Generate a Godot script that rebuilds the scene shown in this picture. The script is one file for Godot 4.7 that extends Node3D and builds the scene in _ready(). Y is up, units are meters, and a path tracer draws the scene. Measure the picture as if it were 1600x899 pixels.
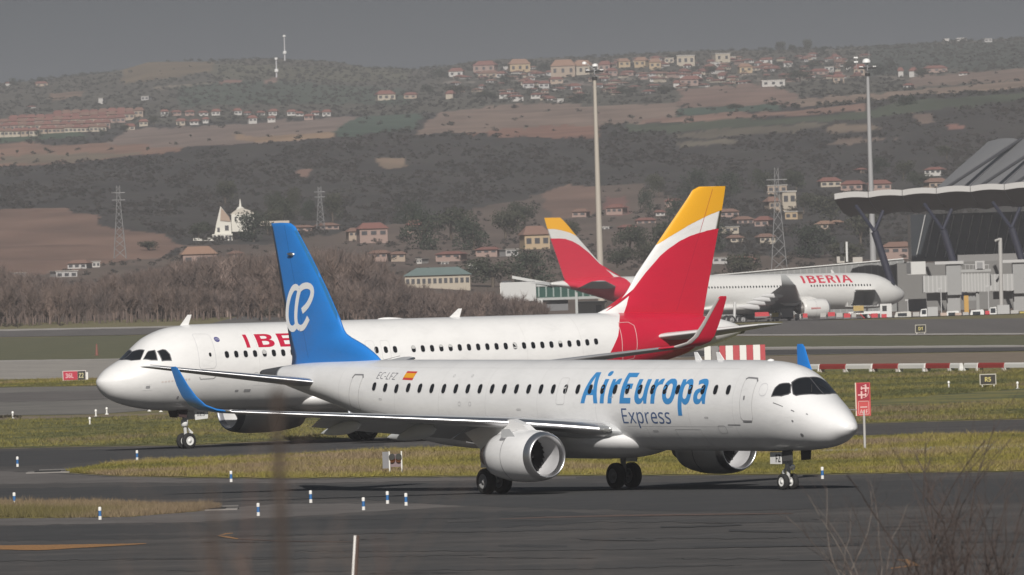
extends Node3D
# An airfield seen through a long lens: a white regional jet taxiing in front of a white narrow-body jet, a wide-body
# jet and a terminal behind them, and hills with houses in the haze.
const LENS := 22525.0      # pixels of the 1600-wide photograph per unit of slope
const EYE := 9.305         # camera height above the taxiways
const PITCH := 0.0030
const ROLL := 0.0308

var rng := RandomNumberGenerator.new()
var mats := {}
var names := {}
var sans: Font
var sans_bold: Font

func _ready() -> void:
	rng.seed = 20240217
	set_camera_and_light()
	sans = SystemFont.new()
	sans.font_names = PackedStringArray(["Droid Sans"])
	sans_bold = SystemFont.new()
	sans_bold.font_names = PackedStringArray(["Droid Sans"])
	sans_bold.font_weight = 700
	build_ground()
	build_hills()
	build_regional_jet()
	build_narrow_body()
	build_wide_body()
	build_terminal()
	build_apron_vehicles()
	build_airfield_furniture()
	build_masts_and_pylons()
	build_houses()
	build_hill_trees()
	build_grass()
	build_foreground()

func set_camera_and_light() -> void:
	var cam := Camera3D.new()
	cam.name = "camera"
	cam.position = Vector3(0, EYE, 0)
	cam.rotation = Vector3(-PITCH, 0, -ROLL)
	cam.near = 1.0
	cam.far = 30000.0
	var lens := CameraAttributesPhysical.new()
	lens.frustum_focal_length = 12.0 * LENS / 449.5
	lens.frustum_focus_distance = 560.0
	lens.exposure_aperture = 15.0
	lens.frustum_near = 1.0
	lens.frustum_far = 30000.0
	cam.attributes = lens
	add_child(cam)
	cam.current = true
	var sky_look := ProceduralSkyMaterial.new()
	sky_look.sky_top_color = Color(0.265, 0.30, 0.345)
	sky_look.sky_horizon_color = Color(0.325, 0.345, 0.362)
	sky_look.sky_curve = 0.12
	sky_look.ground_bottom_color = Color(0.2, 0.2, 0.19)
	sky_look.ground_horizon_color = Color(0.32, 0.33, 0.34)
	var sky := Sky.new()
	sky.sky_material = sky_look
	var env := Environment.new()
	env.background_mode = Environment.BG_SKY
	env.sky = sky
	env.tonemap_mode = Environment.TONE_MAPPER_LINEAR
	env.tonemap_exposure = 1.0
	env.fog_enabled = true
	env.fog_density = 0.000065
	env.fog_light_color = Color(0.97, 0.97, 0.99)
	env.sdfgi_enabled = true
	env.ssao_enabled = true
	env.ssil_enabled = true
	var around := WorldEnvironment.new()
	around.name = "world_environment"
	around.environment = env
	add_child(around)
	var sun := DirectionalLight3D.new()
	sun.name = "sun"
	sun.light_energy = 1.4
	sun.light_color = Color(1.0, 0.98, 0.955)
	sun.light_angular_distance = 0.5
	sun.shadow_enabled = true
	add_child(sun)
	sun.look_at_from_position(Vector3.ZERO, Vector3(0.03, -0.66, -1.0))

# ---------------------------------------------------------------- directions
func ray(u: float, v: float) -> Vector3:
	var a := u - 800.0
	var b := 449.5 - v
	var x := cos(ROLL) * a + sin(ROLL) * b
	var y := (-sin(ROLL) * a + cos(ROLL) * b) / LENS
	return Vector3(x / LENS, cos(PITCH) * y - sin(PITCH), -(sin(PITCH) * y + cos(PITCH)))

func at_depth(u: float, v: float, d: float) -> Vector3:
	var r := ray(u, v)
	return Vector3(0, EYE, 0) + r * (d / -r.z)

func pixel(p: Vector3) -> Vector2:
	var y := p.y - EYE
	var z := -p.z
	var y2 := cos(PITCH) * y + sin(PITCH) * z
	var z2 := -sin(PITCH) * y + cos(PITCH) * z
	var a := LENS * p.x / z2
	var b := LENS * y2 / z2
	return Vector2(800.0 + cos(ROLL) * a - sin(ROLL) * b, 449.5 - (sin(ROLL) * a + cos(ROLL) * b))

func ground_y(d: float, x := 60.0) -> float:
	# the viewing bank rises under the camera; the airfield falls a little towards the far apron on the right
	if d < 1000.0:
		return clampf(8.95 - 0.0247 * d, 0.0, 7.4)
	var fall := 0.85 * smoothstep(1000.0, 1700.0, d) + 3.3 * smoothstep(1700.0, 2080.0, d)
	return -fall * smoothstep(-42.0, 2.0, x)

func on_ground(u: float, v: float) -> Vector3:
	var r := ray(u, v)
	var slope := r.y / r.z
	var d := EYE / slope
	for k in 20:
		d = lerpf(d, (EYE - ground_y(d, r.x * d / -r.z)) / slope, 0.7)
	return Vector3(r.x * d / -r.z, ground_y(d, r.x * d / -r.z), -d)

# ---------------------------------------------------------------- nodes
func numbered(n: String) -> String:
	if not names.has(n):
		names[n] = 0
		return n
	names[n] += 1
	return "%s_%03d" % [n, names[n]]

func tag(o: Node, label: String, category: String, group := "") -> void:
	o.set_meta("label", label)
	o.set_meta("category", category)
	if group != "":
		o.set_meta("group", group)

func thing(called: String, label: String, category: String, where := Vector3.ZERO, group := "") -> Node3D:
	var o := Node3D.new()
	o.name = numbered(called)
	o.position = where
	add_child(o)
	tag(o, label, category, group)
	return o

func part(called: String, mesh: Mesh, m: Material, parent: Node, where := Vector3.ZERO) -> MeshInstance3D:
	var o := MeshInstance3D.new()
	o.name = called if parent != self else numbered(called)
	o.mesh = mesh
	o.material_override = m
	o.position = where
	parent.add_child(o, true)
	return o

func setting(called: String, mesh: Mesh, m: Material) -> MeshInstance3D:
	var o := part(called, mesh, m, self)
	o.set_meta("kind", "structure")
	return o

func again(o: Node3D, where: Vector3, turn := 0.0, label := "") -> Node3D:
	var base := String(o.name)
	if base.substr(max(0, base.length() - 4), 1) == "_" and base.right(3).is_valid_int():
		base = base.left(base.length() - 4)
	var c: Node3D = o.duplicate()
	c.name = numbered(base)
	add_child(c)
	c.position = where
	c.rotation.y = turn
	if label != "":
		c.set_meta("label", label)
	return c

# ---------------------------------------------------------------- materials
func lin(r: float, g: float, b: float) -> Color:
	return Color(r, g, b).linear_to_srgb()

func mat(r: float, g: float, b: float, rough := 0.8, metal := 0.0, coat := 0.0) -> StandardMaterial3D:
	var key := "%f %f %f %f %f %f" % [r, g, b, rough, metal, coat]
	if mats.has(key):
		return mats[key]
	var m := StandardMaterial3D.new()
	m.albedo_color = lin(r, g, b)
	m.roughness = rough
	m.metallic = metal
	if coat > 0.0:
		m.clearcoat_enabled = true
		m.clearcoat = coat
		m.clearcoat_roughness = 0.12
	mats[key] = m
	return m

func noise_tex(key: String, size: int, seed_: int, f1: float, f2: float, ramp: Array, sharp := 1.0, stretch := 1.0) -> ImageTexture:
	if mats.has(key):
		return mats[key]
	var a := FastNoiseLite.new()
	a.seed = seed_
	a.frequency = f1
	a.fractal_octaves = 5
	var b := FastNoiseLite.new()
	b.seed = seed_ + 7
	b.frequency = f2
	b.fractal_octaves = 3
	var ia := a.get_seamless_image(size, size)
	var ib := b.get_seamless_image(size, size)
	var out := Image.create(size, size, false, Image.FORMAT_RGB8)
	var n := ramp.size() - 1
	for y in size:
		for x in size:
			var t: float = ia.get_pixel(x, y).r * 0.62 + ib.get_pixel(x, y).r * 0.38
			t = clampf((t - 0.5) * sharp + 0.5, 0.0, 0.9999) * n
			var k := int(t)
			out.set_pixel(x, y, (ramp[k] as Color).lerp(ramp[k + 1], t - k).linear_to_srgb())
	var tex := ImageTexture.create_from_image(out)
	mats[key] = tex
	return tex

func ground_mat(key: String, period: float, seed_: int, f1: float, f2: float, ramp: Array, rough := 0.95, sharp := 1.6) -> StandardMaterial3D:
	if mats.has(key + "_m"):
		return mats[key + "_m"]
	var m := StandardMaterial3D.new()
	m.albedo_texture = noise_tex(key, 512, seed_, f1, f2, ramp, sharp)
	m.uv1_triplanar = true
	m.uv1_world_triplanar = true
	m.uv1_scale = Vector3.ONE / period
	m.roughness = rough
	mats[key + "_m"] = m
	return m

# paint with a faint mottling of dust, the same on every side
func paint(key: String, r: float, g: float, b: float, rough: float, coat: float, spread := 0.05, period := 2.6) -> StandardMaterial3D:
	if mats.has(key + "_p"):
		return mats[key + "_p"]
	var m := StandardMaterial3D.new()
	m.albedo_texture = noise_tex(key, 256, hash(key) % 1000, 0.012, 0.06, [Color(r, g, b) * (1.0 - spread * 1.6), Color(r, g, b) * (1.0 - spread * 0.5), Color(r, g, b), Color(r, g, b) * (1.0 + spread * 0.3)], 1.5)
	m.uv1_triplanar = true
	m.uv1_scale = Vector3(0.35, 1.0, 1.0) / period
	m.roughness = rough
	if coat > 0.0:
		m.clearcoat_enabled = true
		m.clearcoat = coat
		m.clearcoat_roughness = 0.1
	mats[key + "_p"] = m
	return m

# ---------------------------------------------------------------- meshes
class Solid:
	var st := SurfaceTool.new()
	var count := 0
	func _init() -> void:
		st.begin(Mesh.PRIMITIVE_TRIANGLES)
	func tri(a: Vector3, b: Vector3, c: Vector3, smooth := false) -> void:
		st.set_smooth_group(0 if smooth else 0xFFFFFFFF)
		st.add_vertex(a); st.add_vertex(b); st.add_vertex(c)
		count += 1
	func quad(a: Vector3, b: Vector3, c: Vector3, d: Vector3, smooth := false) -> void:
		tri(a, b, c, smooth)
		tri(a, c, d, smooth)
	# a box given by its centre, its half axes and a small chamfer on its long edges
	func box(o: Vector3, x: Vector3, y: Vector3, z: Vector3) -> void:
		var p := []
		for i in 8:
			p.append(o + x * (1 if i & 1 else -1) + y * (1 if i & 2 else -1) + z * (1 if i & 4 else -1))
		for f in [[0, 2, 3, 1], [4, 5, 7, 6], [0, 1, 5, 4], [2, 6, 7, 3], [0, 4, 6, 2], [1, 3, 7, 5]]:
			quad(p[f[0]], p[f[1]], p[f[2]], p[f[3]])
	func slab(lo: Vector3, hi: Vector3) -> void:
		var h := (hi - lo) * 0.5
		box((lo + hi) * 0.5, Vector3(h.x, 0, 0), Vector3(0, h.y, 0), Vector3(0, 0, h.z))
	func tube(a: Vector3, b: Vector3, ra: float, rb: float, n := 8, caps := true) -> void:
		var d := (b - a).normalized()
		var s := d.cross(Vector3.RIGHT if absf(d.x) < 0.8 else Vector3.UP).normalized()
		var t := d.cross(s)
		for i in n:
			var p := TAU * i / n
			var q := TAU * (i + 1) / n
			var e := s * cos(p) + t * sin(p)
			var f := s * cos(q) + t * sin(q)
			quad(a + e * ra, a + f * ra, b + f * rb, b + e * rb, true)
			if caps:
				tri(a, a + f * ra, a + e * ra)
				tri(b, b + e * rb, b + f * rb)
	# a profile of (along the axis, radius) turned about an axis
	func lathe(o: Vector3, axis: Vector3, profile: Array, n := 40) -> void:
		var s := axis.cross(Vector3.UP if absf(axis.y) < 0.8 else Vector3.RIGHT).normalized()
		var t := axis.cross(s)
		for i in n:
			var p := TAU * i / n
			var q := TAU * (i + 1) / n
			var e := s * cos(p) + t * sin(p)
			var f := s * cos(q) + t * sin(q)
			for k in profile.size() - 1:
				var a: Vector2 = profile[k]
				var b: Vector2 = profile[k + 1]
				if a.y < 0.0001:
					tri(o + axis * a.x, o + axis * b.x + f * b.y, o + axis * b.x + e * b.y, true)
				elif b.y < 0.0001:
					tri(o + axis * a.x + e * a.y, o + axis * a.x + f * a.y, o + axis * b.x, true)
				else:
					quad(o + axis * a.x + e * a.y, o + axis * a.x + f * a.y, o + axis * b.x + f * b.y, o + axis * b.x + e * b.y, true)
	func done() -> ArrayMesh:
		st.generate_normals()
		st.index()
		return st.commit()

# a net of rows x columns of points with smooth normals
func net(p: PackedVector3Array, rows: int, cols: int, wrap := false, colors := PackedColorArray()) -> ArrayMesh:
	var idx := PackedInt32Array()
	var nor := PackedVector3Array()
	nor.resize(p.size())
	var last := cols if wrap else cols - 1
	for r in rows - 1:
		for c in last:
			var a := r * cols + c
			var b := r * cols + (c + 1) % cols
			var d := a + cols
			var e := b + cols
			idx.append_array(PackedInt32Array([a, b, e, a, e, d]))
			var n1 := (p[e] - p[a]).cross(p[b] - p[a])
			var n2 := (p[d] - p[a]).cross(p[e] - p[a])
			nor[a] += n1 + n2; nor[b] += n1; nor[e] += n1 + n2; nor[d] += n2
	for i in nor.size():
		nor[i] = nor[i].normalized() if nor[i].length_squared() > 1e-18 else Vector3.UP
	var arr := []
	arr.resize(Mesh.ARRAY_MAX)
	arr[Mesh.ARRAY_VERTEX] = p
	arr[Mesh.ARRAY_NORMAL] = nor
	arr[Mesh.ARRAY_INDEX] = idx
	if colors.size() == p.size():
		arr[Mesh.ARRAY_COLOR] = colors
	var m := ArrayMesh.new()
	m.add_surface_from_arrays(Mesh.PRIMITIVE_TRIANGLES, arr)
	return m

func from_tris(p: PackedVector3Array, n: PackedVector3Array) -> ArrayMesh:
	for i in range(0, p.size(), 3):
		if (p[i + 1] - p[i]).cross(p[i + 2] - p[i]).dot(n[i]) > 0.0:
			var q := p[i + 1]
			p[i + 1] = p[i + 2]
			p[i + 2] = q
			var k := n[i + 1]
			n[i + 1] = n[i + 2]
			n[i + 2] = k
	var arr := []
	arr.resize(Mesh.ARRAY_MAX)
	arr[Mesh.ARRAY_VERTEX] = p
	arr[Mesh.ARRAY_NORMAL] = n
	var m := ArrayMesh.new()
	m.add_surface_from_arrays(Mesh.PRIMITIVE_TRIANGLES, arr)
	return m

func box_mesh(lo: Vector3, hi: Vector3) -> ArrayMesh:
	var s := Solid.new()
	s.slab(lo, hi)
	return s.done()

func tube_mesh(a: Vector3, b: Vector3, ra: float, rb: float, n := 8) -> ArrayMesh:
	var s := Solid.new()
	s.tube(a, b, ra, rb, n)
	return s.done()

func lathe_mesh(o: Vector3, axis: Vector3, profile: Array, n := 40) -> ArrayMesh:
	var s := Solid.new()
	s.lathe(o, axis, profile, n)
	return s.done()

# split flat triangles until no edge is longer than most
func fine(tris: PackedVector2Array, most: float) -> PackedVector2Array:
	var stack := []
	for i in range(0, tris.size(), 3):
		stack.append([tris[i], tris[i + 1], tris[i + 2]])
	var out := PackedVector2Array()
	while stack.size() > 0:
		var t: Array = stack.pop_back()
		var l0: float = t[0].distance_squared_to(t[1])
		var l1: float = t[1].distance_squared_to(t[2])
		var l2: float = t[2].distance_squared_to(t[0])
		var m := maxf(l0, maxf(l1, l2))
		if m <= most * most:
			out.append(t[0]); out.append(t[1]); out.append(t[2])
		elif m == l0:
			var h: Vector2 = (t[0] + t[1]) * 0.5
			stack.append([t[0], h, t[2]]); stack.append([h, t[1], t[2]])
		elif m == l1:
			var h: Vector2 = (t[1] + t[2]) * 0.5
			stack.append([t[0], t[1], h]); stack.append([t[0], h, t[2]])
		else:
			var h: Vector2 = (t[2] + t[0]) * 0.5
			stack.append([t[0], t[1], h]); stack.append([h, t[1], t[2]])
	return out

func poly_tris(poly: PackedVector2Array) -> PackedVector2Array:
	var out := PackedVector2Array()
	for i in Geometry2D.triangulate_polygon(poly):
		out.append(poly[i])
	return out

func line_tris(line: PackedVector2Array, width: float, closed := true) -> PackedVector2Array:
	var out := PackedVector2Array()
	var n := line.size()
	for i in (n if closed else n - 1):
		var a := line[i]
		var b := line[(i + 1) % n]
		var d := (b - a).normalized() * width * 0.5
		var s := Vector2(-d.y, d.x)
		var q := [a - d * 0.6 + s, a - d * 0.6 - s, b + d * 0.6 - s, b + d * 0.6 + s]
		for k in [0, 1, 2, 0, 2, 3]:
			out.append(q[k])
	return out

func rounded(cx: float, cy: float, w: float, h: float, r: float, n := 5) -> PackedVector2Array:
	var out := PackedVector2Array()
	for c in [[1, 1, 0.0], [-1, 1, PI / 2], [-1, -1, PI], [1, -1, PI * 1.5]]:
		for i in n + 1:
			var a: float = c[2] + PI / 2 * i / n
			out.append(Vector2(cx + c[0] * (w / 2 - r) + r * cos(a), cy + c[1] * (h / 2 - r) + r * sin(a)))
	return out

# triangles of a word, scaled so that it is w wide and its capitals h high, standing on the origin
func word_tris(s: String, w: float, h: float, font: Font) -> PackedVector2Array:
	var tm := TextMesh.new()
	tm.text = s
	tm.font = font
	tm.font_size = 64
	tm.pixel_size = 0.01
	tm.depth = 0.0
	tm.curve_step = 2.0
	tm.horizontal_alignment = HORIZONTAL_ALIGNMENT_LEFT
	var arr := tm.get_mesh_arrays()
	var vs: PackedVector3Array = arr[Mesh.ARRAY_VERTEX]
	var ns: PackedVector3Array = arr[Mesh.ARRAY_NORMAL]
	var raw := PackedVector2Array()
	var id = arr[Mesh.ARRAY_INDEX]
	var order: PackedInt32Array = id if id != null else PackedInt32Array(range(vs.size()))
	for i in range(0, order.size(), 3):
		if ns[order[i]].z < 0.5:
			continue
		for k in 3:
			raw.append(Vector2(vs[order[i + k]].x, vs[order[i + k]].y))
	var lo := Vector2(1e9, 1e9)
	var hi := Vector2(-1e9, -1e9)
	for p in raw:
		lo = lo.min(p)
		hi = hi.max(p)
	var cap := 0.714 * 64 * 0.01
	var base := cap_base(font)
	for i in raw.size():
		raw[i] = Vector2((raw[i].x - lo.x) / maxf(hi.x - lo.x, 0.001) * w, (raw[i].y - base) / cap * h)
	return raw

var cap_bases := {}
func cap_base(font: Font) -> float:
	if cap_bases.has(font):
		return cap_bases[font]
	var tm := TextMesh.new()
	tm.text = "H"
	tm.font = font
	tm.font_size = 64
	tm.pixel_size = 0.01
	tm.depth = 0.0
	var vs: PackedVector3Array = tm.get_mesh_arrays()[Mesh.ARRAY_VERTEX]
	var low := 1e9
	for p in vs:
		low = minf(low, p.y)
	cap_bases[font] = low
	return low

# the same triangles sorted by letter; an I is a plain upright bar
func letter_tris(s: String, w: float, h: float, font: Font) -> Array:
	var all := word_tris(s, w, h, font)
	var out := []
	var at := 0
	for i in s.length():
		var n := word_tris(s[i], 1.0, 1.0, font).size()
		var t := all.slice(at, at + n)
		at += n
		if s[i] == "I":
			var lo := 1e9
			var hi := -1e9
			for p in t:
				lo = minf(lo, p.x)
				hi = maxf(hi, p.x)
			var c := (lo + hi) / 2
			var e := h * 0.135
			t = PackedVector2Array([Vector2(c - e, 0), Vector2(c + e, 0), Vector2(c + e, h), Vector2(c - e, 0), Vector2(c + e, h), Vector2(c - e, h)])
		out.append(t)
	return out

# a flat word as a thin mesh facing +z
func word_mesh(s: String, w: float, h: float, font: Font) -> ArrayMesh:
	var t := word_tris(s, w, h, font)
	var p := PackedVector3Array()
	var n := PackedVector3Array()
	for q in t:
		p.append(Vector3(q.x, q.y, 0))
		n.append(Vector3(0, 0, 1))
	return from_tris(p, n)

# ---------------------------------------------------------------- aircraft
class Curve1:
	var xs := PackedFloat64Array()
	var ys := PackedFloat64Array()
	var ms := PackedFloat64Array()
	func _init(x: Array, y: Array) -> void:
		for i in x.size():
			xs.append(x[i]); ys.append(y[i]); ms.append(0.0)
		var n := xs.size()
		for i in range(1, n - 1):
			var h0 := xs[i] - xs[i - 1]
			var h1 := xs[i + 1] - xs[i]
			var d0 := (ys[i] - ys[i - 1]) / h0
			var d1 := (ys[i + 1] - ys[i]) / h1
			if d0 * d1 > 0.0:
				var w1 := 2 * h1 + h0
				var w2 := h1 + 2 * h0
				ms[i] = (w1 + w2) / (w1 / d0 + w2 / d1)
		ms[0] = (ys[1] - ys[0]) / (xs[1] - xs[0])
		ms[n - 1] = (ys[n - 1] - ys[n - 2]) / (xs[n - 1] - xs[n - 2])
	func at(x: float) -> float:
		var n := xs.size()
		if x <= xs[0]: return ys[0]
		if x >= xs[n - 1]: return ys[n - 1]
		var i := xs.bsearch(x) - 1
		if i < 0: i = 0
		var h := xs[i + 1] - xs[i]
		var t := (x - xs[i]) / h
		return (2 * t * t * t - 3 * t * t + 1) * ys[i] + (t * t * t - 2 * t * t + t) * h * ms[i] + (3 * t * t - 2 * t * t * t) * ys[i + 1] + (t * t * t - t * t) * h * ms[i + 1]

# a body of changing oval sections; a place on it is (station aft of the nose, angle up from the right-hand side)
class Hull:
	var top: Curve1
	var bot: Curve1
	var wid: Curve1
	var mid: Curve1
	var x0: float
	var x1: float
	var pivot: float
	var girth := 1.6          # metres of skin per radian of angle, for lettering
	func _init(rows: Array, pivot_: float) -> void:
		var c := [[], [], [], [], []]
		for r in rows:
			for k in 5: c[k].append(r[k])
		top = Curve1.new(c[0], c[1]); bot = Curve1.new(c[0], c[2]); wid = Curve1.new(c[0], c[3]); mid = Curve1.new(c[0], c[4])
		x0 = c[0][0]; x1 = c[0][-1]; pivot = pivot_
	func pt(x: float, phi: float) -> Vector3:
		var m := mid.at(x)
		var s := sin(phi)
		return Vector3(pivot - x, m + ((top.at(x) - m) if s > 0 else (m - bot.at(x))) * s, wid.at(x) * cos(phi))
	func nrm(x: float, phi: float) -> Vector3:
		var a := pt(x, phi + 0.01) - pt(x, phi - 0.01)
		var b := pt(minf(x + 0.02, x1), phi) - pt(maxf(x - 0.02, x0), phi)
		var n := a.cross(b).normalized()
		var o := Vector3(0, pt(x, phi).y - mid.at(x), pt(x, phi).z)
		return n if n.dot(o) > 0 else -n

func hull_mesh(h: Hull, from := -1.0, to := -1.0, around := 112, hole := []) -> ArrayMesh:
	var xs := []
	var a := h.x0 if from < 0 else from
	var b := h.x1 if to < 0 else to
	var x := a
	while x < b - 0.001:
		xs.append(x)
		var k := x - h.x0
		x += clampf(0.012 + k * 0.09, 0.012, 0.28)
	xs.append(b)
	var p := PackedVector3Array()
	for s in xs:
		for i in around:
			p.append(h.pt(s, TAU * i / around))
	# close the tail end
	var c := h.pt(b, 0.0)
	for i in around:
		p.append(Vector3(c.x, h.mid.at(b), 0))
	var m := net(p, xs.size() + 1, around, true)
	if hole.is_empty():
		return m
	# leave out the faces of an opening: [station, station, height, height] on the right-hand side
	var arr := m.surface_get_arrays(0)
	var vs: PackedVector3Array = arr[Mesh.ARRAY_VERTEX]
	var id: PackedInt32Array = arr[Mesh.ARRAY_INDEX]
	var keep := PackedInt32Array()
	for i in range(0, id.size(), 3):
		var q := (vs[id[i]] + vs[id[i + 1]] + vs[id[i + 2]]) / 3.0
		var st := h.pivot - q.x
		if q.z > 0.5 and st > hole[0] and st < hole[1] and q.y > hole[2] and q.y < hole[3]:
			continue
		for k in 3:
			keep.append(id[i + k])
	arr[Mesh.ARRAY_INDEX] = keep
	var out := ArrayMesh.new()
	out.add_surface_from_arrays(Mesh.PRIMITIVE_TRIANGLES, arr)
	return out

# flat shapes laid on the skin: x is the station, y is metres of skin above the widest line; side 1 right, -1 left
func on_hull(h: Hull, tris: PackedVector2Array, side: int, off: float, most := 0.16) -> ArrayMesh:
	var p := PackedVector3Array()
	var n := PackedVector3Array()
	for q in fine(tris, most):
		var phi := q.y / h.girth
		if side < 0:
			phi = PI - phi
		var m := h.nrm(q.x, phi)
		p.append(h.pt(q.x, phi) + m * off)
		n.append(m)
	return from_tris(p, n)

func degs(h: Hull, st: float, deg: float) -> Vector2:
	return Vector2(st, deg_to_rad(deg) * h.girth)

func degs_poly(h: Hull, a: Array) -> PackedVector2Array:
	var o := PackedVector2Array()
	for q in a:
		o.append(degs(h, q[0], q[1]))
	return o

func shift_word(t: PackedVector2Array, st: float, y: float, dir: float) -> PackedVector2Array:
	var o := PackedVector2Array()
	for q in t:
		o.append(Vector2(st + q.x * dir, y + q.y))
	return o

func lettering(called: String, h: Hull, s: String, w: float, ht: float, font: Font, st: float, deg: float, side: int, m: Material, parent: Node, off := 0.0065) -> void:
	var o := Node3D.new()
	o.name = called
	parent.add_child(o, true)
	for t in letter_tris(s, w, ht, font):
		part("letter", on_hull(h, shift_word(t, st, deg_to_rad(deg) * h.girth, -1.0 * side), side, off), m, o)

func hull_window(h: Hull, st: float, deg: float, w: float, ht: float, side: int, parent: Node, frame: Material, glass: Material) -> void:
	var c := degs(h, st, deg)
	var o := part("window", on_hull(h, poly_tris(rounded(c.x, c.y, w + 0.06, ht + 0.06, (w + 0.06) * 0.46)), side, 0.004, 0.3), frame, parent)
	part("pane", on_hull(h, poly_tris(rounded(c.x, c.y, w, ht, w * 0.46)), side, 0.009, 0.3), glass, o)

func hull_door(called: String, h: Hull, poly: PackedVector2Array, side: int, parent: Node, skin: Material, seam: Material, width := 0.035) -> MeshInstance3D:
	var o := part(called, on_hull(h, poly_tris(poly), side, 0.006), skin, parent)
	part("door_seal", on_hull(h, line_tris(poly, width), side, 0.011), seam, o)
	return o

func foil(x: float, tau: float) -> float:
	return 5.0 * tau * (0.2969 * sqrt(x) - 0.126 * x - 0.3516 * x * x + 0.2843 * x * x * x - 0.1036 * x * x * x * x)

# wings and tails. A section is [distance out, station of the leading edge, height, chord, thickness, cant in degrees, droop in degrees]
func wing_mesh(secs: Array, pivot: float, side: int, xa := 0.0, xb := 1.0, grow := 0.0, n := 14) -> ArrayMesh:
	var p := PackedVector3Array()
	var cols := 0
	for s in secs:
		var cant := deg_to_rad(s[5])
		var up := Vector3(0, cos(cant), -sin(cant) * side)
		var ring := []
		for i in n + 1:
			var t := float(i) / n
			ring.append([lerpf(xb, xa, t * t if xa == 0.0 else t) if xa != 0.0 else xa + (xb - xa) * (1 - t) * (1 - t), 1.0])
		for i in n + 1:
			var t := float(i) / n
			ring.append([lerpf(xa, xb, t) if xa != 0.0 else xa + (xb - xa) * t * t, -1.0])
		cols = ring.size()
		for q in ring:
			var x: float = q[0]
			var yt: float = (foil(x, s[4]) * s[3] + grow) * q[1] + 0.06 * s[4] * s[3] * 4.0 * x * (1.0 - x)
			var inc: float = deg_to_rad(s[6]) if s.size() > 6 else 0.0
			p.append(Vector3(pivot - (s[1] + x * s[3] * cos(inc)) + (grow if x < 0.02 else 0.0), s[2] - x * s[3] * sin(inc), s[0] * side) + up * yt)
	# close both ends
	var first := Vector3.ZERO
	var last := Vector3.ZERO
	for i in cols:
		first += p[i] / cols
		last += p[p.size() - cols + i] / cols
	var all := PackedVector3Array()
	for i in cols: all.append(first)
	all.append_array(p)
	for i in cols: all.append(last)
	return net(all, secs.size() + 2, cols, true)

# a fin standing on the body: sections of [height, station of leading edge, station of trailing edge]
class Fin:
	var le: Curve1
	var te: Curve1
	var y0: float
	var y1: float
	var tau := 0.1
	var pivot := 0.0
	func _init(secs: Array, pivot_: float) -> void:
		var a := []
		var b := []
		var c := []
		for s in secs:
			a.append(s[0]); b.append(s[1]); c.append(s[2])
		le = Curve1.new(a, b); te = Curve1.new(a, c); y0 = a[0]; y1 = a[-1]; pivot = pivot_
	func half(st: float, y: float) -> float:
		var l := le.at(y)
		var c := maxf(te.at(y) - l, 0.05)
		var x := clampf((st - l) / c, 0.0, 1.0)
		return 5.0 * tau * minf(c, 5.5) * (0.2969 * sqrt(x) - 0.126 * x - 0.3516 * x * x + 0.2843 * x * x * x - 0.1036 * x * x * x * x) + 0.004

func fin_mesh(f: Fin) -> ArrayMesh:
	var p := PackedVector3Array()
	var n := 26
	var rows := 40
	for r in rows + 1:
		var y := lerpf(f.y0, f.y1, float(r) / rows)
		for i in range(0, 2 * n):
			var t := float(i) / n if i < n else float(2 * n - i) / n
			var st := lerpf(f.le.at(y), f.te.at(y), t * t)
			p.append(Vector3(f.pivot - st, y, f.half(st, y) * (1 if i < n else -1)))
	for i in 2 * n:
		p.append(Vector3(f.pivot - (f.le.at(f.y1) + f.te.at(f.y1)) / 2, f.y1 + 0.02, 0))
	return net(p, rows + 2, 2 * n, true)

# a painted band of the fin: the part that lies below (or above) a line of (station, height)
func fin_band(f: Fin, line: Array, below: bool, side: int, off: float) -> ArrayMesh:
	var n := 34
	var rows := 18
	var lo := []
	var hi := []
	for i in n + 1:
		var t := pow(float(i) / n, 2.0)
		var a := -1.0
		var b := -1.0
		for k in 401:
			var y := lerpf(f.y0, f.y1 + 0.012, k / 400.0)
			var st := lerpf(f.le.at(y), f.te.at(y), t)
			if (y < along(line, st)) == below:
				if a < 0:
					a = y
				b = y
		lo.append(f.y0 if a < 0 else a)
		hi.append(f.y0 if a < 0 else b)
	var p := PackedVector3Array()
	for r in rows + 1:
		for i in n + 1:
			var t := pow(float(i) / n, 2.0)
			var y: float = lerpf(lo[i], hi[i], float(r) / rows)
			var st := lerpf(f.le.at(y), f.te.at(y), t)
			p.append(Vector3(f.pivot - st + (off if i == 0 else 0.0), y, (f.half(st, y) + off) * side))
	return net(p, rows + 1, n + 1)

func on_fin(f: Fin, tris: PackedVector2Array, side: int, off: float, most := 0.25) -> ArrayMesh:
	var p := PackedVector3Array()
	var n := PackedVector3Array()
	for q in fine(tris, most):
		var st := clampf(q.x, f.le.at(q.y) + 0.002, f.te.at(q.y))
		p.append(Vector3(f.pivot - st, q.y, (f.half(st, q.y) + off) * side))
		n.append(Vector3(0, 0.02, side).normalized())
	return from_tris(p, n)

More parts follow.
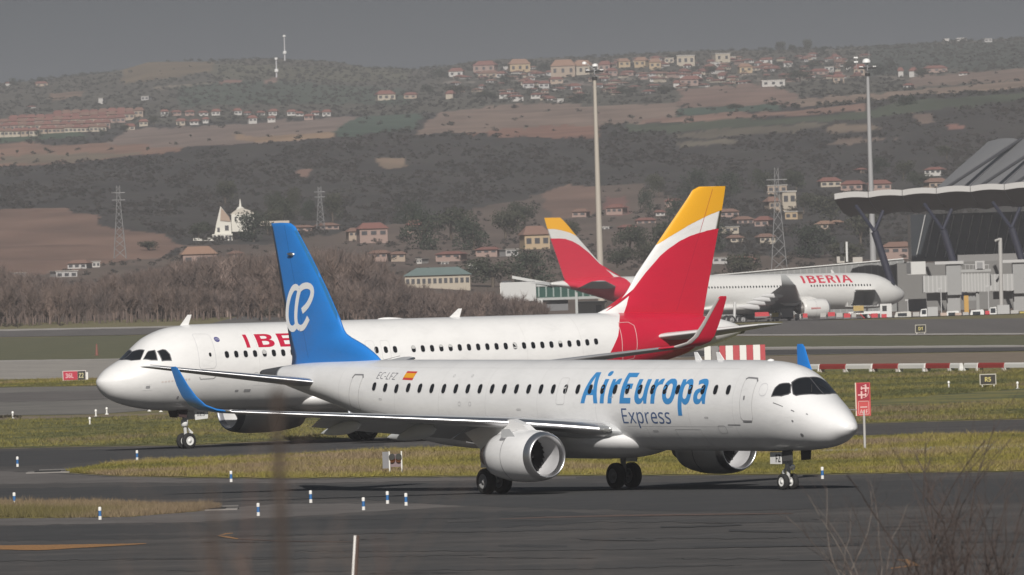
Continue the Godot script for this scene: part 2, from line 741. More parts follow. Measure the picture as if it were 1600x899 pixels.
func wheel(parent: Node, where: Vector3, r: float, w: float, tyre: Material, rim: Material) -> void:
	var o := part("wheel", lathe_mesh(where, Vector3(0, 0, 1), [Vector2(-w * 0.5, r * 0.56), Vector2(-w * 0.5, r * 0.82), Vector2(-w * 0.42, r * 0.93), Vector2(-w * 0.22, r), Vector2(w * 0.22, r), Vector2(w * 0.42, r * 0.93), Vector2(w * 0.5, r * 0.82), Vector2(w * 0.5, r * 0.56)], 36), tyre, parent)
	var d := Solid.new()
	for s in [-1.0, 1.0]:
		d.lathe(where, Vector3(0, 0, s), [Vector2(w * 0.46, r * 0.58), Vector2(w * 0.5, r * 0.54), Vector2(w * 0.40, r * 0.42), Vector2(w * 0.36, r * 0.22), Vector2(w * 0.52, r * 0.18), Vector2(w * 0.54, 0.0)], 28)
	part("rim", d.done(), rim, o)

# an engine pod on a line pointing forward; all sizes in metres, x measured aft of the lip
func engine(called: String, parent: Node, o: Vector3, r: float, length: float, skin: Material, lip: Material, duct: Material, hot: Material, fan_mat: Material) -> void:
	var e := Node3D.new()
	e.name = called
	e.position = o
	parent.add_child(e, true)
	var ax := Vector3(-1, 0, 0)
	var ri := r * 0.76
	part("inlet_lip", lathe_mesh(Vector3.ZERO, ax, [Vector2(0.30, ri * 0.97), Vector2(0.12, ri * 0.985), Vector2(0.03, ri * 1.02), Vector2(0.0, ri * 1.055), Vector2(0.02, ri * 1.095), Vector2(0.08, ri * 1.14), Vector2(0.2, ri * 1.19), Vector2(0.34, ri * 1.23)], 64), lip, e)
	part("cowl", lathe_mesh(Vector3.ZERO, ax, [Vector2(0.33, ri * 1.226), Vector2(0.6, r * 0.97), Vector2(1.0, r), Vector2(length * 0.5, r), Vector2(length * 0.72, r * 0.965), Vector2(length * 0.9, r * 0.88), Vector2(length, r * 0.80), Vector2(length, r * 0.76), Vector2(length - 0.3, r * 0.74)], 64), skin, e)
	part("cowl_seam", lathe_mesh(Vector3.ZERO, ax, [Vector2(length * 0.55, r + 0.004), Vector2(length * 0.55 + 0.03, r + 0.004)], 64), mat(0.25, 0.25, 0.26, 0.6), e)
	part("inlet_duct", lathe_mesh(Vector3.ZERO, ax, [Vector2(0.29, ri * 0.972), Vector2(0.6, ri * 0.985), Vector2(1.5, ri * 1.0), Vector2(1.52, 0.0)], 48), duct, e)
	var f := Solid.new()
	for i in 24:
		var a := TAU * i / 24
		var d := Vector3(0, cos(a), sin(a))
		var t := Vector3(0, -sin(a), cos(a))
		f.quad(Vector3(-1.26, 0, 0) + d * ri * 0.24 - t * 0.05, Vector3(-1.38, 0, 0) + d * ri * 0.24 + t * 0.07, Vector3(-1.42, 0, 0) + d * ri * 0.97 + t * 0.14, Vector3(-1.24, 0, 0) + d * ri * 0.97 - t * 0.11)
	part("fan", f.done(), fan_mat, e)
	part("spinner", lathe_mesh(Vector3.ZERO, ax, [Vector2(0.95, 0.0), Vector2(1.04, ri * 0.1), Vector2(1.2, ri * 0.19), Vector2(1.38, ri * 0.27)], 28), fan_mat, e)
	part("nozzle", lathe_mesh(Vector3.ZERO, ax, [Vector2(length * 0.8, r * 0.62), Vector2(length + 0.25, r * 0.55), Vector2(length + 0.75, r * 0.42), Vector2(length + 0.74, r * 0.38), Vector2(length + 0.2, r * 0.36)], 40), hot, e)
	part("exhaust_cone", lathe_mesh(Vector3.ZERO, ax, [Vector2(length + 0.2, r * 0.26), Vector2(length + 0.8, r * 0.2), Vector2(length + 1.25, 0.0)], 28), hot, e)

# an upright plate between the wing and the pod: outline of (station, height) with a thickness
func plate_mesh(pivot: float, outline: Array, z: float, half: float) -> ArrayMesh:
	var s := Solid.new()
	var poly := PackedVector2Array()
	for q in outline: poly.append(Vector2(q[0], q[1]))
	var t := Geometry2D.triangulate_polygon(poly)
	for side in [-1.0, 1.0]:
		for i in range(0, t.size(), 3):
			s.tri(Vector3(pivot - poly[t[i]].x, poly[t[i]].y, z + half * side), Vector3(pivot - poly[t[i + 1]].x, poly[t[i + 1]].y, z + half * side), Vector3(pivot - poly[t[i + 2]].x, poly[t[i + 2]].y, z + half * side))
	for i in poly.size():
		var a := poly[i]
		var b := poly[(i + 1) % poly.size()]
		s.quad(Vector3(pivot - a.x, a.y, z - half), Vector3(pivot - b.x, b.y, z - half), Vector3(pivot - b.x, b.y, z + half), Vector3(pivot - a.x, a.y, z + half))
	return s.done()

# a slim spindle such as a flap track fairing
func spindle(a: Vector3, b: Vector3, r: float, squash := 1.0) -> ArrayMesh:
	var p := PackedVector3Array()
	var d := (b - a).normalized()
	var s := d.cross(Vector3.UP).normalized()
	var t := s.cross(d)
	var rows := 14
	for i in rows + 1:
		var k := float(i) / rows
		var q := r * pow(sin(PI * pow(k, 0.72)), 0.75) + 0.004
		for j in 20:
			p.append(a.lerp(b, k) + (s * cos(TAU * j / 20) * squash + t * sin(TAU * j / 20)) * q)
	return net(p, rows + 1, 20, true)

func aircraft(called: String, label: String, x: float, d: float, yaw: float, sgn: float, nose_down: float, pivot: float, y := 0.0) -> Node3D:
	var f := Vector2(sgn * cos(yaw), sin(yaw))
	var base := Vector2(x, -d) - f * pivot
	var o := thing(called, label, "airliner", Vector3(base.x, y, base.y))
	o.basis = Basis(Vector3.UP, atan2(-f.y, f.x)) * Basis(Vector3(0, 0, 1), -nose_down)
	return o

func build_regional_jet() -> void:
	var pv := 19.0
	var o := aircraft("regional_jet", "white regional jet with blue tail fin and blue airline lettering taxiing in front", 12.4, 524.18, 0.9629, 1.0, 0.0115, pv)
	var white := paint("jet_white", 0.80, 0.80, 0.80, 0.32, 0.5, 0.07)
	var grey := mat(0.50, 0.51, 0.52, 0.45)
	var seam := mat(0.30, 0.30, 0.31, 0.7)
	var steel := mat(0.72, 0.72, 0.73, 0.36, 1.0)
	var dull := mat(0.45, 0.45, 0.46, 0.38, 1.0)
	var blue := paint("jet_blue", 0.020, 0.215, 0.66, 0.35, 0.5, 0.05)
	var sky_blue := mat(0.045, 0.25, 0.57, 0.4)
	var navy := mat(0.06, 0.11, 0.24, 0.45)
	var glass := mat(0.012, 0.013, 0.015, 0.12, 0.0, 0.4)
	var black := mat(0.018, 0.018, 0.018, 0.85)
	var rim := mat(0.72, 0.72, 0.70, 0.5)
	var gear := mat(0.55, 0.55, 0.54, 0.5)
	var rows := [[0.3, 2.419, 2.419, 0.0, 2.419], [0.32, 2.505, 2.375, 0.09, 2.43], [0.35, 2.585, 2.341, 0.18, 2.44], [0.5, 2.743, 2.205, 0.36, 2.46], [0.8, 2.98, 2.037, 0.57, 2.5], [1.25, 3.254, 1.846, 0.82, 2.6], [1.8, 3.547, 1.731, 1.06, 2.76], [2.3, 3.838, 1.68, 1.21, 2.9], [2.8, 4.209, 1.639, 1.33, 3.02], [3.4, 4.62, 1.615, 1.43, 3.12], [4.2, 4.821, 1.603, 1.5, 3.22], [5.0, 4.9, 1.58, 1.505, 3.24], [6.5, 4.93, 1.58, 1.505, 3.25], [24.0, 4.93, 1.58, 1.505, 3.25], [26.0, 4.93, 1.68, 1.5, 3.27], [28.5, 4.93, 2.05, 1.42, 3.4], [31.0, 4.92, 2.6, 1.24, 3.62], [33.5, 4.88, 3.2, 0.98, 3.95], [36.0, 4.78, 3.72, 0.66, 4.2], [37.4, 4.67, 4.02, 0.44, 4.33], [38.6, 4.55, 4.25, 0.26, 4.4]]
	var h := Hull.new(rows, pv)
	part("fuselage", hull_mesh(h, -1, 37.2), white, o)
	part("tail_cone", hull_mesh(h, 37.2, 38.6, 48), mat(0.16, 0.16, 0.165, 0.4, 0.6), o)
	# belly fairing round the wing root
	var bf := Hull.new([[12.2, 2.05, 1.95, 0.2, 2.0], [12.5, 2.25, 1.66, 0.75, 2.0], [13.3, 2.5, 1.4, 1.35, 2.0], [14.4, 2.72, 1.28, 1.66, 2.02], [16.0, 2.8, 1.24, 1.78, 2.02], [19.5, 2.75, 1.26, 1.74, 2.02], [21.5, 2.5, 1.36, 1.45, 2.0], [23.2, 2.2, 1.52, 0.8, 1.9], [24.2, 1.9, 1.7, 0.2, 1.8]], pv)
	part("belly_fairing", hull_mesh(bf, -1, -1, 72), white, o)
	# cabin windows, evenly spaced between the doors
	for i in 30:
		var st := 6.06 + (29.25 - 6.06) * i / 29.0
		hull_window(h, st, 22.0 - (2.5 if st > 27.5 else 0.0), 0.25, 0.36, 1, o, mat(0.62, 0.62, 0.62, 0.5), glass)
	# flight deck windows: one big front pane and a smaller side pane each side of the nose
	for side in [1, -1]:
		var side_pane := degs_poly(h, [[3.43, 20], [3.40, 33], [3.30, 41], [3.02, 52], [2.93, 52], [2.74, 41], [2.78, 36], [3.0, 27]])
		var front := degs_poly(h, [[2.97, 56], [2.97, 68], [2.90, 89.6], [2.45, 89.6], [2.03, 89.6], [2.08, 76], [2.28, 59], [2.50, 43], [2.62, 42]])
		for q in [["side_window", side_pane], ["windscreen", front]]:
			var w := part(q[0], on_hull(h, poly_tris(q[1]), side, 0.006, 0.08), glass, o)
			part("window_frame", on_hull(h, line_tris(q[1], 0.045), side, 0.010, 0.08), mat(0.07, 0.07, 0.075, 0.5), w)
		part("wiper", on_hull(h, line_tris(degs_poly(h, [[2.25, 70], [2.55, 82]]), 0.035, false), side, 0.03, 0.1), black, o)
	# doors
	var dark := mat(0.20, 0.20, 0.21, 0.6)
	var fd := hull_door("door", h, degs_poly(h, [[5.22, 35], [5.12, 39], [4.55, 39], [4.47, 35], [4.47, -13], [4.55, -17], [5.12, -17], [5.22, -13]]), 1, o, white, mat(0.5, 0.5, 0.5, 0.7), 0.03)
	part("door_lintel", on_hull(h, line_tris(degs_poly(h, [[5.2, 38], [5.1, 40], [4.55, 40], [4.45, 36]]), 0.07, false), 1, 0.013, 0.1), dark, fd)
	part("door_sill", on_hull(h, line_tris(degs_poly(h, [[5.1, -18], [4.6, -18]]), 0.07, false), 1, 0.013, 0.1), dark, fd)
	part("door_handle", on_hull(h, poly_tris(rounded(4.98, deg_to_rad(12) * h.girth, 0.1, 0.16, 0.045)), 1, 0.014), dark, fd)
	var rd := hull_door("door", h, degs_poly(h, [[31.0, 32], [30.9, 36], [30.38, 36], [30.28, 32], [30.4, -26], [30.5, -29], [31.0, -29], [31.1, -26]]), 1, o, white, mat(0.45, 0.45, 0.45, 0.7), 0.03)
	part("door_lintel", on_hull(h, line_tris(degs_poly(h, [[31.02, 30], [30.95, 36], [30.36, 37], [30.26, 32]]), 0.075, false), 1, 0.013, 0.1), dark, rd)
	hull_door("emergency_exit", h, degs_poly(h, [[16.95, 36], [16.88, 38], [16.5, 38], [16.42, 36], [16.42, 4], [16.5, 2], [16.88, 2], [16.95, 4]]), 1, o, white, mat(0.55, 0.55, 0.55, 0.7), 0.022)
	hull_door("cargo_hatch", h, degs_poly(h, [[9.6, -30], [8.0, -30], [8.0, -62], [9.6, -62]]), 1, o, white, mat(0.58, 0.58, 0.58, 0.7), 0.02)
	# joints and lap lines of the skin
	var joint := mat(0.62, 0.62, 0.62, 0.6)
	for st in [5.7, 8.5, 11.4, 14.4, 18.2, 21.6, 24.7, 27.7, 31.9]:
		part("skin_joint", on_hull(h, line_tris(degs_poly(h, [[st, 88], [st, -70]]), 0.022, false), 1, 0.003, 0.2), joint, o)
	for q in [[6.0, 30.0, 56.0], [5.9, 12.6, -26.0], [20.5, 29.5, -20.0]]:
		part("skin_joint", on_hull(h, line_tris(degs_poly(h, [[q[0], q[2]], [q[1], q[2]]]), 0.018, false), 1, 0.003, 0.2), joint, o)
	# small stencils and drain marks
	for q in [[7.4, -14, 0.22, 0.05], [10.9, -33, 0.3, 0.05], [13.4, 12, 0.2, 0.05], [19.4, -5, 0.25, 0.05], [22.6, 2, 0.14, 0.14], [23.3, 2, 0.14, 0.14], [22.9, 41, 0.1, 0.1], [24.1, 41, 0.1, 0.1], [26.2, -18, 0.24, 0.05], [28.7, 2, 0.2, 0.05], [6.6, -30, 0.5, 0.3]]:
		part("stencil", on_hull(h, line_tris(rounded(q[0], deg_to_rad(q[1]) * h.girth, q[2], q[3], minf(q[2], q[3]) * 0.3, 2), 0.018), 1, 0.006, 0.2), mat(0.40, 0.40, 0.41, 0.6), o)
	# small fittings on the nose
	for q in [[2.35, 12, 0.16, 0.06], [1.75, 18, 0.08, 0.08], [2.35, -8, 0.09, 0.1], [2.1, -32, 0.13, 0.16], [3.05, 12, 0.5, 0.03], [5.75, -23, 0.8, 0.025]]:
		part("probe", on_hull(h, poly_tris(rounded(q[0], deg_to_rad(q[1]) * h.girth, q[2], q[3], minf(q[2], q[3]) * 0.4)), 1, 0.012, 0.1), dark, o)
	part("service_panel", on_hull(h, line_tris(rounded(3.95, deg_to_rad(26) * h.girth, 0.42, 0.5, 0.2, 8), 0.02), 1, 0.008, 0.1), mat(0.55, 0.55, 0.57, 0.6), o)
	for q in [[8.2, 0.35, -0.35], [9.6, 0.4, -0.4]]:
		part("aerial", plate_mesh(pv, [[q[0], 4.90], [q[0] + 0.42, 4.90], [q[0] + 0.5, 5.22], [q[0] + 0.33, 5.22]], 0.0, 0.02), white, o)
	part("beacon", lathe_mesh(Vector3(pv - 5.3, 4.88, 0), Vector3.UP, [Vector2(0, 0.14), Vector2(0.06, 0.12), Vector2(0.1, 0.0)], 16), white, o)
	part("pitot_probe", tube_mesh(h.pt(1.65, deg_to_rad(150)), h.pt(1.65, deg_to_rad(150)) + Vector3(0.25, -0.02, -0.16), 0.02, 0.015), dark, o)
	# lettering
	lettering("airline_name", h, "AirEuropa", 7.95, 1.20, sans_bold, 15.36, 3.6, 1, sky_blue, o)
	lettering("airline_subtitle", h, "Express", 3.08, 0.545, sans, 12.76, -22.0, 1, navy, o)
	lettering("registration", h, "EC-LFZ", 1.33, 0.34, sans, 29.3, 32.0, 1, mat(0.22, 0.22, 0.24, 0.6), o)
	var fl := part("flag", on_hull(h, poly_tris(degs_poly(h, [[27.45, 33], [26.75, 33], [26.75, 48], [27.45, 48]])), 1, 0.0065), mat(0.55, 0.05, 0.04, 0.5), o)
	part("flag_stripe", on_hull(h, poly_tris(degs_poly(h, [[27.45, 36.5], [26.75, 36.5], [26.75, 44.5], [27.45, 44.5]])), 1, 0.0095), mat(0.75, 0.36, 0.02, 0.5), fl)
	# fin with the white ligature
	var f := Fin.new([[4.5, 30.2, 36.85], [5.03, 30.86, 36.72], [5.47, 31.75, 36.84], [5.96, 33.03, 36.95], [6.5, 33.39, 37.06], [8.12, 34.61, 37.43], [9.94, 36.2, 37.88], [10.1, 36.36, 37.92], [10.18, 36.6, 37.94]], pv)
	part("fin", fin_mesh(f), blue, o)
	for side in [1, -1]:
		part("fin_leading_edge", on_fin(f, line_tris(PackedVector2Array([Vector2(33.42, 6.5), Vector2(34.64, 8.12), Vector2(36.2, 9.9)]), 0.10, false), side, 0.006, 0.2), sky_blue, o)
		var layer := 0.008
		for stroke in ligature(37.0, 6.14, 1.95, -1.0):
			part("emblem_stroke", on_fin(f, poly_tris(stroke), side, layer, 0.2), mat(0.76, 0.77, 0.78, 0.5), o)
			layer += 0.003
	part("rudder_seam", on_fin(f, line_tris(PackedVector2Array([Vector2(35.4, 5.0), Vector2(36.9, 10.1)]), 0.025, false), 1, 0.006, 0.3), mat(0.02, 0.12, 0.36, 0.6), o)
	part("fin_light", spindle(Vector3(pv - 36.2, 8.98, 0.12), Vector3(pv - 36.62, 9.0, 0.2), 0.07), steel, o)
	# tailplanes
	for side in [1, -1]:
		var s := [[0.2, 33.5, 4.02, 3.75, 0.10, 0.0], [0.95, 33.95, 4.10, 3.35, 0.10, 0.0], [5.9, 36.95, 4.80, 1.3, 0.09, 0.0], [6.04, 37.3, 4.83, 0.9, 0.07, 0.0]]
		var tp := part("tailplane", wing_mesh(s, pv, side), grey, o)
		part("leading_edge", wing_mesh(s.slice(1, 3), pv, side, 0.0, 0.07, 0.006), steel, tp)
		part("elevator_seam", tube_mesh(Vector3(pv - 36.2, 4.28, 1.0 * side), Vector3(pv - 37.85, 4.9, 5.8 * side), 0.012, 0.012, 5), seam, tp)
	# wings
	var main := [[0.6, 12.7, 2.2, 6.9, 0.125, 0.0], [1.6, 13.4, 2.36, 5.75, 0.125, 0.0], [3.0, 14.55, 2.55, 4.6, 0.12, 0.0], [4.4, 15.65, 2.72, 3.75, 0.115, 0.0], [9.0, 18.5, 3.08, 2.4, 0.105, 0.0], [13.3, 21.15, 3.40, 1.35, 0.10, 4.0]]
	var tipped := [[13.3, 21.15, 3.40, 1.35, 0.10, 4.0], [13.7, 21.42, 3.48, 1.25, 0.10, 24.0], [13.98, 21.75, 3.66, 1.14, 0.09, 48.0], [14.14, 22.12, 3.98, 0.98, 0.085, 66.0], [14.25, 22.5, 4.4, 0.78, 0.08, 74.0], [14.36, 22.92, 4.98, 0.52, 0.08, 76.0], [14.38, 23.08, 5.10, 0.36, 0.07, 76.0]]
	for side in [1, -1]:
		var w := part("wing", wing_mesh(main, pv, side, 0.0, 0.74), grey, o)
		part("leading_edge", wing_mesh(main.slice(1), pv, side, 0.0, 0.075, 0.006), steel, w)
		part("flap", wing_mesh([[1.75, 17.75, 2.34, 1.75, 0.12, 0.0, 24.0], [4.35, 18.5, 2.62, 1.30, 0.12, 0.0, 24.0]], pv, side), grey, w)
		part("flap", wing_mesh([[4.45, 18.5, 2.63, 1.28, 0.12, 0.0, 24.0], [9.6, 20.55, 3.04, 0.82, 0.11, 0.0, 24.0]], pv, side), grey, w)
		part("aileron", wing_mesh([[9.65, 18.9, 3.12, 2.24, 0.105, 0.0], [13.1, 21.03, 3.38, 1.4, 0.10, 0.0]], pv, side, 0.745, 1.0), grey, w)
		var wl := part("winglet", wing_mesh(tipped, pv, side), blue, o)
		var m := PackedVector3Array()
		part("navigation_light", spindle(Vector3(pv - 21.05, 3.42, 13.3 * side), Vector3(pv - 21.6, 3.48, 13.55 * side), 0.05), steel, wl)
		for q in [[2.9, 17.0, 2.28, 3.9, 0.34], [6.2, 18.0, 2.56, 3.3, 0.30], [8.9, 19.0, 2.80, 2.7, 0.24]]:
			part("flap_fairing", spindle(Vector3(pv - q[1], q[2], q[0] * side), Vector3(pv - q[1] - q[3], q[2] - 0.35, q[0] * side), q[4], 0.62), mat(0.60, 0.61, 0.61, 0.5), w)
		# landing light in the root of the leading edge
		part("landing_light", spindle(Vector3(pv - 13.22, 2.40, 1.60 * side), Vector3(pv - 14.1, 2.48, 1.98 * side), 0.13, 0.8), mat(0.9, 0.9, 0.88, 0.12, 0.8), w)
		# engine and pylon
		engine("engine", o, Vector3(pv - 13.45, 1.50, 4.37 * side), 0.97, 3.1, white, steel, mat(0.45, 0.45, 0.46, 0.5), mat(0.30, 0.24, 0.20, 0.4, 0.8), mat(0.035, 0.035, 0.04, 0.45, 0.6))
		part("pylon", plate_mesh(pv, [[14.3, 2.38], [14.8, 2.66], [15.6, 2.86], [17.4, 2.62], [18.6, 2.34], [17.6, 1.72], [15.2, 1.7]], 4.37 * side, 0.16), white, o)
		part("nacelle_strake", plate_mesh(pv, [[14.6, 2.18], [15.0, 2.52], [15.5, 2.5], [15.6, 2.14]], 4.37 * side + 0.62, 0.015), grey, o)
		part("cowl_vent", on_tube(Vector3(pv - 15.15, 1.5, 4.37 * side), 0.98, 42.0, 0.34, 0.12), dark, o)
		# main gear
		var zc: float = 2.97 * side
		part("strut", tube_mesh(Vector3(pv - 18.9, 2.3, zc - 0.15 * side), Vector3(pv - 19.0, 0.5, zc), 0.12, 0.1, 12), gear, o)
		part("axle", tube_mesh(Vector3(pv - 19.0, 0.49, zc - 0.5), Vector3(pv - 19.0, 0.49, zc + 0.5), 0.07, 0.07, 10), gear, o)
		part("drag_brace", tube_mesh(Vector3(pv - 18.0, 2.0, zc - 0.6 * side), Vector3(pv - 18.95, 0.9, zc), 0.05, 0.05), gear, o)
		part("gear_door", plate_mesh(pv, [[18.5, 2.3], [19.4, 2.3], [19.3, 1.0], [18.65, 1.0]], zc + 0.35 * side, 0.025), white, o)
		for k in [-0.36, 0.36]:
			wheel(o, Vector3(pv - 19.0, 0.49, zc + k), 0.49, 0.34, black, mat(0.25, 0.25, 0.25, 0.6))
	# nose gear, standing a little low as the nose dips under the brakes
	part("strut", tube_mesh(Vector3(pv - 4.25, 1.75, 0), Vector3(pv - 4.4, 0.46, 0), 0.085, 0.07, 12), gear, o)
	part("axle", tube_mesh(Vector3(pv - 4.4, 0.47, -0.28), Vector3(pv - 4.4, 0.47, 0.28), 0.05, 0.05, 10), gear, o)
	part("torque_link", plate_mesh(pv, [[4.5, 1.0], [4.75, 0.8], [4.52, 0.58], [4.6, 0.8]], 0.0, 0.05), rim, o)
	part("taxi_light", lathe_mesh(Vector3(pv - 4.15, 1.0, 0), Vector3(1, 0, 0), [Vector2(0, 0.11), Vector2(0.06, 0.12), Vector2(0.07, 0.09), Vector2(0.04, 0.0)], 16), mat(0.9, 0.9, 0.88, 0.1, 0.8), o)
	part("steering_collar", lathe_mesh(Vector3(pv - 4.33, 0.95, 0), Vector3.UP, [Vector2(0, 0.1), Vector2(0.02, 0.14), Vector2(0.2, 0.14), Vector2(0.22, 0.1)], 16), rim, o)
	for k in [-0.21, 0.21]:
		wheel(o, Vector3(pv - 4.4, 0.47, k), 0.30, 0.2, black, rim)
	for k in [-1.0, 1.0]:
		part("gear_door", plate_mesh(pv, [[3.5, 1.66], [4.12, 1.62], [4.1, 1.24], [3.55, 1.27]], 0.42 * k, 0.02), mat(0.07, 0.07, 0.07, 0.7), o)
	var gd := part("gear_door", box_mesh(Vector3(pv - 4.62, 1.12, -0.36), Vector3(pv - 4.56, 1.56, 0.36)), rim, o)
	var pl := part("letter_plate", box_mesh(Vector3(pv - 4.88, 1.13, 0.40), Vector3(pv - 4.2, 1.56, 0.44)), rim, gd)
	var wm := part("letters", word_mesh("FZ", 0.3, 0.28, sans_bold), mat(0.03, 0.03, 0.03, 0.7), gd, Vector3(pv - 4.52, 1.2, 0.448))

func on_tube(o: Vector3, r: float, deg: float, along: float, around: float) -> ArrayMesh:
	var p := PackedVector3Array()
	for i in 2:
		for j in 5:
			var a := deg_to_rad(deg) + (j / 4.0 - 0.5) * around / r
			p.append(o + Vector3(-i * along, sin(a) * r, cos(a) * r))
	return net(p, 2, 5)

# two joined round letters drawn with one broad pen stroke, each narrower than high; dir -1 reads towards the nose
func ligature(st: float, y: float, w: float, dir: float) -> Array:
	var out := []
	var hgt := 1.6
	var strokes := [
		# left bowl
		[[0.46, 0.06], [0.36, -0.01], [0.24, 0.0], [0.13, 0.10], [0.06, 0.30], [0.06, 0.56], [0.13, 0.80], [0.24, 0.95], [0.36, 0.985], [0.46, 0.93]],
		# shared stem
		[[0.50, 0.93], [0.45, 0.75], [0.42, 0.5], [0.43, 0.24], [0.5, 0.07], [0.62, 0.0]],
		# right letter: up over the bowl, cross stroke and foot
		[[0.50, 0.93], [0.62, 1.0], [0.78, 1.02], [0.92, 0.97], [0.98, 0.85], [0.95, 0.70], [0.84, 0.54], [0.66, 0.41]],
		[[0.62, 0.0], [0.74, 0.02], [0.84, 0.11], [0.93, 0.25]]]
	for s in strokes:
		var line := PackedVector2Array()
		var cv := Curve2D.new()
		for i in s.size():
			var a: Array = s[maxi(i - 1, 0)]
			var b: Array = s[mini(i + 1, s.size() - 1)]
			var d := Vector2(b[0] - a[0], b[1] - a[1]) / 6.0
			cv.add_point(Vector2(s[i][0], s[i][1]), -d, d)
		for q in cv.tessellate(4, 3.0):
			line.append(Vector2(st + (q.x * w + (q.y - 0.5) * 0.34) * dir, y + q.y * hgt))
		out.append(Geometry2D.offset_polyline(line, 0.122, Geometry2D.JOIN_ROUND, Geometry2D.END_ROUND)[0])
	return out

func build_narrow_body() -> void:
	var pv := 19.0
	var o := aircraft("narrow_body_jet", "white twin-engine jet with red and yellow tail taxiing behind the blue-tailed jet", -20.0024, 686.37, 0.5956, -1.0, -0.0053, pv)
	var white := paint("ib_white", 0.81, 0.805, 0.795, 0.32, 0.5, 0.07)
	var grey := mat(0.50, 0.51, 0.52, 0.45)
	var steel := mat(0.80, 0.80, 0.81, 0.24, 1.0)
	var red := paint("ib_red", 0.56, 0.014, 0.045, 0.36, 0.4, 0.04)
	var yellow := mat(0.80, 0.40, 0.02, 0.4, 0.0, 0.3)
	var letters := mat(0.50, 0.012, 0.05, 0.45)
	var glass := mat(0.012, 0.013, 0.015, 0.12, 0.0, 0.4)
	var black := mat(0.018, 0.018, 0.018, 0.85)
	var rim := mat(0.72, 0.72, 0.70, 0.5)
	var gear := mat(0.55, 0.55, 0.54, 0.5)
	var seam := mat(0.55, 0.55, 0.56, 0.7)
	var dark := mat(0.15, 0.15, 0.16, 0.6)
	var rows := [[0.182, 3.234, 3.234, 0.0, 3.234], [0.195, 3.30, 3.12, 0.14, 3.234], [0.24, 3.38, 3.009, 0.28, 3.234], [0.426, 3.571, 2.752, 0.58, 3.23], [0.766, 3.862, 2.465, 0.9, 3.247], [1.253, 4.13, 2.238, 1.2, 3.303], [1.838, 4.42, 2.064, 1.45, 3.399], [2.422, 4.90, 1.942, 1.62, 3.496], [3.104, 5.40, 1.851, 1.77, 3.592], [4.273, 5.764, 1.772, 1.92, 3.708], [5.636, 5.875, 1.75, 1.97, 3.765], [7.0, 5.88, 1.745, 1.975, 3.785], [24.0, 5.88, 1.74, 1.975, 3.8], [26.5, 5.88, 1.95, 1.94, 3.85], [29.0, 5.88, 2.5, 1.8, 4.05], [31.5, 5.85, 3.1, 1.52, 4.3], [34.0, 5.75, 3.72, 1.12, 4.6], [36.0, 5.5, 4.2, 0.72, 4.8], [37.2, 5.2, 4.55, 0.38, 4.88], [37.57, 5.05, 4.7, 0.2, 4.88]]
	var h := Hull.new(rows, pv)
	h.girth = 2.03
	part("fuselage", hull_mesh(h), white, o)
	var bf := Hull.new([[10.6, 2.2, 2.1, 0.2, 2.15], [11.2, 2.5, 1.72, 1.1, 2.15], [12.4, 2.8, 1.5, 1.85, 2.2], [14.5, 2.95, 1.42, 2.1, 2.2], [19.0, 2.9, 1.42, 2.1, 2.2], [21.5, 2.7, 1.52, 1.75, 2.2], [23.4, 2.3, 1.68, 0.9, 2.0], [24.4, 2.0, 1.85, 0.2, 1.9]], pv)
	part("belly_fairing", hull_mesh(bf, -1, -1, 72), white, o)
	# red paint round the tail
	for side in [-1, 1]:
		var edge := [[30.3, 90], [30.01, 69], [29.53, 45], [29.16, 22], [28.61, 0], [28.0, -30], [27.4, -60], [27.2, -90], [33.7, -90], [34.4, -30], [34.9, 20], [35.25, 60], [35.3, 90]]
		part("tail_band", on_hull(h, poly_tris(degs_poly(h, edge)), side, 0.0065, 0.3), red, o)
	var f := Fin.new([[5.4, 28.4, 35.35], [5.89, 29.15, 35.45], [6.36, 30.34, 35.56], [7.8, 31.55, 35.92], [9.8, 33.28, 36.43], [11.5, 34.75, 36.84], [11.8, 35.0, 36.9], [11.92, 35.35, 36.92]], pv)
	f.tau = 0.1
	part("fin", fin_mesh(f), white, o)
	for side in [-1, 1]:
		var red_line := [[28.0, 4.0], [30.3, 5.5], [30.45, 5.77], [30.94, 6.73], [31.81, 7.69], [32.8, 8.59], [33.3, 8.93], [34.0, 9.3], [34.55, 9.51], [35.2, 9.67], [35.82, 9.8], [36.47, 9.87], [37.5, 9.9]]
		var yellow_line := [[30.0, 7.0], [32.7, 9.13], [33.4, 9.5], [34.02, 9.79], [34.57, 10.05], [35.22, 10.3], [35.92, 10.55], [36.62, 10.74], [37.5, 10.9]]
		part("fin_band", fin_band(f, red_line, true, side, 0.008), red, o)
		part("fin_band", fin_band(f, yellow_line, false, side, 0.008), yellow, o)
		part("rudder_seam", on_fin(f, line_tris(PackedVector2Array([Vector2(33.7, 5.9), Vector2(36.1, 11.8)]), 0.025, false), side, 0.013, 0.3), mat(0.4, 0.012, 0.04, 0.6), o)
	# cabin windows
	for i in 41:
		var st := 6.29 + (27.75 - 6.29) * i / 40.0
		if i == 19:
			continue
		hull_window(h, st, 17.0, 0.23, 0.33, -1, o, mat(0.66, 0.66, 0.66, 0.5), glass)
		if i in [4, 20, 23, 24, 31, 36]:
			var c := degs(h, st, 17.0)
			var drop: float = [0.12, 0.28, 0.15, 0.1, 0.18, 0.1][i % 6]
			part("window_blind", on_hull(h, poly_tris(rounded(c.x, c.y + 0.155 - drop / 2, 0.2, drop, 0.045)), -1, 0.0105, 0.3), mat(0.5, 0.5, 0.49, 0.6), o)
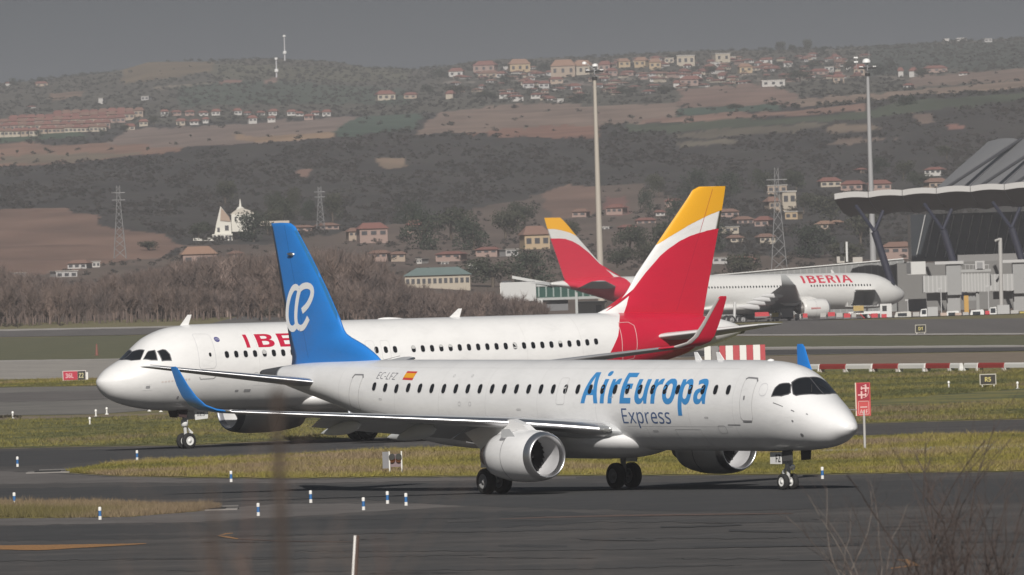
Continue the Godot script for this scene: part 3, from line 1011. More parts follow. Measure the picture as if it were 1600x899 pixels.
	# flight deck windows, three each side
	for side in [-1, 1]:
		var a := degs_poly(h, [[1.54, 89.6], [2.12, 89.6], [2.28, 74], [2.36, 63], [1.97, 50], [1.68, 63]])
		var b := degs_poly(h, [[2.08, 46], [2.35, 53], [2.44, 54], [2.68, 47], [2.60, 27], [2.35, 33]])
		var c := degs_poly(h, [[2.76, 42], [3.0, 40], [3.12, 37], [3.24, 28], [3.25, 18], [2.80, 22]])
		for q in [["windscreen", a], ["side_window", b], ["side_window", c]]:
			var w := part(q[0], on_hull(h, poly_tris(q[1]), side, 0.006, 0.08), glass, o)
			part("window_frame", on_hull(h, line_tris(q[1], 0.045), side, 0.010, 0.08), mat(0.10, 0.10, 0.11, 0.5), w)
	var fd := hull_door("door", h, degs_poly(h, [[4.78, 50], [4.84, 53], [5.6, 50], [5.68, 46], [5.62, 4], [5.52, 0], [4.76, 0], [4.68, 4]]), -1, o, white, seam, 0.025)
	part("door_window", on_hull(h, poly_tris(rounded(5.35, deg_to_rad(18) * h.girth, 0.14, 0.2, 0.065)), -1, 0.013), glass, fd)
	part("door_sill", on_hull(h, line_tris(degs_poly(h, [[4.70, -11], [4.75, -14], [5.5, -14], [5.6, -11]]), 0.05, false), -1, 0.013, 0.1), mat(0.4, 0.4, 0.4, 0.6), fd)
	for st in [14.55, 15.42]:
		hull_door("overwing_exit", h, rounded(st, deg_to_rad(17) * h.girth, 0.5, 0.95, 0.12), -1, o, white, seam, 0.02)
	var pale := mat(0.66, 0.42, 0.42, 0.6)
	part("door", on_hull(h, line_tris(degs_poly(h, [[29.5, 46], [30.1, 46], [30.35, 38], [30.25, 0], [30.1, -22], [29.4, -22], [29.3, 0], [29.4, 38]]), 0.04), -1, 0.014, 0.12), pale, o)
	hull_door("cargo_hatch", h, degs_poly(h, [[7.8, -26], [9.6, -26], [9.6, -62], [7.8, -62]]), -1, o, white, mat(0.68, 0.68, 0.68, 0.7), 0.02)
	# frame joints in the skin
	for st in [8.1, 11.8, 23.6, 26.9]:
		part("skin_joint", on_hull(h, line_tris(degs_poly(h, [[st, 88], [st, -60]]), 0.022, false), -1, 0.004, 0.2), mat(0.64, 0.63, 0.62, 0.6), o)
	# lettering and marks
	lettering("airline_name", h, "IBERIA", 6.3, 0.76, sans_bold, 7.30, 25.5, -1, letters, o)
	var em := part("emblem", on_hull(h, poly_tris(rounded(5.98, deg_to_rad(40) * h.girth, 0.30, 0.30, 0.14, 8)), -1, 0.0065), mat(0.05, 0.05, 0.22, 0.5), o)
	part("emblem_ring", on_hull(h, line_tris(rounded(5.98, deg_to_rad(40) * h.girth, 0.20, 0.08, 0.03, 4), 0.02), -1, 0.010), mat(0.6, 0.6, 0.65, 0.5), em)
	for k in 9:
		part("name_mark", on_hull(h, poly_tris(rounded(2.75 + k * 0.165 + (0.06 if k > 5 else 0.0), deg_to_rad(-13) * h.girth, 0.11, 0.10, 0.03, 3)), -1, 0.0065), mat(0.66, 0.6, 0.57, 0.6), o)
	for q in [[2.06, -20, 0.2, 0.2], [3.75, -42, 0.09, 0.2], [6.95, -34, 0.2, 0.12], [7.55, -34, 0.38, 0.16]]:
		part("service_panel", on_hull(h, poly_tris(rounded(q[0], deg_to_rad(q[1]) * h.girth, q[2], q[3], 0.04)), -1, 0.008), mat(0.32, 0.32, 0.33, 0.6), o)
	part("static_port_mark", on_hull(h, line_tris(rounded(2.06, deg_to_rad(-20) * h.girth, 0.42, 0.42, 0.03), 0.02), -1, 0.008), mat(0.85, 0.85, 0.85, 0.6), o)
	part("static_port_mark", on_hull(h, line_tris(rounded(7.9, deg_to_rad(-12) * h.girth, 0.28, 0.28, 0.12, 6), 0.025), -1, 0.008), mat(0.55, 0.55, 0.55, 0.6), o)
	# aerials along the roof, and a dome for the satellite link
	part("aerial", plate_mesh(pv, [[4.85, 5.78], [5.35, 5.82], [5.55, 6.34], [5.35, 6.34]], 0.0, 0.02), white, o)
	part("aerial", plate_mesh(pv, [[20.4, 5.86], [21.0, 5.86], [21.15, 6.28], [20.95, 6.28]], 0.0, 0.02), white, o)
	part("roof_dome", spindle(Vector3(pv - 16.2, 5.86, 0), Vector3(pv - 17.8, 5.86, 0), 0.09), white, o)
	# tailplanes
	for side in [1, -1]:
		var s := [[0.3, 31.0, 4.55, 4.5, 0.10, 0.0], [1.1, 31.5, 4.62, 4.05, 0.10, 0.0], [6.05, 34.4, 5.10, 1.45, 0.09, 0.0], [6.22, 34.8, 5.12, 1.0, 0.07, 0.0]]
		var tp := part("tailplane", wing_mesh(s, pv, side), grey, o)
		part("leading_edge", wing_mesh(s.slice(1, 3), pv, side, 0.0, 0.07, 0.006), mat(0.66, 0.66, 0.66, 0.4), tp)
	part("tail_exhaust", lathe_mesh(Vector3(pv - 37.5, 4.88, 0), Vector3(-1, 0, 0), [Vector2(0, 0.24), Vector2(0.25, 0.2), Vector2(0.25, 0.15), Vector2(0.05, 0.12)], 20), mat(0.2, 0.2, 0.2, 0.5, 0.6), o)
	# wings
	var main := [[0.7, 11.4, 2.36, 7.8, 0.135, 0.0], [1.95, 12.2, 2.52, 6.7, 0.135, 0.0], [6.4, 15.0, 3.02, 4.0, 0.12, 0.0], [14.0, 19.4, 3.86, 2.15, 0.11, 0.0], [16.7, 21.1, 4.14, 1.6, 0.10, 6.0]]
	var tipped := [[16.7, 21.1, 4.14, 1.6, 0.10, 6.0], [17.1, 21.75, 4.22, 1.52, 0.10, 26.0], [17.36, 22.3, 4.4, 1.36, 0.09, 55.0], [17.5, 22.62, 4.68, 1.2, 0.085, 74.0], [17.62, 22.98, 5.2, 1.02, 0.08, 79.0], [17.76, 23.38, 5.85, 0.8, 0.08, 79.0], [17.9, 23.78, 6.46, 0.52, 0.08, 79.0], [17.91, 23.92, 6.56, 0.36, 0.07, 79.0]]
	for side in [1, -1]:
		var w := part("wing", wing_mesh(main, pv, side, 0.0, 0.74), grey, o)
		part("leading_edge", wing_mesh(main.slice(1), pv, side, 0.0, 0.075, 0.006), mat(0.7, 0.7, 0.71, 0.3, 0.7), w)
		part("flap", wing_mesh([[2.1, 12.3, 2.52, 6.6, 0.135, 0.0], [6.4, 15.0, 3.0, 4.0, 0.12, 0.0]], pv, side, 0.745, 1.0), grey, w)
		part("flap", wing_mesh([[6.45, 15.03, 3.0, 3.98, 0.12, 0.0], [12.9, 18.75, 3.72, 2.42, 0.11, 0.0]], pv, side, 0.745, 1.0), grey, w)
		part("aileron", wing_mesh([[12.95, 18.78, 3.74, 2.4, 0.11, 0.0], [16.4, 20.9, 4.1, 1.66, 0.10, 0.0]], pv, side, 0.745, 1.0), grey, w)
		var wl := part("winglet", wing_mesh(tipped, pv, side), red, o)
		part("leading_edge", wing_mesh(tipped.slice(1, 7), pv, side, 0.0, 0.20, 0.008), mat(0.40, 0.38, 0.37, 0.5), wl)
		for q in [[6.3, 17.4, 2.6, 3.4, 0.26], [9.2, 18.4, 2.98, 3.0, 0.22], [12.4, 19.8, 3.4, 2.4, 0.18]]:
			part("flap_fairing", spindle(Vector3(pv - q[1], q[2], q[0] * side), Vector3(pv - q[1] - q[3], q[2] + 0.05, q[0] * side), q[4], 0.62), grey, w)
		engine("engine", o, Vector3(pv - 11.2, 1.72, 5.75 * side), 1.2, 4.0, white, mat(0.30, 0.31, 0.34, 0.45, 0.5), mat(0.60, 0.60, 0.60, 0.6), mat(0.26, 0.22, 0.2, 0.4, 0.8), mat(0.06, 0.06, 0.07, 0.4, 0.7))
		part("pylon", plate_mesh(pv, [[12.2, 2.85], [13.2, 3.2], [14.8, 3.3], [17.6, 2.95], [18.6, 2.7], [17.0, 2.1], [13.2, 2.2]], 5.75 * side, 0.17), white, o)
		var zc: float = 3.8 * side
		part("strut", tube_mesh(Vector3(pv - 17.6, 2.8, zc), Vector3(pv - 17.7, 0.58, zc), 0.14, 0.11, 12), gear, o)
		part("axle", tube_mesh(Vector3(pv - 17.7, 0.57, zc - 0.6), Vector3(pv - 17.7, 0.57, zc + 0.6), 0.08, 0.08, 10), gear, o)
		part("gear_door", plate_mesh(pv, [[17.1, 2.8], [18.2, 2.8], [18.1, 1.1], [17.3, 1.1]], zc + 0.4 * side, 0.025), white, o)
		for k in [-0.46, 0.46]:
			wheel(o, Vector3(pv - 17.7, 0.58, zc + k), 0.58, 0.42, black, mat(0.3, 0.3, 0.3, 0.6))
	# nose gear with its two open doors
	part("strut", tube_mesh(Vector3(pv - 4.95, 2.0, 0), Vector3(pv - 5.07, 0.32, 0), 0.1, 0.08, 12), gear, o)
	part("axle", tube_mesh(Vector3(pv - 5.07, 0.32, -0.34), Vector3(pv - 5.07, 0.32, 0.34), 0.06, 0.06, 10), gear, o)
	part("steering_collar", lathe_mesh(Vector3(pv - 5.0, 1.0, 0), Vector3.UP, [Vector2(0, 0.12), Vector2(0.02, 0.17), Vector2(0.32, 0.17), Vector2(0.34, 0.12)], 16), rim, o)
	part("torque_link", plate_mesh(pv, [[5.16, 0.95], [5.45, 0.7], [5.18, 0.45], [5.28, 0.7]], 0.0, 0.06), rim, o)
	for k in [-0.14, 0.14]:
		part("taxi_light", lathe_mesh(Vector3(pv - 4.8, 1.58, k), Vector3(1, 0, 0), [Vector2(0, 0.1), Vector2(0.06, 0.11), Vector2(0.07, 0.08), Vector2(0.04, 0.0)], 16), mat(0.9, 0.9, 0.88, 0.1, 0.8), o)
	for k in [-0.24, 0.24]:
		wheel(o, Vector3(pv - 5.07, 0.31, k), 0.38, 0.22, black, rim)
	for k in [-1.0, 1.0]:
		part("gear_door", plate_mesh(pv, [[5.3, 1.84], [6.1, 1.84], [6.05, 1.36], [5.35, 1.3]], 0.42 * k, 0.02), rim, o)
	part("letters", word_mesh("IZS", 0.44, 0.2, sans_bold), mat(0.25, 0.25, 0.25, 0.7), o, Vector3(pv - 5.44, 1.48, -0.446)).rotation.y = PI
	for k in [-1.0, 1.0]:
		part("gear_door", plate_mesh(pv, [[4.3, 1.86], [4.95, 1.82], [4.85, 1.42], [4.45, 1.46]], 0.4 * k, 0.02), mat(0.05, 0.03, 0.03, 0.7), o)

func build_wide_body() -> void:
	var pv := 30.0
	var o := aircraft("wide_body_jet", "white wide-body jet with red and yellow tail parked nose-in at the far terminal", 60.946, 2245.24, -0.5074, 1.0, 0.0136, pv, -4.1546)
	var white := paint("wide_white", 0.66, 0.655, 0.635, 0.4, 0.3, 0.05, 4.0)
	var grey := mat(0.44, 0.45, 0.47, 0.5)
	var red := paint("ib_red", 0.56, 0.014, 0.045, 0.36, 0.4, 0.04)
	var yellow := mat(0.80, 0.40, 0.02, 0.4, 0.0, 0.3)
	var glass := mat(0.012, 0.013, 0.015, 0.12, 0.0, 0.4)
	var black := mat(0.018, 0.018, 0.018, 0.85)
	var gear := mat(0.55, 0.55, 0.54, 0.5)
	var rows := [[0.0, 4.2, 4.2, 0.0, 4.2], [0.15, 4.55, 3.8, 0.5, 4.2], [0.6, 5.0, 3.35, 1.05, 4.25], [1.4, 5.5, 2.9, 1.6, 4.35], [2.6, 6.2, 2.5, 2.15, 4.5], [4.0, 6.95, 2.25, 2.5, 4.65], [5.6, 7.4, 2.12, 2.7, 4.78], [8.0, 7.65, 2.06, 2.8, 4.86], [11.0, 7.7, 2.06, 2.82, 4.88], [42.0, 7.7, 2.06, 2.82, 4.88], [46.0, 7.7, 2.5, 2.75, 5.0], [51.0, 7.68, 3.6, 2.4, 5.4], [56.0, 7.55, 5.0, 1.7, 6.0], [60.0, 7.3, 6.0, 1.0, 6.5], [63.0, 6.95, 6.5, 0.35, 6.7]]
	var h := Hull.new(rows, pv)
	h.girth = 2.82
	var body := part("fuselage", hull_mesh(h, -1, -1, 180, [6.8, 10.6, 2.55, 4.75]), white, o)
	var bf := Hull.new([[20.0, 2.5, 2.4, 0.3, 2.4], [21.5, 3.0, 1.8, 2.0, 2.5], [24.0, 3.4, 1.55, 3.0, 2.6], [33.0, 3.4, 1.55, 3.05, 2.6], [36.5, 3.0, 1.8, 2.3, 2.5], [39.0, 2.5, 2.2, 0.3, 2.4]], pv)
	part("belly_fairing", hull_mesh(bf, -1, -1, 64), white, o)
	for side in [1, -1]:
		part("tail_band", on_hull(h, poly_tris(degs_poly(h, [[51.3, 90], [50.6, 60], [50.1, 35], [49.9, 15], [50.3, -15], [51.2, -50], [51.6, -90], [59.4, -90], [60.2, -20], [60.8, 40], [61.0, 90]])), side, 0.01, 0.6), red, o)
	var f := Fin.new([[7.2, 49.5, 60.4], [7.83, 51.11, 60.75], [8.43, 52.3, 60.94], [9.55, 53.87, 61.35], [11.75, 56.09, 62.15], [14.24, 58.46, 63.08], [16.5, 60.6, 63.8], [16.9, 61.1, 63.9]], pv)
	part("fin", fin_mesh(f), white, o)
	for side in [1, -1]:
		var red_line := [[48.0, 5.0], [51.6, 7.3], [52.5, 8.2], [54.6, 9.9], [56.2, 11.4], [58.02, 12.66], [59.2, 13.25], [60.41, 13.63], [61.5, 13.72], [62.83, 13.71], [64.5, 13.7]]
		var yellow_line := [[54.0, 10.0], [58.2, 13.97], [59.6, 14.55], [61.1, 14.96], [62.2, 15.15], [63.34, 15.19], [64.5, 15.2]]
		part("fin_band", fin_band(f, red_line, true, side, 0.012), red, o)
		part("fin_band", fin_band(f, yellow_line, false, side, 0.012), yellow, o)
		var s := [[0.6, 51.5, 6.0, 7.5, 0.1, 0.0], [1.6, 52.3, 6.1, 6.6, 0.1, 0.0], [9.5, 58.6, 6.95, 2.6, 0.09, 0.0], [9.72, 59.2, 6.98, 1.9, 0.07, 0.0]]
		part("tailplane", wing_mesh(s, pv, side), grey if side > 0 else white, o)
		var main := [[1.5, 18.4, 2.6, 12.4, 0.13, 0.0], [2.9, 19.6, 2.75, 11.0, 0.13, 0.0], [9.4, 23.9, 3.5, 7.6, 0.11, 0.0], [20.0, 30.6, 4.7, 4.8, 0.10, 0.0], [28.8, 36.2, 5.75, 2.6, 0.10, 8.0]]
		var w := part("wing", wing_mesh(main, pv, side, 0.0, 0.75), grey, o)
		part("leading_edge", wing_mesh(main.slice(1), pv, side, 0.0, 0.06, 0.01), mat(0.7, 0.7, 0.71, 0.3, 0.7), w)
		part("flap", wing_mesh([[3.0, 19.7, 2.74, 10.9, 0.13, 0.0], [9.4, 23.9, 3.45, 7.6, 0.11, 0.0]], pv, side, 0.755, 1.0), mat(0.5, 0.51, 0.52, 0.5), w)
		part("flap", wing_mesh([[9.5, 24.0, 3.46, 7.55, 0.11, 0.0], [21.0, 31.2, 4.8, 4.6, 0.10, 0.0]], pv, side, 0.755, 1.0), mat(0.5, 0.51, 0.52, 0.5), w)
		part("aileron", wing_mesh([[21.1, 31.3, 4.82, 4.58, 0.10, 0.0], [28.5, 36.0, 5.7, 2.7, 0.10, 0.0]], pv, side, 0.755, 1.0), mat(0.5, 0.51, 0.52, 0.5), w)
		part("winglet", wing_mesh([[28.8, 36.2, 5.75, 2.6, 0.10, 8.0], [29.4, 36.8, 5.95, 2.2, 0.09, 40.0], [29.9, 37.9, 6.8, 1.5, 0.08, 66.0], [30.15, 38.8, 7.55, 0.8, 0.08, 68.0]], pv, side), mat(0.58, 0.60, 0.60, 0.5), o)
		for q in [[8.0, 28.6, 2.6, 6.0, 0.5], [13.0, 30.6, 3.2, 5.4, 0.45], [17.4, 32.6, 3.7, 4.8, 0.4], [21.6, 34.2, 4.2, 4.2, 0.34]]:
			part("flap_fairing", spindle(Vector3(pv - q[1], q[2], q[0] * side), Vector3(pv - q[1] - q[3], q[2] + 0.1, q[0] * side), q[4], 0.6), mat(0.62, 0.62, 0.62, 0.5), w)
		engine("engine", o, Vector3(pv - 19.5, 2.2, 9.37 * side), 1.55, 4.6, white, mat(0.65, 0.65, 0.66, 0.3, 0.8), mat(0.60, 0.60, 0.60, 0.5), mat(0.5, 0.47, 0.44, 0.35, 0.8), mat(0.06, 0.06, 0.07, 0.4, 0.7))
		part("pylon", plate_mesh(pv, [[20.8, 3.6], [22.5, 4.1], [25.0, 4.1], [28.5, 3.6], [27.0, 2.7], [22.0, 2.7]], 9.37 * side, 0.22), white, o)
		for q in [[32.6, 0.0], [34.6, 0.0]]:
			for k in [-0.7, 0.7]:
				wheel(o, Vector3(pv - q[0], 0.7, 5.34 * side + k), 0.7, 0.5, black, mat(0.3, 0.3, 0.3, 0.6))
		part("strut", tube_mesh(Vector3(pv - 33.3, 3.4, 5.0 * side), Vector3(pv - 33.6, 0.8, 5.34 * side), 0.24, 0.2, 10), gear, o)
	part("strut", tube_mesh(Vector3(pv - 6.7, 2.4, 0), Vector3(pv - 6.7, 0.9, 0), 0.15, 0.12, 10), gear, o)
	for k in [-0.36, 0.36]:
		wheel(o, Vector3(pv - 6.7, 0.92, k), 0.52, 0.38, black, mat(0.6, 0.6, 0.6, 0.6))
	for i in 50:
		var st := 8.0 + i * 0.53 + (4.0 if i > 20 else 0.0) - 0.4
		if st > 38.5:
			break
		hull_window(h, st, 18.0, 0.24, 0.36, 1, o, mat(0.66, 0.66, 0.64, 0.5), glass)
	for side in [1, -1]:
		part("windscreen", on_hull(h, poly_tris(degs_poly(h, [[2.75, 34], [2.1, 62], [1.75, 86], [2.45, 86], [3.0, 62], [3.3, 40]])), side, 0.01, 0.2), glass, o)
	for q in [[6.2, 0.0], [17.8, 0.0]]:
		hull_door("door", h, degs_poly(h, [[q[0], 42], [q[0] + 1.05, 42], [q[0] + 1.05, 4], [q[0], 4]]), 1, o, white, mat(0.6, 0.6, 0.58, 0.7), 0.05)
	lettering("airline_name", h, "IBERIA", 9.2, 1.6, sans_bold, 19.8, 27.0, 1, mat(0.52, 0.03, 0.06, 0.5), o, 0.012)
	# open cargo bay under the forward cabin, with its door swung up
	var frame := Solid.new()
	for q in [[6.8, 2.5, 10.6, 2.62], [6.8, 4.68, 10.6, 4.8], [6.74, 2.5, 6.86, 4.8], [10.54, 2.5, 10.66, 4.8]]:
		for k in 8:
			var ya := lerpf(q[1], q[3], k / 8.0)
			var yb := lerpf(q[1], q[3], (k + 1) / 8.0)
			var z := 2.80 * sqrt(maxf(0.0, 1.0 - pow(((ya + yb) / 2 - 4.88) / 2.82, 2.0)))
			frame.slab(Vector3(pv - q[2], ya, z - 0.25), Vector3(pv - q[0], yb, z + 0.04))
	part("bay_frame", frame.done(), mat(0.45, 0.45, 0.44, 0.6), o)
	var hold := Solid.new()
	hold.slab(Vector3(pv - 11.4, 2.42, -2.0), Vector3(pv - 6.0, 2.5, 2.2))
	hold.slab(Vector3(pv - 11.4, 4.82, -2.2), Vector3(pv - 6.0, 4.9, 2.5))
	hold.slab(Vector3(pv - 11.4, 2.42, -2.1), Vector3(pv - 6.0, 4.9, -2.0))
	hold.slab(Vector3(pv - 11.5, 2.42, -2.1), Vector3(pv - 11.4, 4.9, 2.2))
	hold.slab(Vector3(pv - 6.0, 2.42, -2.1), Vector3(pv - 5.9, 4.9, 2.2))
	part("cargo_bay", hold.done(), mat(0.62, 0.615, 0.60, 0.8), o)
	part("cargo_door", plate_mesh(pv, [[6.9, 4.98], [10.5, 4.98], [10.5, 5.08], [6.9, 5.08]], 3.9, 1.2), white, o)
	part("aerial", plate_mesh(pv, [[12.4, 7.65], [13.0, 7.65], [13.1, 8.2], [12.9, 8.2]], 0.0, 0.03), white, o)
	part("engine_name", on_tube(Vector3(pv - 21.4, 2.2, 9.37), 1.565, 2.0, 1.7, 0.22), mat(0.5, 0.2, 0.2, 0.6), o)

# ---------------------------------------------------------------- ground
func along(line: Array, u: float) -> float:
	if u <= line[0][0]:
		return line[0][1]
	for i in line.size() - 1:
		if u <= line[i + 1][0]:
			return lerpf(line[i][1], line[i + 1][1], (u - line[i][0]) / (line[i + 1][0] - line[i][0]))
	return line[-1][1]

# a sheet of paving or turf between two edges; each edge is traced as points on the ground
func sheet(called: String, far_edge: Array, near_edge: Array, off: float, m: Material, rows := 6, rough_edge := 0.0, step := 12.0) -> MeshInstance3D:
	var u0: float = maxf(far_edge[0][0], near_edge[0][0])
	var u1: float = minf(far_edge[-1][0], near_edge[-1][0])
	var n := int((u1 - u0) / step) + 1
	var wob := FastNoiseLite.new()
	wob.seed = called.length() * 31
	wob.frequency = 0.03
	var p := PackedVector3Array()
	for r in rows + 1:
		for c in n + 1:
			var u := lerpf(u0, u1, float(c) / n)
			var a := along(far_edge, u) + wob.get_noise_2d(u, 0) * rough_edge
			var b := along(near_edge, u) + wob.get_noise_2d(u, 900) * rough_edge
			var g := on_ground(u, lerpf(a, b, float(r) / rows))
			p.append(g + Vector3(0, off, 0))
	return setting(called, net(p, rows + 1, n + 1), m)

func build_ground() -> void:
	var turf := ground_mat("turf", 46.0, 11, 0.012, 0.07, [Color(0.106, 0.103, 0.050), Color(0.156, 0.140, 0.056), Color(0.188, 0.156, 0.075), Color(0.213, 0.175, 0.106)])
	var p := PackedVector3Array()
	var ds := []
	var d := -40.0
	while d < 2110.0:
		ds.append(d)
		d += 15.0 if d < 200.0 else 30.0
	ds.append(2120.0)
	var xs := []
	for i in 61:
		var t := (i - 30) / 30.0
		xs.append(signf(t) * pow(absf(t), 2.0) * 1400.0)
	for e in ds:
		for x in xs:
			p.append(Vector3(x, ground_y(e, x), -e))
	setting("ground", net(p, ds.size(), xs.size()), turf)
	var tar := ground_mat("tar", 38.0, 3, 0.010, 0.05, [Color(0.036, 0.034, 0.033), Color(0.052, 0.049, 0.047), Color(0.066, 0.061, 0.058), Color(0.088, 0.081, 0.076)])
	var fresh := ground_mat("fresh_tar", 30.0, 5, 0.012, 0.06, [Color(0.030, 0.030, 0.031), Color(0.037, 0.037, 0.038), Color(0.045, 0.044, 0.044)])
	var worn := ground_mat("worn_tar", 34.0, 8, 0.010, 0.06, [Color(0.092, 0.084, 0.079), Color(0.119, 0.108, 0.102), Color(0.140, 0.130, 0.121)])
	var concrete := ground_mat("concrete", 40.0, 17, 0.010, 0.05, [Color(0.25, 0.235, 0.215), Color(0.31, 0.285, 0.255), Color(0.36, 0.335, 0.30)])
	var pale := ground_mat("pale_concrete", 20.0, 19, 0.02, 0.06, [Color(0.275, 0.256, 0.237), Color(0.362, 0.338, 0.312), Color(0.413, 0.388, 0.362)])
	var dirt := ground_mat("dirt", 30.0, 23, 0.02, 0.08, [Color(0.150, 0.119, 0.088), Color(0.200, 0.156, 0.112), Color(0.237, 0.188, 0.138)])
	var lush := ground_mat("lush", 40.0, 29, 0.010, 0.05, [Color(0.060, 0.072, 0.028), Color(0.090, 0.098, 0.034), Color(0.20, 0.18, 0.045), Color(0.15, 0.12, 0.075)])
	var gold := ground_mat("gold", 22.0, 31, 0.015, 0.06, [Color(0.10, 0.095, 0.030), Color(0.21, 0.19, 0.040), Color(0.25, 0.21, 0.055), Color(0.22, 0.165, 0.095)])
	# the near taxiways: one wide sheet from in front of the camera to the grass island
	sheet("taxiway", [[-700, 742], [0, 734], [62, 737], [180, 745], [300, 747.5], [440, 749], [640, 746.5], [900, 744.5], [1100, 743.5], [1290, 742.5], [1450, 740], [1600, 738], [2300, 722]], [[-700, 1500], [2300, 1500]], 0.008, tar, 40)
	sheet("taxiway", [[-700, 716], [0, 702], [150, 698.5], [290, 697], [430, 690], [560, 686], [700, 681], [900, 674], [1340, 663], [1600, 656], [2300, 640]], [[-700, 746], [0, 739], [62, 738], [110, 735], [180, 723], [240, 718], [420, 711], [560, 703], [720, 698], [900, 692], [1340, 681], [1600, 677], [2300, 664]], 0.006, tar, 8)
	# darker, newer lanes and paler shoulders laid over them
	sheet("taxiway_lane", [[-700, 778], [0, 764], [300, 760], [640, 756], [1100, 754], [1350, 752], [1600, 749], [2300, 735]], [[-700, 792], [0, 783], [300, 780], [440, 777], [560, 781], [700, 790], [860, 796], [1100, 800], [1260, 796], [1600, 786], [2300, 768]], 0.014, fresh, 6, 2.0)
	sheet("taxiway_lane", [[-700, 836], [0, 824], [300, 819], [440, 812], [560, 806], [700, 801], [860, 800], [1000, 806]], [[-700, 852], [0, 846], [300, 842], [560, 835], [860, 822], [1000, 812]], 0.014, fresh, 5, 3.0)
	sheet("taxiway_lane", [[-700, 722], [0, 706], [150, 703], [290, 701], [430, 695], [600, 692]], [[-700, 738], [0, 729], [90, 727], [180, 719], [240, 714], [420, 706], [600, 697]], 0.012, fresh, 4, 1.0)
	sheet("taxiway_shoulder", [[-700, 744], [0, 737], [62, 740], [180, 746], [300, 749], [440, 750.5], [640, 748], [900, 746]], [[-700, 768], [0, 757], [200, 755], [440, 756], [640, 753], [900, 748]], 0.012, worn, 3, 1.5)
	sheet("taxiway_shoulder", [[-700, 826], [0, 811], [200, 809], [320, 799], [345, 796], [440, 788], [640, 788], [760, 789]], [[-700, 838], [0, 822], [300, 817], [440, 809], [600, 799], [760, 790]], 0.013, worn, 3, 1.5)
	# tall dry grass between the near taxiways
	sheet("grass_verge", [[-700, 800], [0, 787], [120, 786], [320, 793], [340, 796.5]], [[-700, 826], [0, 811], [200, 809], [320, 799], [340, 797.5]], 0.022, gold, 4, 1.5)
	# the grass island
	sheet("grass_verge", [[105, 738], [180, 724], [240, 719], [420, 712], [560, 704], [720, 699], [900, 693], [1340, 682], [1600, 678], [2300, 665]], [[105, 739], [180, 744], [300, 746.5], [440, 748], [640, 745.5], [900, 743.5], [1100, 742.5], [1290, 741.5], [1450, 739], [1600, 737], [2300, 722]], 0.022, gold, 8, 1.6)
	sheet("path", [[1190, 706], [1340, 702.5], [1450, 699.5], [1600, 694.5], [2300, 672]], [[1190, 707.5], [1340, 706], [1450, 705.5], [1600, 704], [2300, 698]], 0.030, pale, 2)
	# turf beyond
	sheet("grass_verge", [[-700, 670], [0, 656], [150, 652], [400, 640], [1340, 620], [1600, 600], [2300, 580]], [[-700, 715], [0, 701], [150, 697.5], [290, 696], [430, 689], [560, 685], [900, 673], [1340, 662], [1600, 655], [2300, 639]], 0.018, lush, 8, 1.5)
	sheet("dirt_road", [[-700, 668], [0, 652.5], [150, 650], [400, 642]], [[-700, 672], [0, 657], [150, 653], [400, 645]], 0.026, dirt, 2, 0.6)
	sheet("taxiway", [[-700, 622], [0, 606.5], [150, 604], [600, 592], [1000, 580]], [[-700, 664], [0, 650], [150, 648], [600, 615], [1000, 582]], 0.020, ground_mat("old_concrete", 44.0, 61, 0.010, 0.05, [Color(0.13, 0.125, 0.115), Color(0.165, 0.155, 0.14), Color(0.20, 0.185, 0.165)]), 6)
	sheet("taxiway_lane", [[-700, 630], [0, 615], [150, 611], [500, 599]], [[-700, 644], [0, 629], [150, 626], [500, 606]], 0.030, worn, 3, 1.0)
	sheet("grass_verge", [[-700, 610], [0, 595], [150, 593], [600, 583], [1000, 572], [1340, 575], [1600, 579], [2300, 570]], [[-700, 621], [0, 605.5], [150, 603.5], [600, 592], [1000, 580], [1340, 619], [1600, 600], [2300, 580]], 0.018, lush, 8, 1.2)
	sheet("taxiway", [[-700, 584], [0, 566], [150, 563], [600, 553], [1000, 546], [1200, 545], [1600, 542], [2300, 528]], [[-700, 610], [0, 594], [150, 591.5], [600, 575], [1000, 561], [1200, 556], [1600, 549], [2300, 532]], 0.030, concrete, 5)
	sheet("taxiway_lane", [[1000, 550], [1200, 547.5], [1600, 543.5], [2300, 529]], [[1000, 560], [1200, 555.5], [1600, 549], [2300, 532]], 0.045, tar, 3)
	sheet("taxiway_edge", [[-700, 582], [0, 564], [150, 562], [600, 551.5], [1000, 545], [1200, 543], [1600, 540], [2300, 526]], [[-700, 585], [0, 566.5], [150, 563.5], [600, 553.5], [1000, 547], [1200, 545.5], [1600, 542.5], [2300, 528]], 0.040, pale, 2, 0.5)
	sheet("dirt_strip", [[1000, 561], [1200, 557], [1600, 551], [2300, 534]], [[1000, 574], [1200, 572], [1600, 569], [2300, 552]], 0.030, dirt, 4, 1.2)
	sheet("grass_verge", [[-700, 545], [0, 529], [150, 526], [600, 517], [1000, 526], [1200, 527], [1600, 525], [2300, 514]], [[-700, 582], [0, 564], [150, 562], [600, 551.5], [1000, 545], [1200, 543], [1600, 540], [2300, 526]], 0.025, ground_mat("dull_turf", 46.0, 37, 0.012, 0.06, [Color(0.081, 0.085, 0.043), Color(0.106, 0.106, 0.053), Color(0.138, 0.125, 0.062)]), 5, 1.0)
	sheet("taxiway", [[-700, 534], [0, 518], [150, 515], [600, 506], [1000, 504], [1200, 502], [1600, 498], [2300, 480]], [[-700, 544], [0, 527.5], [150, 525], [600, 516], [1000, 524], [1200, 524.5], [1600, 522.5], [2300, 512]], 0.040, worn, 4)
	sheet("taxiway_edge", [[1000, 523.5], [1200, 523.5], [1600, 521.5], [2300, 511]], [[1000, 525.5], [1200, 525.7], [1600, 524], [2300, 513]], 0.055, pale, 2, 0.5)
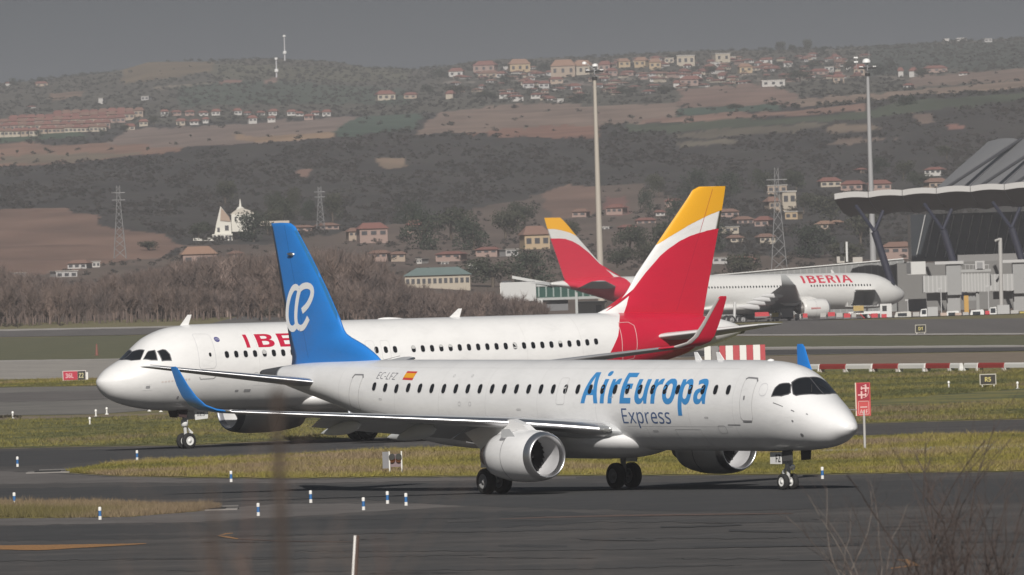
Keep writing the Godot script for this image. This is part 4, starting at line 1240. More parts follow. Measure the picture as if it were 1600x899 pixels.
	sheet("taxiway_edge", [[-700, 530], [0, 515.5], [150, 512.5], [600, 503]], [[-700, 533], [0, 518], [150, 515], [600, 505.5]], 0.050, pale, 2, 0.5)
	# apron round the far terminal
	var ap := PackedVector3Array()
	for r in 13:
		for c in 31:
			var e := 1720.0 + r * 64.0
			var x := -40.0 + c * 9.0
			ap.append(Vector3(x, ground_y(e, x) + 0.06, -e))
	setting("apron", net(ap, 13, 31), worn)
	# painted guide lines, worn orange
	var orange := ground_mat("orange_paint", 3.0, 41, 0.05, 0.12, [Color(0.10, 0.06, 0.04), Color(0.34, 0.17, 0.055), Color(0.42, 0.22, 0.075)], 0.8, 2.2)
	var faint := ground_mat("faint_paint", 3.0, 43, 0.05, 0.12, [Color(0.07, 0.062, 0.058), Color(0.10, 0.07, 0.06), Color(0.20, 0.10, 0.06)], 0.8, 2.0)
	sheet("taxiway_marking", [[-700, 856], [0, 853.5], [100, 852.5], [228, 850.5]], [[-700, 866], [0, 860], [60, 861.5], [100, 859], [228, 851.5]], 0.022, orange, 2, 0.6, 6.0)
	sheet("taxiway_marking", [[342, 838], [352, 834.5], [364, 834]], [[342, 838.6], [352, 836.5], [364, 834.8]], 0.022, orange, 2, 0.0, 2.0)
	sheet("taxiway_marking", [[342, 838], [356, 840.5], [374, 843], [440, 846.5], [560, 848]], [[342, 838.8], [356, 842.3], [374, 844], [440, 847.2], [560, 848.6]], 0.022, faint, 2, 0.0, 3.0)
	sheet("taxiway_marking", [[340, 838.2], [356, 839.5], [372, 842.8]], [[340, 838.8], [356, 842.2], [372, 844]], 0.024, orange, 2, 0.0, 2.0)
	sheet("taxiway_marking", [[780, 812], [860, 808.5], [980, 805.5], [1100, 804], [1240, 803]], [[780, 812.8], [860, 810.5], [980, 808], [1100, 806.3], [1240, 804]], 0.022, faint, 2, 0.3, 6.0)
	sheet("taxiway_marking", [[1400, 875], [1410, 874], [1424, 877], [1438, 885]], [[1400, 876], [1410, 878], [1424, 885], [1438, 886.5]], 0.022, orange, 2, 0.0, 2.0)
	sheet("taxiway_marking", [[1392, 889], [1412, 886], [1424, 883]], [[1392, 890.5], [1412, 888.5], [1424, 887]], 0.022, orange, 2, 0.0, 2.0)
	# broad faint bands of rubber and old repairs
	var band := ground_mat("band_tar", 36.0, 53, 0.010, 0.05, [Color(0.042, 0.041, 0.041), Color(0.054, 0.052, 0.051), Color(0.064, 0.061, 0.059)])
	for q in [[100, 838, 1000, 826, 7.0], [-300, 876, 760, 868, 8.0], [460, 862, 1360, 850, 9.0], [900, 842, 1700, 832, 8.0], [260, 893, 1160, 884, 8.0], [1050, 874, 1900, 866, 7.0], [700, 812, 1340, 816, 6.0]]:
		sheet("tyre_streak", [[q[0], q[1]], [lerpf(q[0], q[2], 0.3), lerpf(q[1], q[3], 0.3) - q[4] / 2], [lerpf(q[0], q[2], 0.7), lerpf(q[1], q[3], 0.7) - q[4] / 2], [q[2], q[3]]], [[q[0], q[1] + 0.3], [lerpf(q[0], q[2], 0.3), lerpf(q[1], q[3], 0.3) + q[4] / 2], [lerpf(q[0], q[2], 0.7), lerpf(q[1], q[3], 0.7) + q[4] / 2], [q[2], q[3] + 0.3]], 0.018, band, 2, 2.5)

	# sealed cracks and mended patches
	var dice := RandomNumberGenerator.new()
	dice.seed = 99
	for i in 26:
		var u := dice.randf_range(-60, 1500)
		var v := dice.randf_range(800, 897)
		var w := dice.randf_range(60, 320)
		var drift := dice.randf_range(-4.0, 3.0)
		var thick := 0.5 if i % 3 > 0 else dice.randf_range(2.5, 5.0)
		sheet("mended_tarmac", [[u, v], [u + w * 0.4, v + drift * 0.4 + dice.randf_range(-0.8, 0.8)], [u + w, v + drift]], [[u + thick * 2.0, v + thick], [u + w * 0.4, v + drift * 0.4 + thick + dice.randf_range(-0.4, 0.8)], [u + w, v + drift + thick]], 0.024, fresh if i % 2 == 0 else band, 1, 0.8, 8.0)

# ---------------------------------------------------------------- hills
var hill_lines := [
	[2110.0, []],
	[2540.0, [[-1400, 515], [0, 474], [400, 468], [650, 474], [850, 492], [1200, 486], [1600, 473], [3000, 430]]],
	[2900.0, [[-1400, 455], [0, 425], [400, 418], [800, 410], [1200, 405], [1600, 400], [3000, 370]]],
	[3400.0, [[-1400, 380], [0, 345], [200, 340], [400, 345], [800, 350], [1200, 335], [1600, 330], [3000, 300]]],
	[4200.0, [[-1400, 300], [0, 262], [120, 251], [270, 237], [300, 231], [520, 213], [640, 214], [850, 214], [1000, 204], [1130, 186], [1350, 168], [1420, 158], [1600, 146], [3000, 110]]],
	[5600.0, [[-1400, 240], [0, 205], [200, 196], [400, 186], [560, 178], [700, 165], [1000, 150], [1200, 142], [1420, 132], [1600, 112], [3000, 80]]],
	[7600.0, [[-1400, 170], [0, 130], [60, 124], [130, 116], [190, 109], [230, 98], [300, 95], [420, 92], [520, 97], [570, 105], [650, 107], [700, 103], [740, 97], [900, 90], [1000, 84], [1100, 79], [1300, 75], [1400, 71], [1480, 65], [1600, 60], [3000, 40]]]]

func hill_v(k: int, u: float) -> float:
	if k == 0:
		var x: float = ray(u, 500).x * hill_lines[0][0]
		return pixel(Vector3(x, ground_y(2110.0, x), -2110.0)).y
	return along(hill_lines[k][1], u)

# the point of the hillside that the photograph shows at u, v
func on_hill(u: float, v: float) -> Vector3:
	for k in hill_lines.size() - 1:
		var a := hill_v(k, u)
		var b := hill_v(k + 1, u)
		if v >= b or k == hill_lines.size() - 2:
			var t := clampf((a - v) / maxf(a - b, 0.01), 0.0, 1.0)
			return at_depth(u, lerpf(a, b, t), lerpf(hill_lines[k][0], hill_lines[k + 1][0], t))
	return Vector3.ZERO

var fields := [
	[[[-1400, 100], [1600, 50], [3000, 30], [3000, 170], [1600, 140], [600, 178], [0, 205], [-1400, 240]], [0.082, 0.074, 0.056]],
	[[[-1400, 420], [260, 398], [420, 385], [860, 395], [1420, 400], [3000, 390], [3000, 520], [-1400, 580]], [0.115, 0.085, 0.066]],
	[[[-1400, 340], [0, 330], [95, 322], [110, 335], [150, 340], [155, 352], [260, 365], [290, 385], [250, 402], [0, 440], [-1400, 470]], [0.19, 0.115, 0.085]],
	[[[280, 385], [420, 378], [640, 350], [860, 300], [1000, 290], [1100, 330], [1100, 420], [280, 420]], [0.12, 0.088, 0.07]],
	[[[-1400, 235], [0, 224], [150, 225], [260, 217], [300, 230], [270, 240], [120, 252], [0, 262], [-1400, 300]], [0.24, 0.14, 0.10]],
	[[[0, 244], [130, 240], [240, 236], [180, 246], [0, 258]], [0.18, 0.14, 0.10]],
	[[[150, 226], [200, 205], [330, 196], [560, 182], [525, 212], [480, 220], [300, 231]], [0.21, 0.155, 0.13]],
	[[[360, 214], [420, 212], [520, 210], [520, 216], [430, 222], [370, 222]], [0.30, 0.20, 0.13]],
	[[[-1400, 222], [0, 207], [110, 205], [140, 213], [0, 222], [-1400, 236]], [0.055, 0.085, 0.05]],
	[[[545, 187], [665, 176], [645, 200], [570, 212], [520, 213]], [0.055, 0.085, 0.060]],
	[[[645, 212], [665, 190], [700, 174], [790, 162], [920, 165], [1060, 162], [1060, 178], [1000, 194], [920, 198], [720, 207]], [0.22, 0.155, 0.122]],
	[[[720, 205], [860, 199], [935, 197], [940, 213], [870, 216], [720, 210]], [0.24, 0.125, 0.09]],
	[[[1060, 139], [1200, 132], [1250, 150], [1250, 164], [1060, 166]], [0.22, 0.14, 0.11]],
	[[[1230, 158], [1340, 149], [1600, 126], [3000, 90], [3000, 108], [1600, 140], [1420, 150], [1250, 167]], [0.23, 0.165, 0.125]],
	[[[1420, 120], [1600, 108], [3000, 80], [3000, 90], [1600, 125], [1420, 138]], [0.20, 0.14, 0.11]],
	[[[1000, 186], [1060, 181], [1220, 172], [1350, 163], [1355, 171], [1120, 188], [1000, 193]], [0.25, 0.15, 0.115]],
	[[[1060, 168], [1220, 162], [1225, 171], [1060, 180]], [0.055, 0.085, 0.060]],
	[[[980, 196], [1100, 189], [1250, 183], [1350, 173], [1420, 158], [1600, 144], [3000, 108], [3000, 130], [1600, 155], [1300, 192], [1050, 206], [980, 207]], [0.060, 0.072, 0.045]],
	[[[190, 108], [230, 98], [330, 95], [330, 112], [250, 125], [190, 130]], [0.16, 0.12, 0.075]],
	[[[330, 100], [560, 104], [640, 108], [640, 130], [330, 122]], [0.10, 0.095, 0.062]],
	[[[280, 132], [380, 124], [540, 134], [640, 140], [640, 165], [420, 162], [280, 168]], [0.055, 0.072, 0.05]],
	[[[235, 136], [300, 128], [330, 127], [330, 130], [240, 140]], [0.24, 0.20, 0.15]],
	[[[345, 126], [378, 125], [378, 131], [345, 132]], [0.26, 0.14, 0.11]],
	[[[410, 124], [434, 120], [434, 130], [410, 132]], [0.24, 0.15, 0.12]],
	[[[80, 148], [130, 144], [130, 152], [70, 156]], [0.20, 0.13, 0.09]],
	[[[1350, 72], [1600, 62], [3000, 40], [3000, 75], [1600, 105], [1350, 120]], [0.05, 0.058, 0.045]],
	[[[585, 250], [630, 247], [640, 260], [600, 264]], [0.24, 0.17, 0.12]],
	[[[462, 262], [485, 264], [482, 277], [468, 278]], [0.21, 0.125, 0.095]],
	[[[1290, 200], [1360, 196], [1380, 206], [1300, 210]], [0.20, 0.15, 0.11]],
	[[[1280, 222], [1350, 214], [1400, 216], [1330, 226]], [0.19, 0.135, 0.105]],
	[[[1420, 176], [1455, 180], [1460, 192], [1440, 196]], [0.20, 0.14, 0.11]],
	[[[1480, 197], [1505, 197], [1505, 205], [1482, 205]], [0.30, 0.15, 0.12]],
	[[[850, 300], [885, 292], [930, 294], [940, 330], [880, 345], [850, 330]], [0.20, 0.125, 0.095]],
	[[[945, 310], [980, 308], [985, 335], [945, 335]], [0.20, 0.10, 0.085]],
	[[[690, 128], [900, 126], [1060, 116], [1180, 118], [1180, 120], [1060, 119], [900, 129], [690, 131]], [0.22, 0.19, 0.16]],
	[[[820, 130], [960, 131], [960, 133.5], [820, 133]], [0.26, 0.20, 0.17]],
	[[[1180, 124], [1340, 118], [1420, 124], [1420, 126], [1340, 121], [1180, 127]], [0.19, 0.16, 0.13]],
	[[[1040, 212], [1130, 200], [1290, 196], [1280, 204], [1100, 216]], [0.13, 0.11, 0.08]],
	[[[1055, 222], [1150, 218], [1150, 226], [1060, 230]], [0.13, 0.11, 0.08]]]
var field_polys := []

func field_of(u: float, v: float) -> int:
	if field_polys.is_empty():
		for f in fields:
			var q := PackedVector2Array()
			var box := Rect2(f[0][0][0], f[0][0][1], 0, 0)
			for p in f[0]:
				q.append(Vector2(p[0], p[1]))
				box = box.expand(Vector2(p[0], p[1]))
			field_polys.append([q, box])
	for i in range(fields.size() - 1, -1, -1):
		if field_polys[i][1].has_point(Vector2(u, v)) and Geometry2D.is_point_in_polygon(Vector2(u, v), field_polys[i][0]):
			return i
	return -1

func build_hills() -> void:
	var wob := FastNoiseLite.new()
	wob.seed = 5
	wob.frequency = 0.02
	wob.fractal_octaves = 4
	var lump := FastNoiseLite.new()
	lump.seed = 9
	lump.frequency = 0.012
	var p := PackedVector3Array()
	var col := PackedColorArray()
	var us := []
	var u := -1300.0
	while u < 2900.0:
		us.append(u)
		u += 5.0 if u > -150 and u < 1750 else 25.0
	var rows := 0
	var parts := [10, 26, 40, 60, 40, 64]
	for k in 6:
		var n: int = parts[k] + (1 if k == 5 else 0)
		for r in n:
			var t: float = float(r) / parts[k]
			var d: float = lerpf(hill_lines[k][0], hill_lines[k + 1][0], t)
			rows += 1
			for q in us:
				var v := lerpf(hill_v(k, q), hill_v(k + 1, q), t)
				var g := at_depth(q, v, d)
				if k > 0:
					g.y += lump.get_noise_2d(g.x, g.z * 0.5) * 1.2 * minf(1.0, t + k - 1.0)
				p.append(g)
				var f := field_of(q + wob.get_noise_2d(q, v * 3.0) * 9.0, v + wob.get_noise_2d(q + 500.0, v * 3.0) * 4.0)
				var c := Color(0.041, 0.036, 0.031)
				if f >= 0:
					c = Color(fields[f][1][0], fields[f][1][1], fields[f][1][2])
				var m := 1.0 + wob.get_noise_2d(g.x * 1.3, g.z * 0.5) * 0.45
				col.append(Color(c.r * m, c.g * m, c.b * m))
	# the far side falls away behind the ridge
	for q in us:
		var g := at_depth(q, hill_v(6, q), 7600.0)
		p.append(g + Vector3(0, -25, -700))
		col.append(Color(0.08, 0.075, 0.055))
	rows += 1
	var m := StandardMaterial3D.new()
	m.vertex_color_use_as_albedo = true
	m.roughness = 0.95
	var o := setting("hills", net(p, rows, us.size(), false, col), m)

# ---------------------------------------------------------------- buildings and vehicles of the far apron
func block(called: String, parent: Node3D, u0: float, v0: float, u1: float, v1: float, d: float, deep: float, m: Material) -> MeshInstance3D:
	var k := d / LENS
	var c := at_depth((u0 + u1) / 2.0, v1, d) - parent.position
	var w := (u1 - u0) * k / 2.0
	return part(called, box_mesh(c + Vector3(-w, 0, -deep), c + Vector3(w, (v1 - v0) * k, 0)), m, parent)

func bar(called: String, parent: Node3D, u0: float, v0: float, d0: float, u1: float, v1: float, d1: float, r: float, m: Material, n := 6) -> MeshInstance3D:
	return part(called, tube_mesh(at_depth(u0, v0, d0) - parent.position, at_depth(u1, v1, d1) - parent.position, r, r, n), m, parent)

func build_terminal() -> void:
	var metal := mat(0.17, 0.17, 0.175, 0.45)
	var lip := mat(0.62, 0.61, 0.59, 0.35, 0.3)
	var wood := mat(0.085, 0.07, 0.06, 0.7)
	var navy := mat(0.016, 0.017, 0.034, 0.6)
	var glass := mat(0.035, 0.04, 0.045, 0.2, 0.0, 0.3)
	var d0 := 2400.0
	var base := at_depth(1450, 505, d0)
	base.y = ground_y(d0)
	var o := thing("terminal", "far airport terminal with a rolling grey metal roof on dark blue slanted columns", "terminal", base)
	# roof bays: the lip stands up over the apron, the bay dips behind it and then climbs to the back
	for i in range(0, 9):
		var cols := 9
		var p := PackedVector3Array()
		var q := PackedVector3Array()
		var prof := [[0.0, 0.0, 0.0], [2.0, -0.9, 0.5], [5.5, -2.3, 1.5], [9.5, -3.0, 2.8], [14.0, -1.4, 4.4], [20.0, 0.7, 6.8], [28.0, 3.3, 10.0], [36.0, 5.7, 13.2], [44.0, 7.9, 16.0]]
		if i < 2:
			prof = prof.slice(0, 4)
		for r in prof:
			for c in cols:
				var t := float(c) / (cols - 1)
				var f := at_depth(1304.0 + 53.2 * (i + t * 0.985), 303.0 - 3.0 * i - 3.0 * t, d0) - base
				var wave: float = sin(PI * t) * (0.22 if r[0] < 6.0 else 0.4)
				p.append(f + Vector3(r[2], r[1] + wave, -r[0]))
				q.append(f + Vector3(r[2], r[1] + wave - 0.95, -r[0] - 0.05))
		var roof := part("roof_bay", net(p, prof.size(), cols), metal, o)
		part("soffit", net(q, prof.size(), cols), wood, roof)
		var fa := PackedVector3Array()
		for c in cols: fa.append(p[c])
		for c in cols: fa.append(q[c])
		part("fascia", net(fa, 2, cols), lip, roof)
		var back := PackedVector3Array()
		var end := prof.size() - 1
		for c in cols: back.append(p[end * cols + c])
		for c in cols: back.append(q[end * cols + c])
		part("fascia", net(back, 2, cols), lip, roof)
		part("roof_gutter", tube_mesh(p[cols + 8] + Vector3(0, 0.1, 0), p[end * cols + 8] + Vector3(0, 0.1, 0), 0.3, 0.3, 6), mat(0.07, 0.07, 0.075, 0.5), roof)
	# forked columns
	for i in 5:
		var du := 107.0 * i
		var dv := -2.6 * i
		bar("column", o, 1367 + du, 362 + dv, d0 - 8, 1402 + du, 470 + dv, d0 - 8, 0.62, navy, 12)
		bar("column_arm", o, 1367 + du, 362 + dv, d0 - 8, 1338 + du, 322 + dv, d0 - 2, 0.3, navy, 10)
		bar("column_arm", o, 1367 + du, 362 + dv, d0 - 8, 1380 + du, 330 + dv, d0 - 6, 0.3, navy, 10)
	# glazed hall behind the columns, with raking mullions
	block("glass_wall", o, 1425, 330, 1800, 404, d0 + 22, 20.0, glass)
	for i in 26:
		bar("mullion", o, 1432 + i * 15, 402, d0 + 21.6, 1446 + i * 15, 336, d0 + 21.6, 0.10, mat(0.45, 0.45, 0.44, 0.5))
	block("wall_band", o, 1497, 394, 1800, 406, d0 + 15, 5.0, mat(0.20, 0.195, 0.19, 0.7))
	block("lower_wall", o, 1405, 406, 1800, 508, d0 + 14, 12.0, mat(0.16, 0.157, 0.15, 0.7))
	# low pier running out to the left, clad in ribbed panels
	var pier := thing("pier_building", "long low grey pier with ribbed cladding running out behind the wide-body jet", "building", at_depth(1300, 500, d0 + 24))
	var pa := at_depth(1110, 431, d0 + 24) - pier.position
	var pb := at_depth(1412, 404.5, d0 + 24) - pier.position
	var low := -3.5
	var s := Solid.new()
	s.quad(Vector3(pa.x, low, pa.z), Vector3(pb.x, low, pb.z), pb, pa)
	s.quad(pa, pb, pb + Vector3(0, 0, -12), pa + Vector3(0, 0, -12))
	s.quad(Vector3(pa.x, low, pa.z), pa, pa + Vector3(0, 0, -12), Vector3(pa.x, low, pa.z - 12))
	s.quad(Vector3(pb.x, low, pb.z), pb, pb + Vector3(0, 0, -12), Vector3(pb.x, low, pb.z - 12))
	part("wall", s.done(), mat(0.22, 0.225, 0.22, 0.7), pier)
	for i in 31:
		var t := i / 30.0
		var a := pa.lerp(pb, t)
		part("rib", box_mesh(Vector3(a.x - 0.09, low, a.z), Vector3(a.x + 0.09, a.y - 0.25, a.z + 0.14)), mat(0.30, 0.30, 0.295, 0.6), pier)
	var cope := Solid.new()
	cope.tube(pa + Vector3(0, 0, 0.15), pb + Vector3(0, 0, 0.15), 0.12, 0.12, 6)
	part("coping", cope.done(), mat(0.60, 0.60, 0.58, 0.5), pier)
	for q in [[1278, 399, 1290, 409], [1303, 400, 1318, 408]]:
		block("roof_plant", pier, q[0] + 30, q[1] + 2, q[2] + 30, q[3] + 2, d0 + 30, 3.0, mat(0.42, 0.39, 0.35, 0.7))
	bar("vent_pipe", pier, 1323, 378, d0 + 28, 1324, 409, d0 + 28, 0.22, mat(0.65, 0.65, 0.63, 0.5))
	block("vent_stack", pier, 1312.5, 378, 1319, 396, d0 + 28, 0.7, mat(0.03, 0.03, 0.03, 0.7))
	block("cabin", pier, 1418, 409, 1447, 429, d0 + 2, 2.5, mat(0.55, 0.55, 0.53, 0.6))
	block("cabin_window", pier, 1417, 410, 1424, 428, d0 + 1.9, 0.2, mat(0.10, 0.10, 0.10, 0.4))
	# glazed boarding bridges at the right-hand stands
	jet_bridge_group()
	# boarding bridge beyond the tail of the wide-body jet
	var d := 2262.0
	var b := thing("boarding_bridge", "boarding bridge with grey cab and green glazed tunnel beside the wide-body jet's tail", "boarding bridge", at_depth(870, 515, d))
	var pale := mat(0.52, 0.52, 0.51, 0.6)
	var dark := mat(0.06, 0.06, 0.065, 0.6)
	var green := mat(0.035, 0.085, 0.07, 0.15, 0.0, 0.4)
	block("cab", b, 783, 441, 838, 471, d - 1, 4.5, pale)
	block("cab_front", b, 782, 443, 789, 471, d - 0.4, 5.0, mat(0.66, 0.65, 0.62, 0.6))
	block("cab_window", b, 821, 448, 829, 456, d - 0.9, 0.2, mat(0.12, 0.12, 0.12, 0.4))
	block("cab_door", b, 824, 450, 827, 455, d - 0.6, 0.2, dark)
	block("bellows", b, 784, 439, 800, 449, d - 0.7, 3.0, dark)
	block("bellows", b, 811, 440, 836, 446, d - 0.7, 3.0, dark)
	var roof := Solid.new()
	var ra := at_depth(800, 431, d) - b.position
	var rb := at_depth(866, 443, d) - b.position
	roof.quad(ra, rb, rb + Vector3(0, 0, -4), ra + Vector3(0, 0, -4))
	roof.quad(ra, rb, rb + Vector3(0, -0.45, 0), ra + Vector3(0, -0.45, 0))
	roof.quad(ra + Vector3(0, -0.45, 0), rb + Vector3(0, -0.45, 0), rb + Vector3(0, -0.45, -4), ra + Vector3(0, -0.45, -4))
	part("canopy", roof.done(), pale, b)
	block("tunnel_glass", b, 838, 446, 985, 464, d + 0.5, 3.0, green)
	for i in 13:
		block("mullion", b, 841 + i * 11.5, 446, 843.2 + i * 11.5, 464, d + 0.35, 0.2, mat(0.25, 0.30, 0.28, 0.5))
	block("tunnel_floor", b, 838, 463.5, 985, 467.5, d + 0.2, 3.3, mat(0.36, 0.37, 0.36, 0.6))
	block("tunnel_roof", b, 838, 442.5, 985, 446, d + 0.3, 3.3, mat(0.42, 0.43, 0.42, 0.6))
	block("undercarriage", b, 828, 468, 888, 486, d + 1.2, 2.0, mat(0.16, 0.16, 0.165, 0.7))
	block("number_plate", b, 840, 468.5, 848, 476, d + 0.1, 0.15, mat(0.62, 0.62, 0.6, 0.6))
	part("number", word_mesh("3", 0.42, 0.55, sans_bold), mat(0.03, 0.03, 0.03, 0.7), b, at_depth(842, 475.2, d + 0.05) - b.position)
	block("stair", b, 812, 470, 826, 508, d + 0.2, 1.2, mat(0.16, 0.13, 0.10, 0.7))
	block("drive_column", b, 900, 457, 904, 508, d - 0.3, 0.4, mat(0.40, 0.41, 0.40, 0.6))
	# low grey service building the jet's tail stands against
	var sb := thing("service_shed", "low pale service shed beside the boarding bridge under the red tail", "shed", at_depth(930, 505, d + 6))
	block("wall", sb, 903, 474, 946, 508, d + 6, 5.0, mat(0.46, 0.46, 0.44, 0.7))
	block("roof", sb, 901, 471, 948, 474, d + 5.5, 6.0, mat(0.36, 0.36, 0.35, 0.6))
	block("door", sb, 932, 477, 941, 507, d + 5.9, 0.2, mat(0.2, 0.2, 0.2, 0.7))

func jet_bridge_group() -> void:
	var pale := mat(0.34, 0.34, 0.33, 0.6)
	var light := mat(0.44, 0.435, 0.425, 0.6)
	var dark := mat(0.07, 0.07, 0.07, 0.6)
	var label := ["boarding bridge of pale ribbed boxes with a railed roof near the wide-body jet's nose", "second boarding bridge of pale ribbed boxes with a tall yellow-footed post in front"]
	for g in 2:
		var du := 104.0 * g
		var dv := -2.5 * g
		var d := 2330.0 + 6.0 * g
		var b := thing("boarding_bridge", label[g], "boarding bridge", at_depth(1495 + du, 510, d))
		block("cab", b, 1443 + du, 431 + dv, 1481 + du, 457 + dv, d - 2, 4.0, pale)
		for i in 6:
			block("cladding_rib", b, 1444 + du + i * 6.6, 431 + dv, 1446 + du + i * 6.6, 457 + dv, d - 2.2, 0.2, light)
		block("rotunda", b, 1480 + du, 412 + dv, 1503 + du, 461 + dv, d, 4.0, mat(0.28, 0.28, 0.275, 0.6))
		block("rotunda_roof", b, 1461 + du, 408.5 + dv, 1506 + du, 413 + dv, d - 0.4, 4.6, light)
		block("tunnel", b, 1503 + du, 428 + dv, 1548 + du, 456 + dv, d + 0.6, 3.5, pale)
		for i in 9:
			block("cladding_rib", b, 1504 + du + i * 4.9, 427 + dv, 1505.6 + du + i * 4.9, 456 + dv, d + 0.4, 0.2, light)
		block("roof_cabin", b, 1524 + du, 408 + dv, 1539 + du, 421 + dv, d + 0.2, 2.5, light)
		block("cabin_window", b, 1527 + du, 410 + dv, 1536 + du, 420 + dv, d, 0.15, mat(0.25, 0.25, 0.25, 0.4))
		block("roof_deck", b, 1500 + du, 421 + dv, 1549 + du, 425 + dv, d + 0.3, 4.0, mat(0.34, 0.34, 0.33, 0.6))
		for i in 8:
			bar("railing_post", b, 1503 + du + i * 6, 421 + dv, d + 0.3, 1503 + du + i * 6, 414 + dv, d + 0.3, 0.05, light, 5)
		bar("railing", b, 1503 + du, 414 + dv, d + 0.3, 1546 + du, 414 + dv, d + 0.3, 0.06, light, 5)
		block("support", b, 1481 + du, 460 + dv, 1502 + du, 510 + dv, d + 0.8, 1.6, mat(0.30, 0.30, 0.295, 0.6))
		block("support", b, 1527 + du, 456 + dv, 1532 + du, 510 + dv, d + 1.0, 0.8, mat(0.26, 0.26, 0.25, 0.6))
		block("undercroft", b, 1449 + du, 458 + dv, 1479 + du, 470 + dv, d + 1.6, 2.0, mat(0.24, 0.24, 0.235, 0.7))
		block("undercroft", b, 1506 + du, 458 + dv, 1526 + du, 470 + dv, d + 1.6, 2.0, mat(0.24, 0.24, 0.235, 0.7))
		block("stair", b, 1508 + du, 462 + dv, 1515 + du, 508 + dv, d - 0.2, 0.7, mat(0.48, 0.28, 0.06, 0.6) if g == 0 else mat(0.25, 0.13, 0.07, 0.7))
	for q in [[1472, 452, "thin grey pole with a small lamp beside the first boarding bridge"], [1546, 448, "thin grey pole with a small lamp between the two boarding bridges"], [1420, 470, "short pale bollard pole at the wide-body jet's nose"]]:
		var w := thing("apron_pole", q[2], "pole", at_depth(q[0], 506, 2310))
		bar("pole", w, q[0], 506, 2310, q[0] - 1.5, q[1], 2310, 0.09, light, 8)
		block("lamp", w, q[0] - 5.5, q[1] - 2.0, q[0] - 0.5, q[1] + 0.5, 2310, 0.4, light)
	var m := thing("floodlight_post", "slender grey post with a short arm beside the boarding bridges", "post", at_depth(1566, 508, 2325))
	bar("post", m, 1566, 508, 2325, 1563, 372, 2325, 0.34, mat(0.42, 0.41, 0.39, 0.6), 10)
	bar("arm", m, 1563, 374, 2325, 1556, 376, 2324, 0.2, mat(0.5, 0.49, 0.46, 0.6), 8)

func van(called: String, label: String, u0: float, u1: float, v0: float, v1: float, d: float, body: Material, truck: bool, group := "") -> void:
	var k := d / LENS
	var at := at_depth((u0 + u1) / 2, v1, d)
	var w := (u1 - u0) * k
	var h := (v1 - v0) * k
	var o := thing(called, label, "truck" if truck else "van", at, group)
	var glass := mat(0.03, 0.035, 0.04, 0.2, 0.0, 0.4)
	var dark := mat(0.03, 0.03, 0.03, 0.8)
	var wr := h * 0.16
	if truck:
		var cab := PackedVector2Array([Vector2(-w * 0.5, wr), Vector2(-w * 0.5, h * 0.5), Vector2(-w * 0.42, h * 0.86), Vector2(-w * 0.12, h * 0.9), Vector2(-w * 0.1, wr)])
		part("cab", prism(cab, 1.1), body, o)
		part("windscreen", box_mesh(Vector3(-w * 0.40, h * 0.52, 1.08), Vector3(-w * 0.16, h * 0.82, 1.12)), glass, o)
		part("body", box_mesh(Vector3(-w * 0.08, h * 0.3, -1.15), Vector3(w * 0.5, h, 1.15)), mat(0.40, 0.40, 0.39, 0.6), o)
		part("chassis", box_mesh(Vector3(-w * 0.5, wr, -1.0), Vector3(w * 0.5, wr + h * 0.14, 1.0)), dark, o)
	else:
		var sh := PackedVector2Array([Vector2(-w * 0.5, wr * 0.8), Vector2(-w * 0.5, h * 0.5), Vector2(-w * 0.40, h * 0.95), Vector2(w * 0.42, h), Vector2(w * 0.5, h * 0.9), Vector2(w * 0.5, wr * 0.8)])
		part("body", prism(sh, 0.95), body, o)
		part("windscreen", box_mesh(Vector3(-w * 0.30, h * 0.5, 0.93), Vector3(w * 0.25, h * 0.84, 0.97)), glass, o)
		part("bumper", box_mesh(Vector3(-w * 0.48, wr, 0.94), Vector3(w * 0.48, wr + h * 0.1, 1.0)), dark, o)
	for x in [-0.3, 0.3]:
		for z in [-0.85, 0.85]:
			part("wheel", lathe_mesh(Vector3(w * x, wr, z), Vector3(0, 0, 1), [Vector2(-0.14, 0.0), Vector2(-0.14, wr), Vector2(0.14, wr), Vector2(0.14, 0.0)], 14), dark, o)

func prism(poly: PackedVector2Array, half: float) -> ArrayMesh:
	var s := Solid.new()
	var t := Geometry2D.triangulate_polygon(poly)
	for z in [-half, half]:
		for i in range(0, t.size(), 3):
			s.tri(Vector3(poly[t[i]].x, poly[t[i]].y, z), Vector3(poly[t[i + 1]].x, poly[t[i + 1]].y, z), Vector3(poly[t[i + 2]].x, poly[t[i + 2]].y, z))
	for i in poly.size():
		var a := poly[i]
		var b := poly[(i + 1) % poly.size()]
		s.quad(Vector3(a.x, a.y, -half), Vector3(b.x, b.y, -half), Vector3(b.x, b.y, half), Vector3(a.x, a.y, half))
	return s.done()

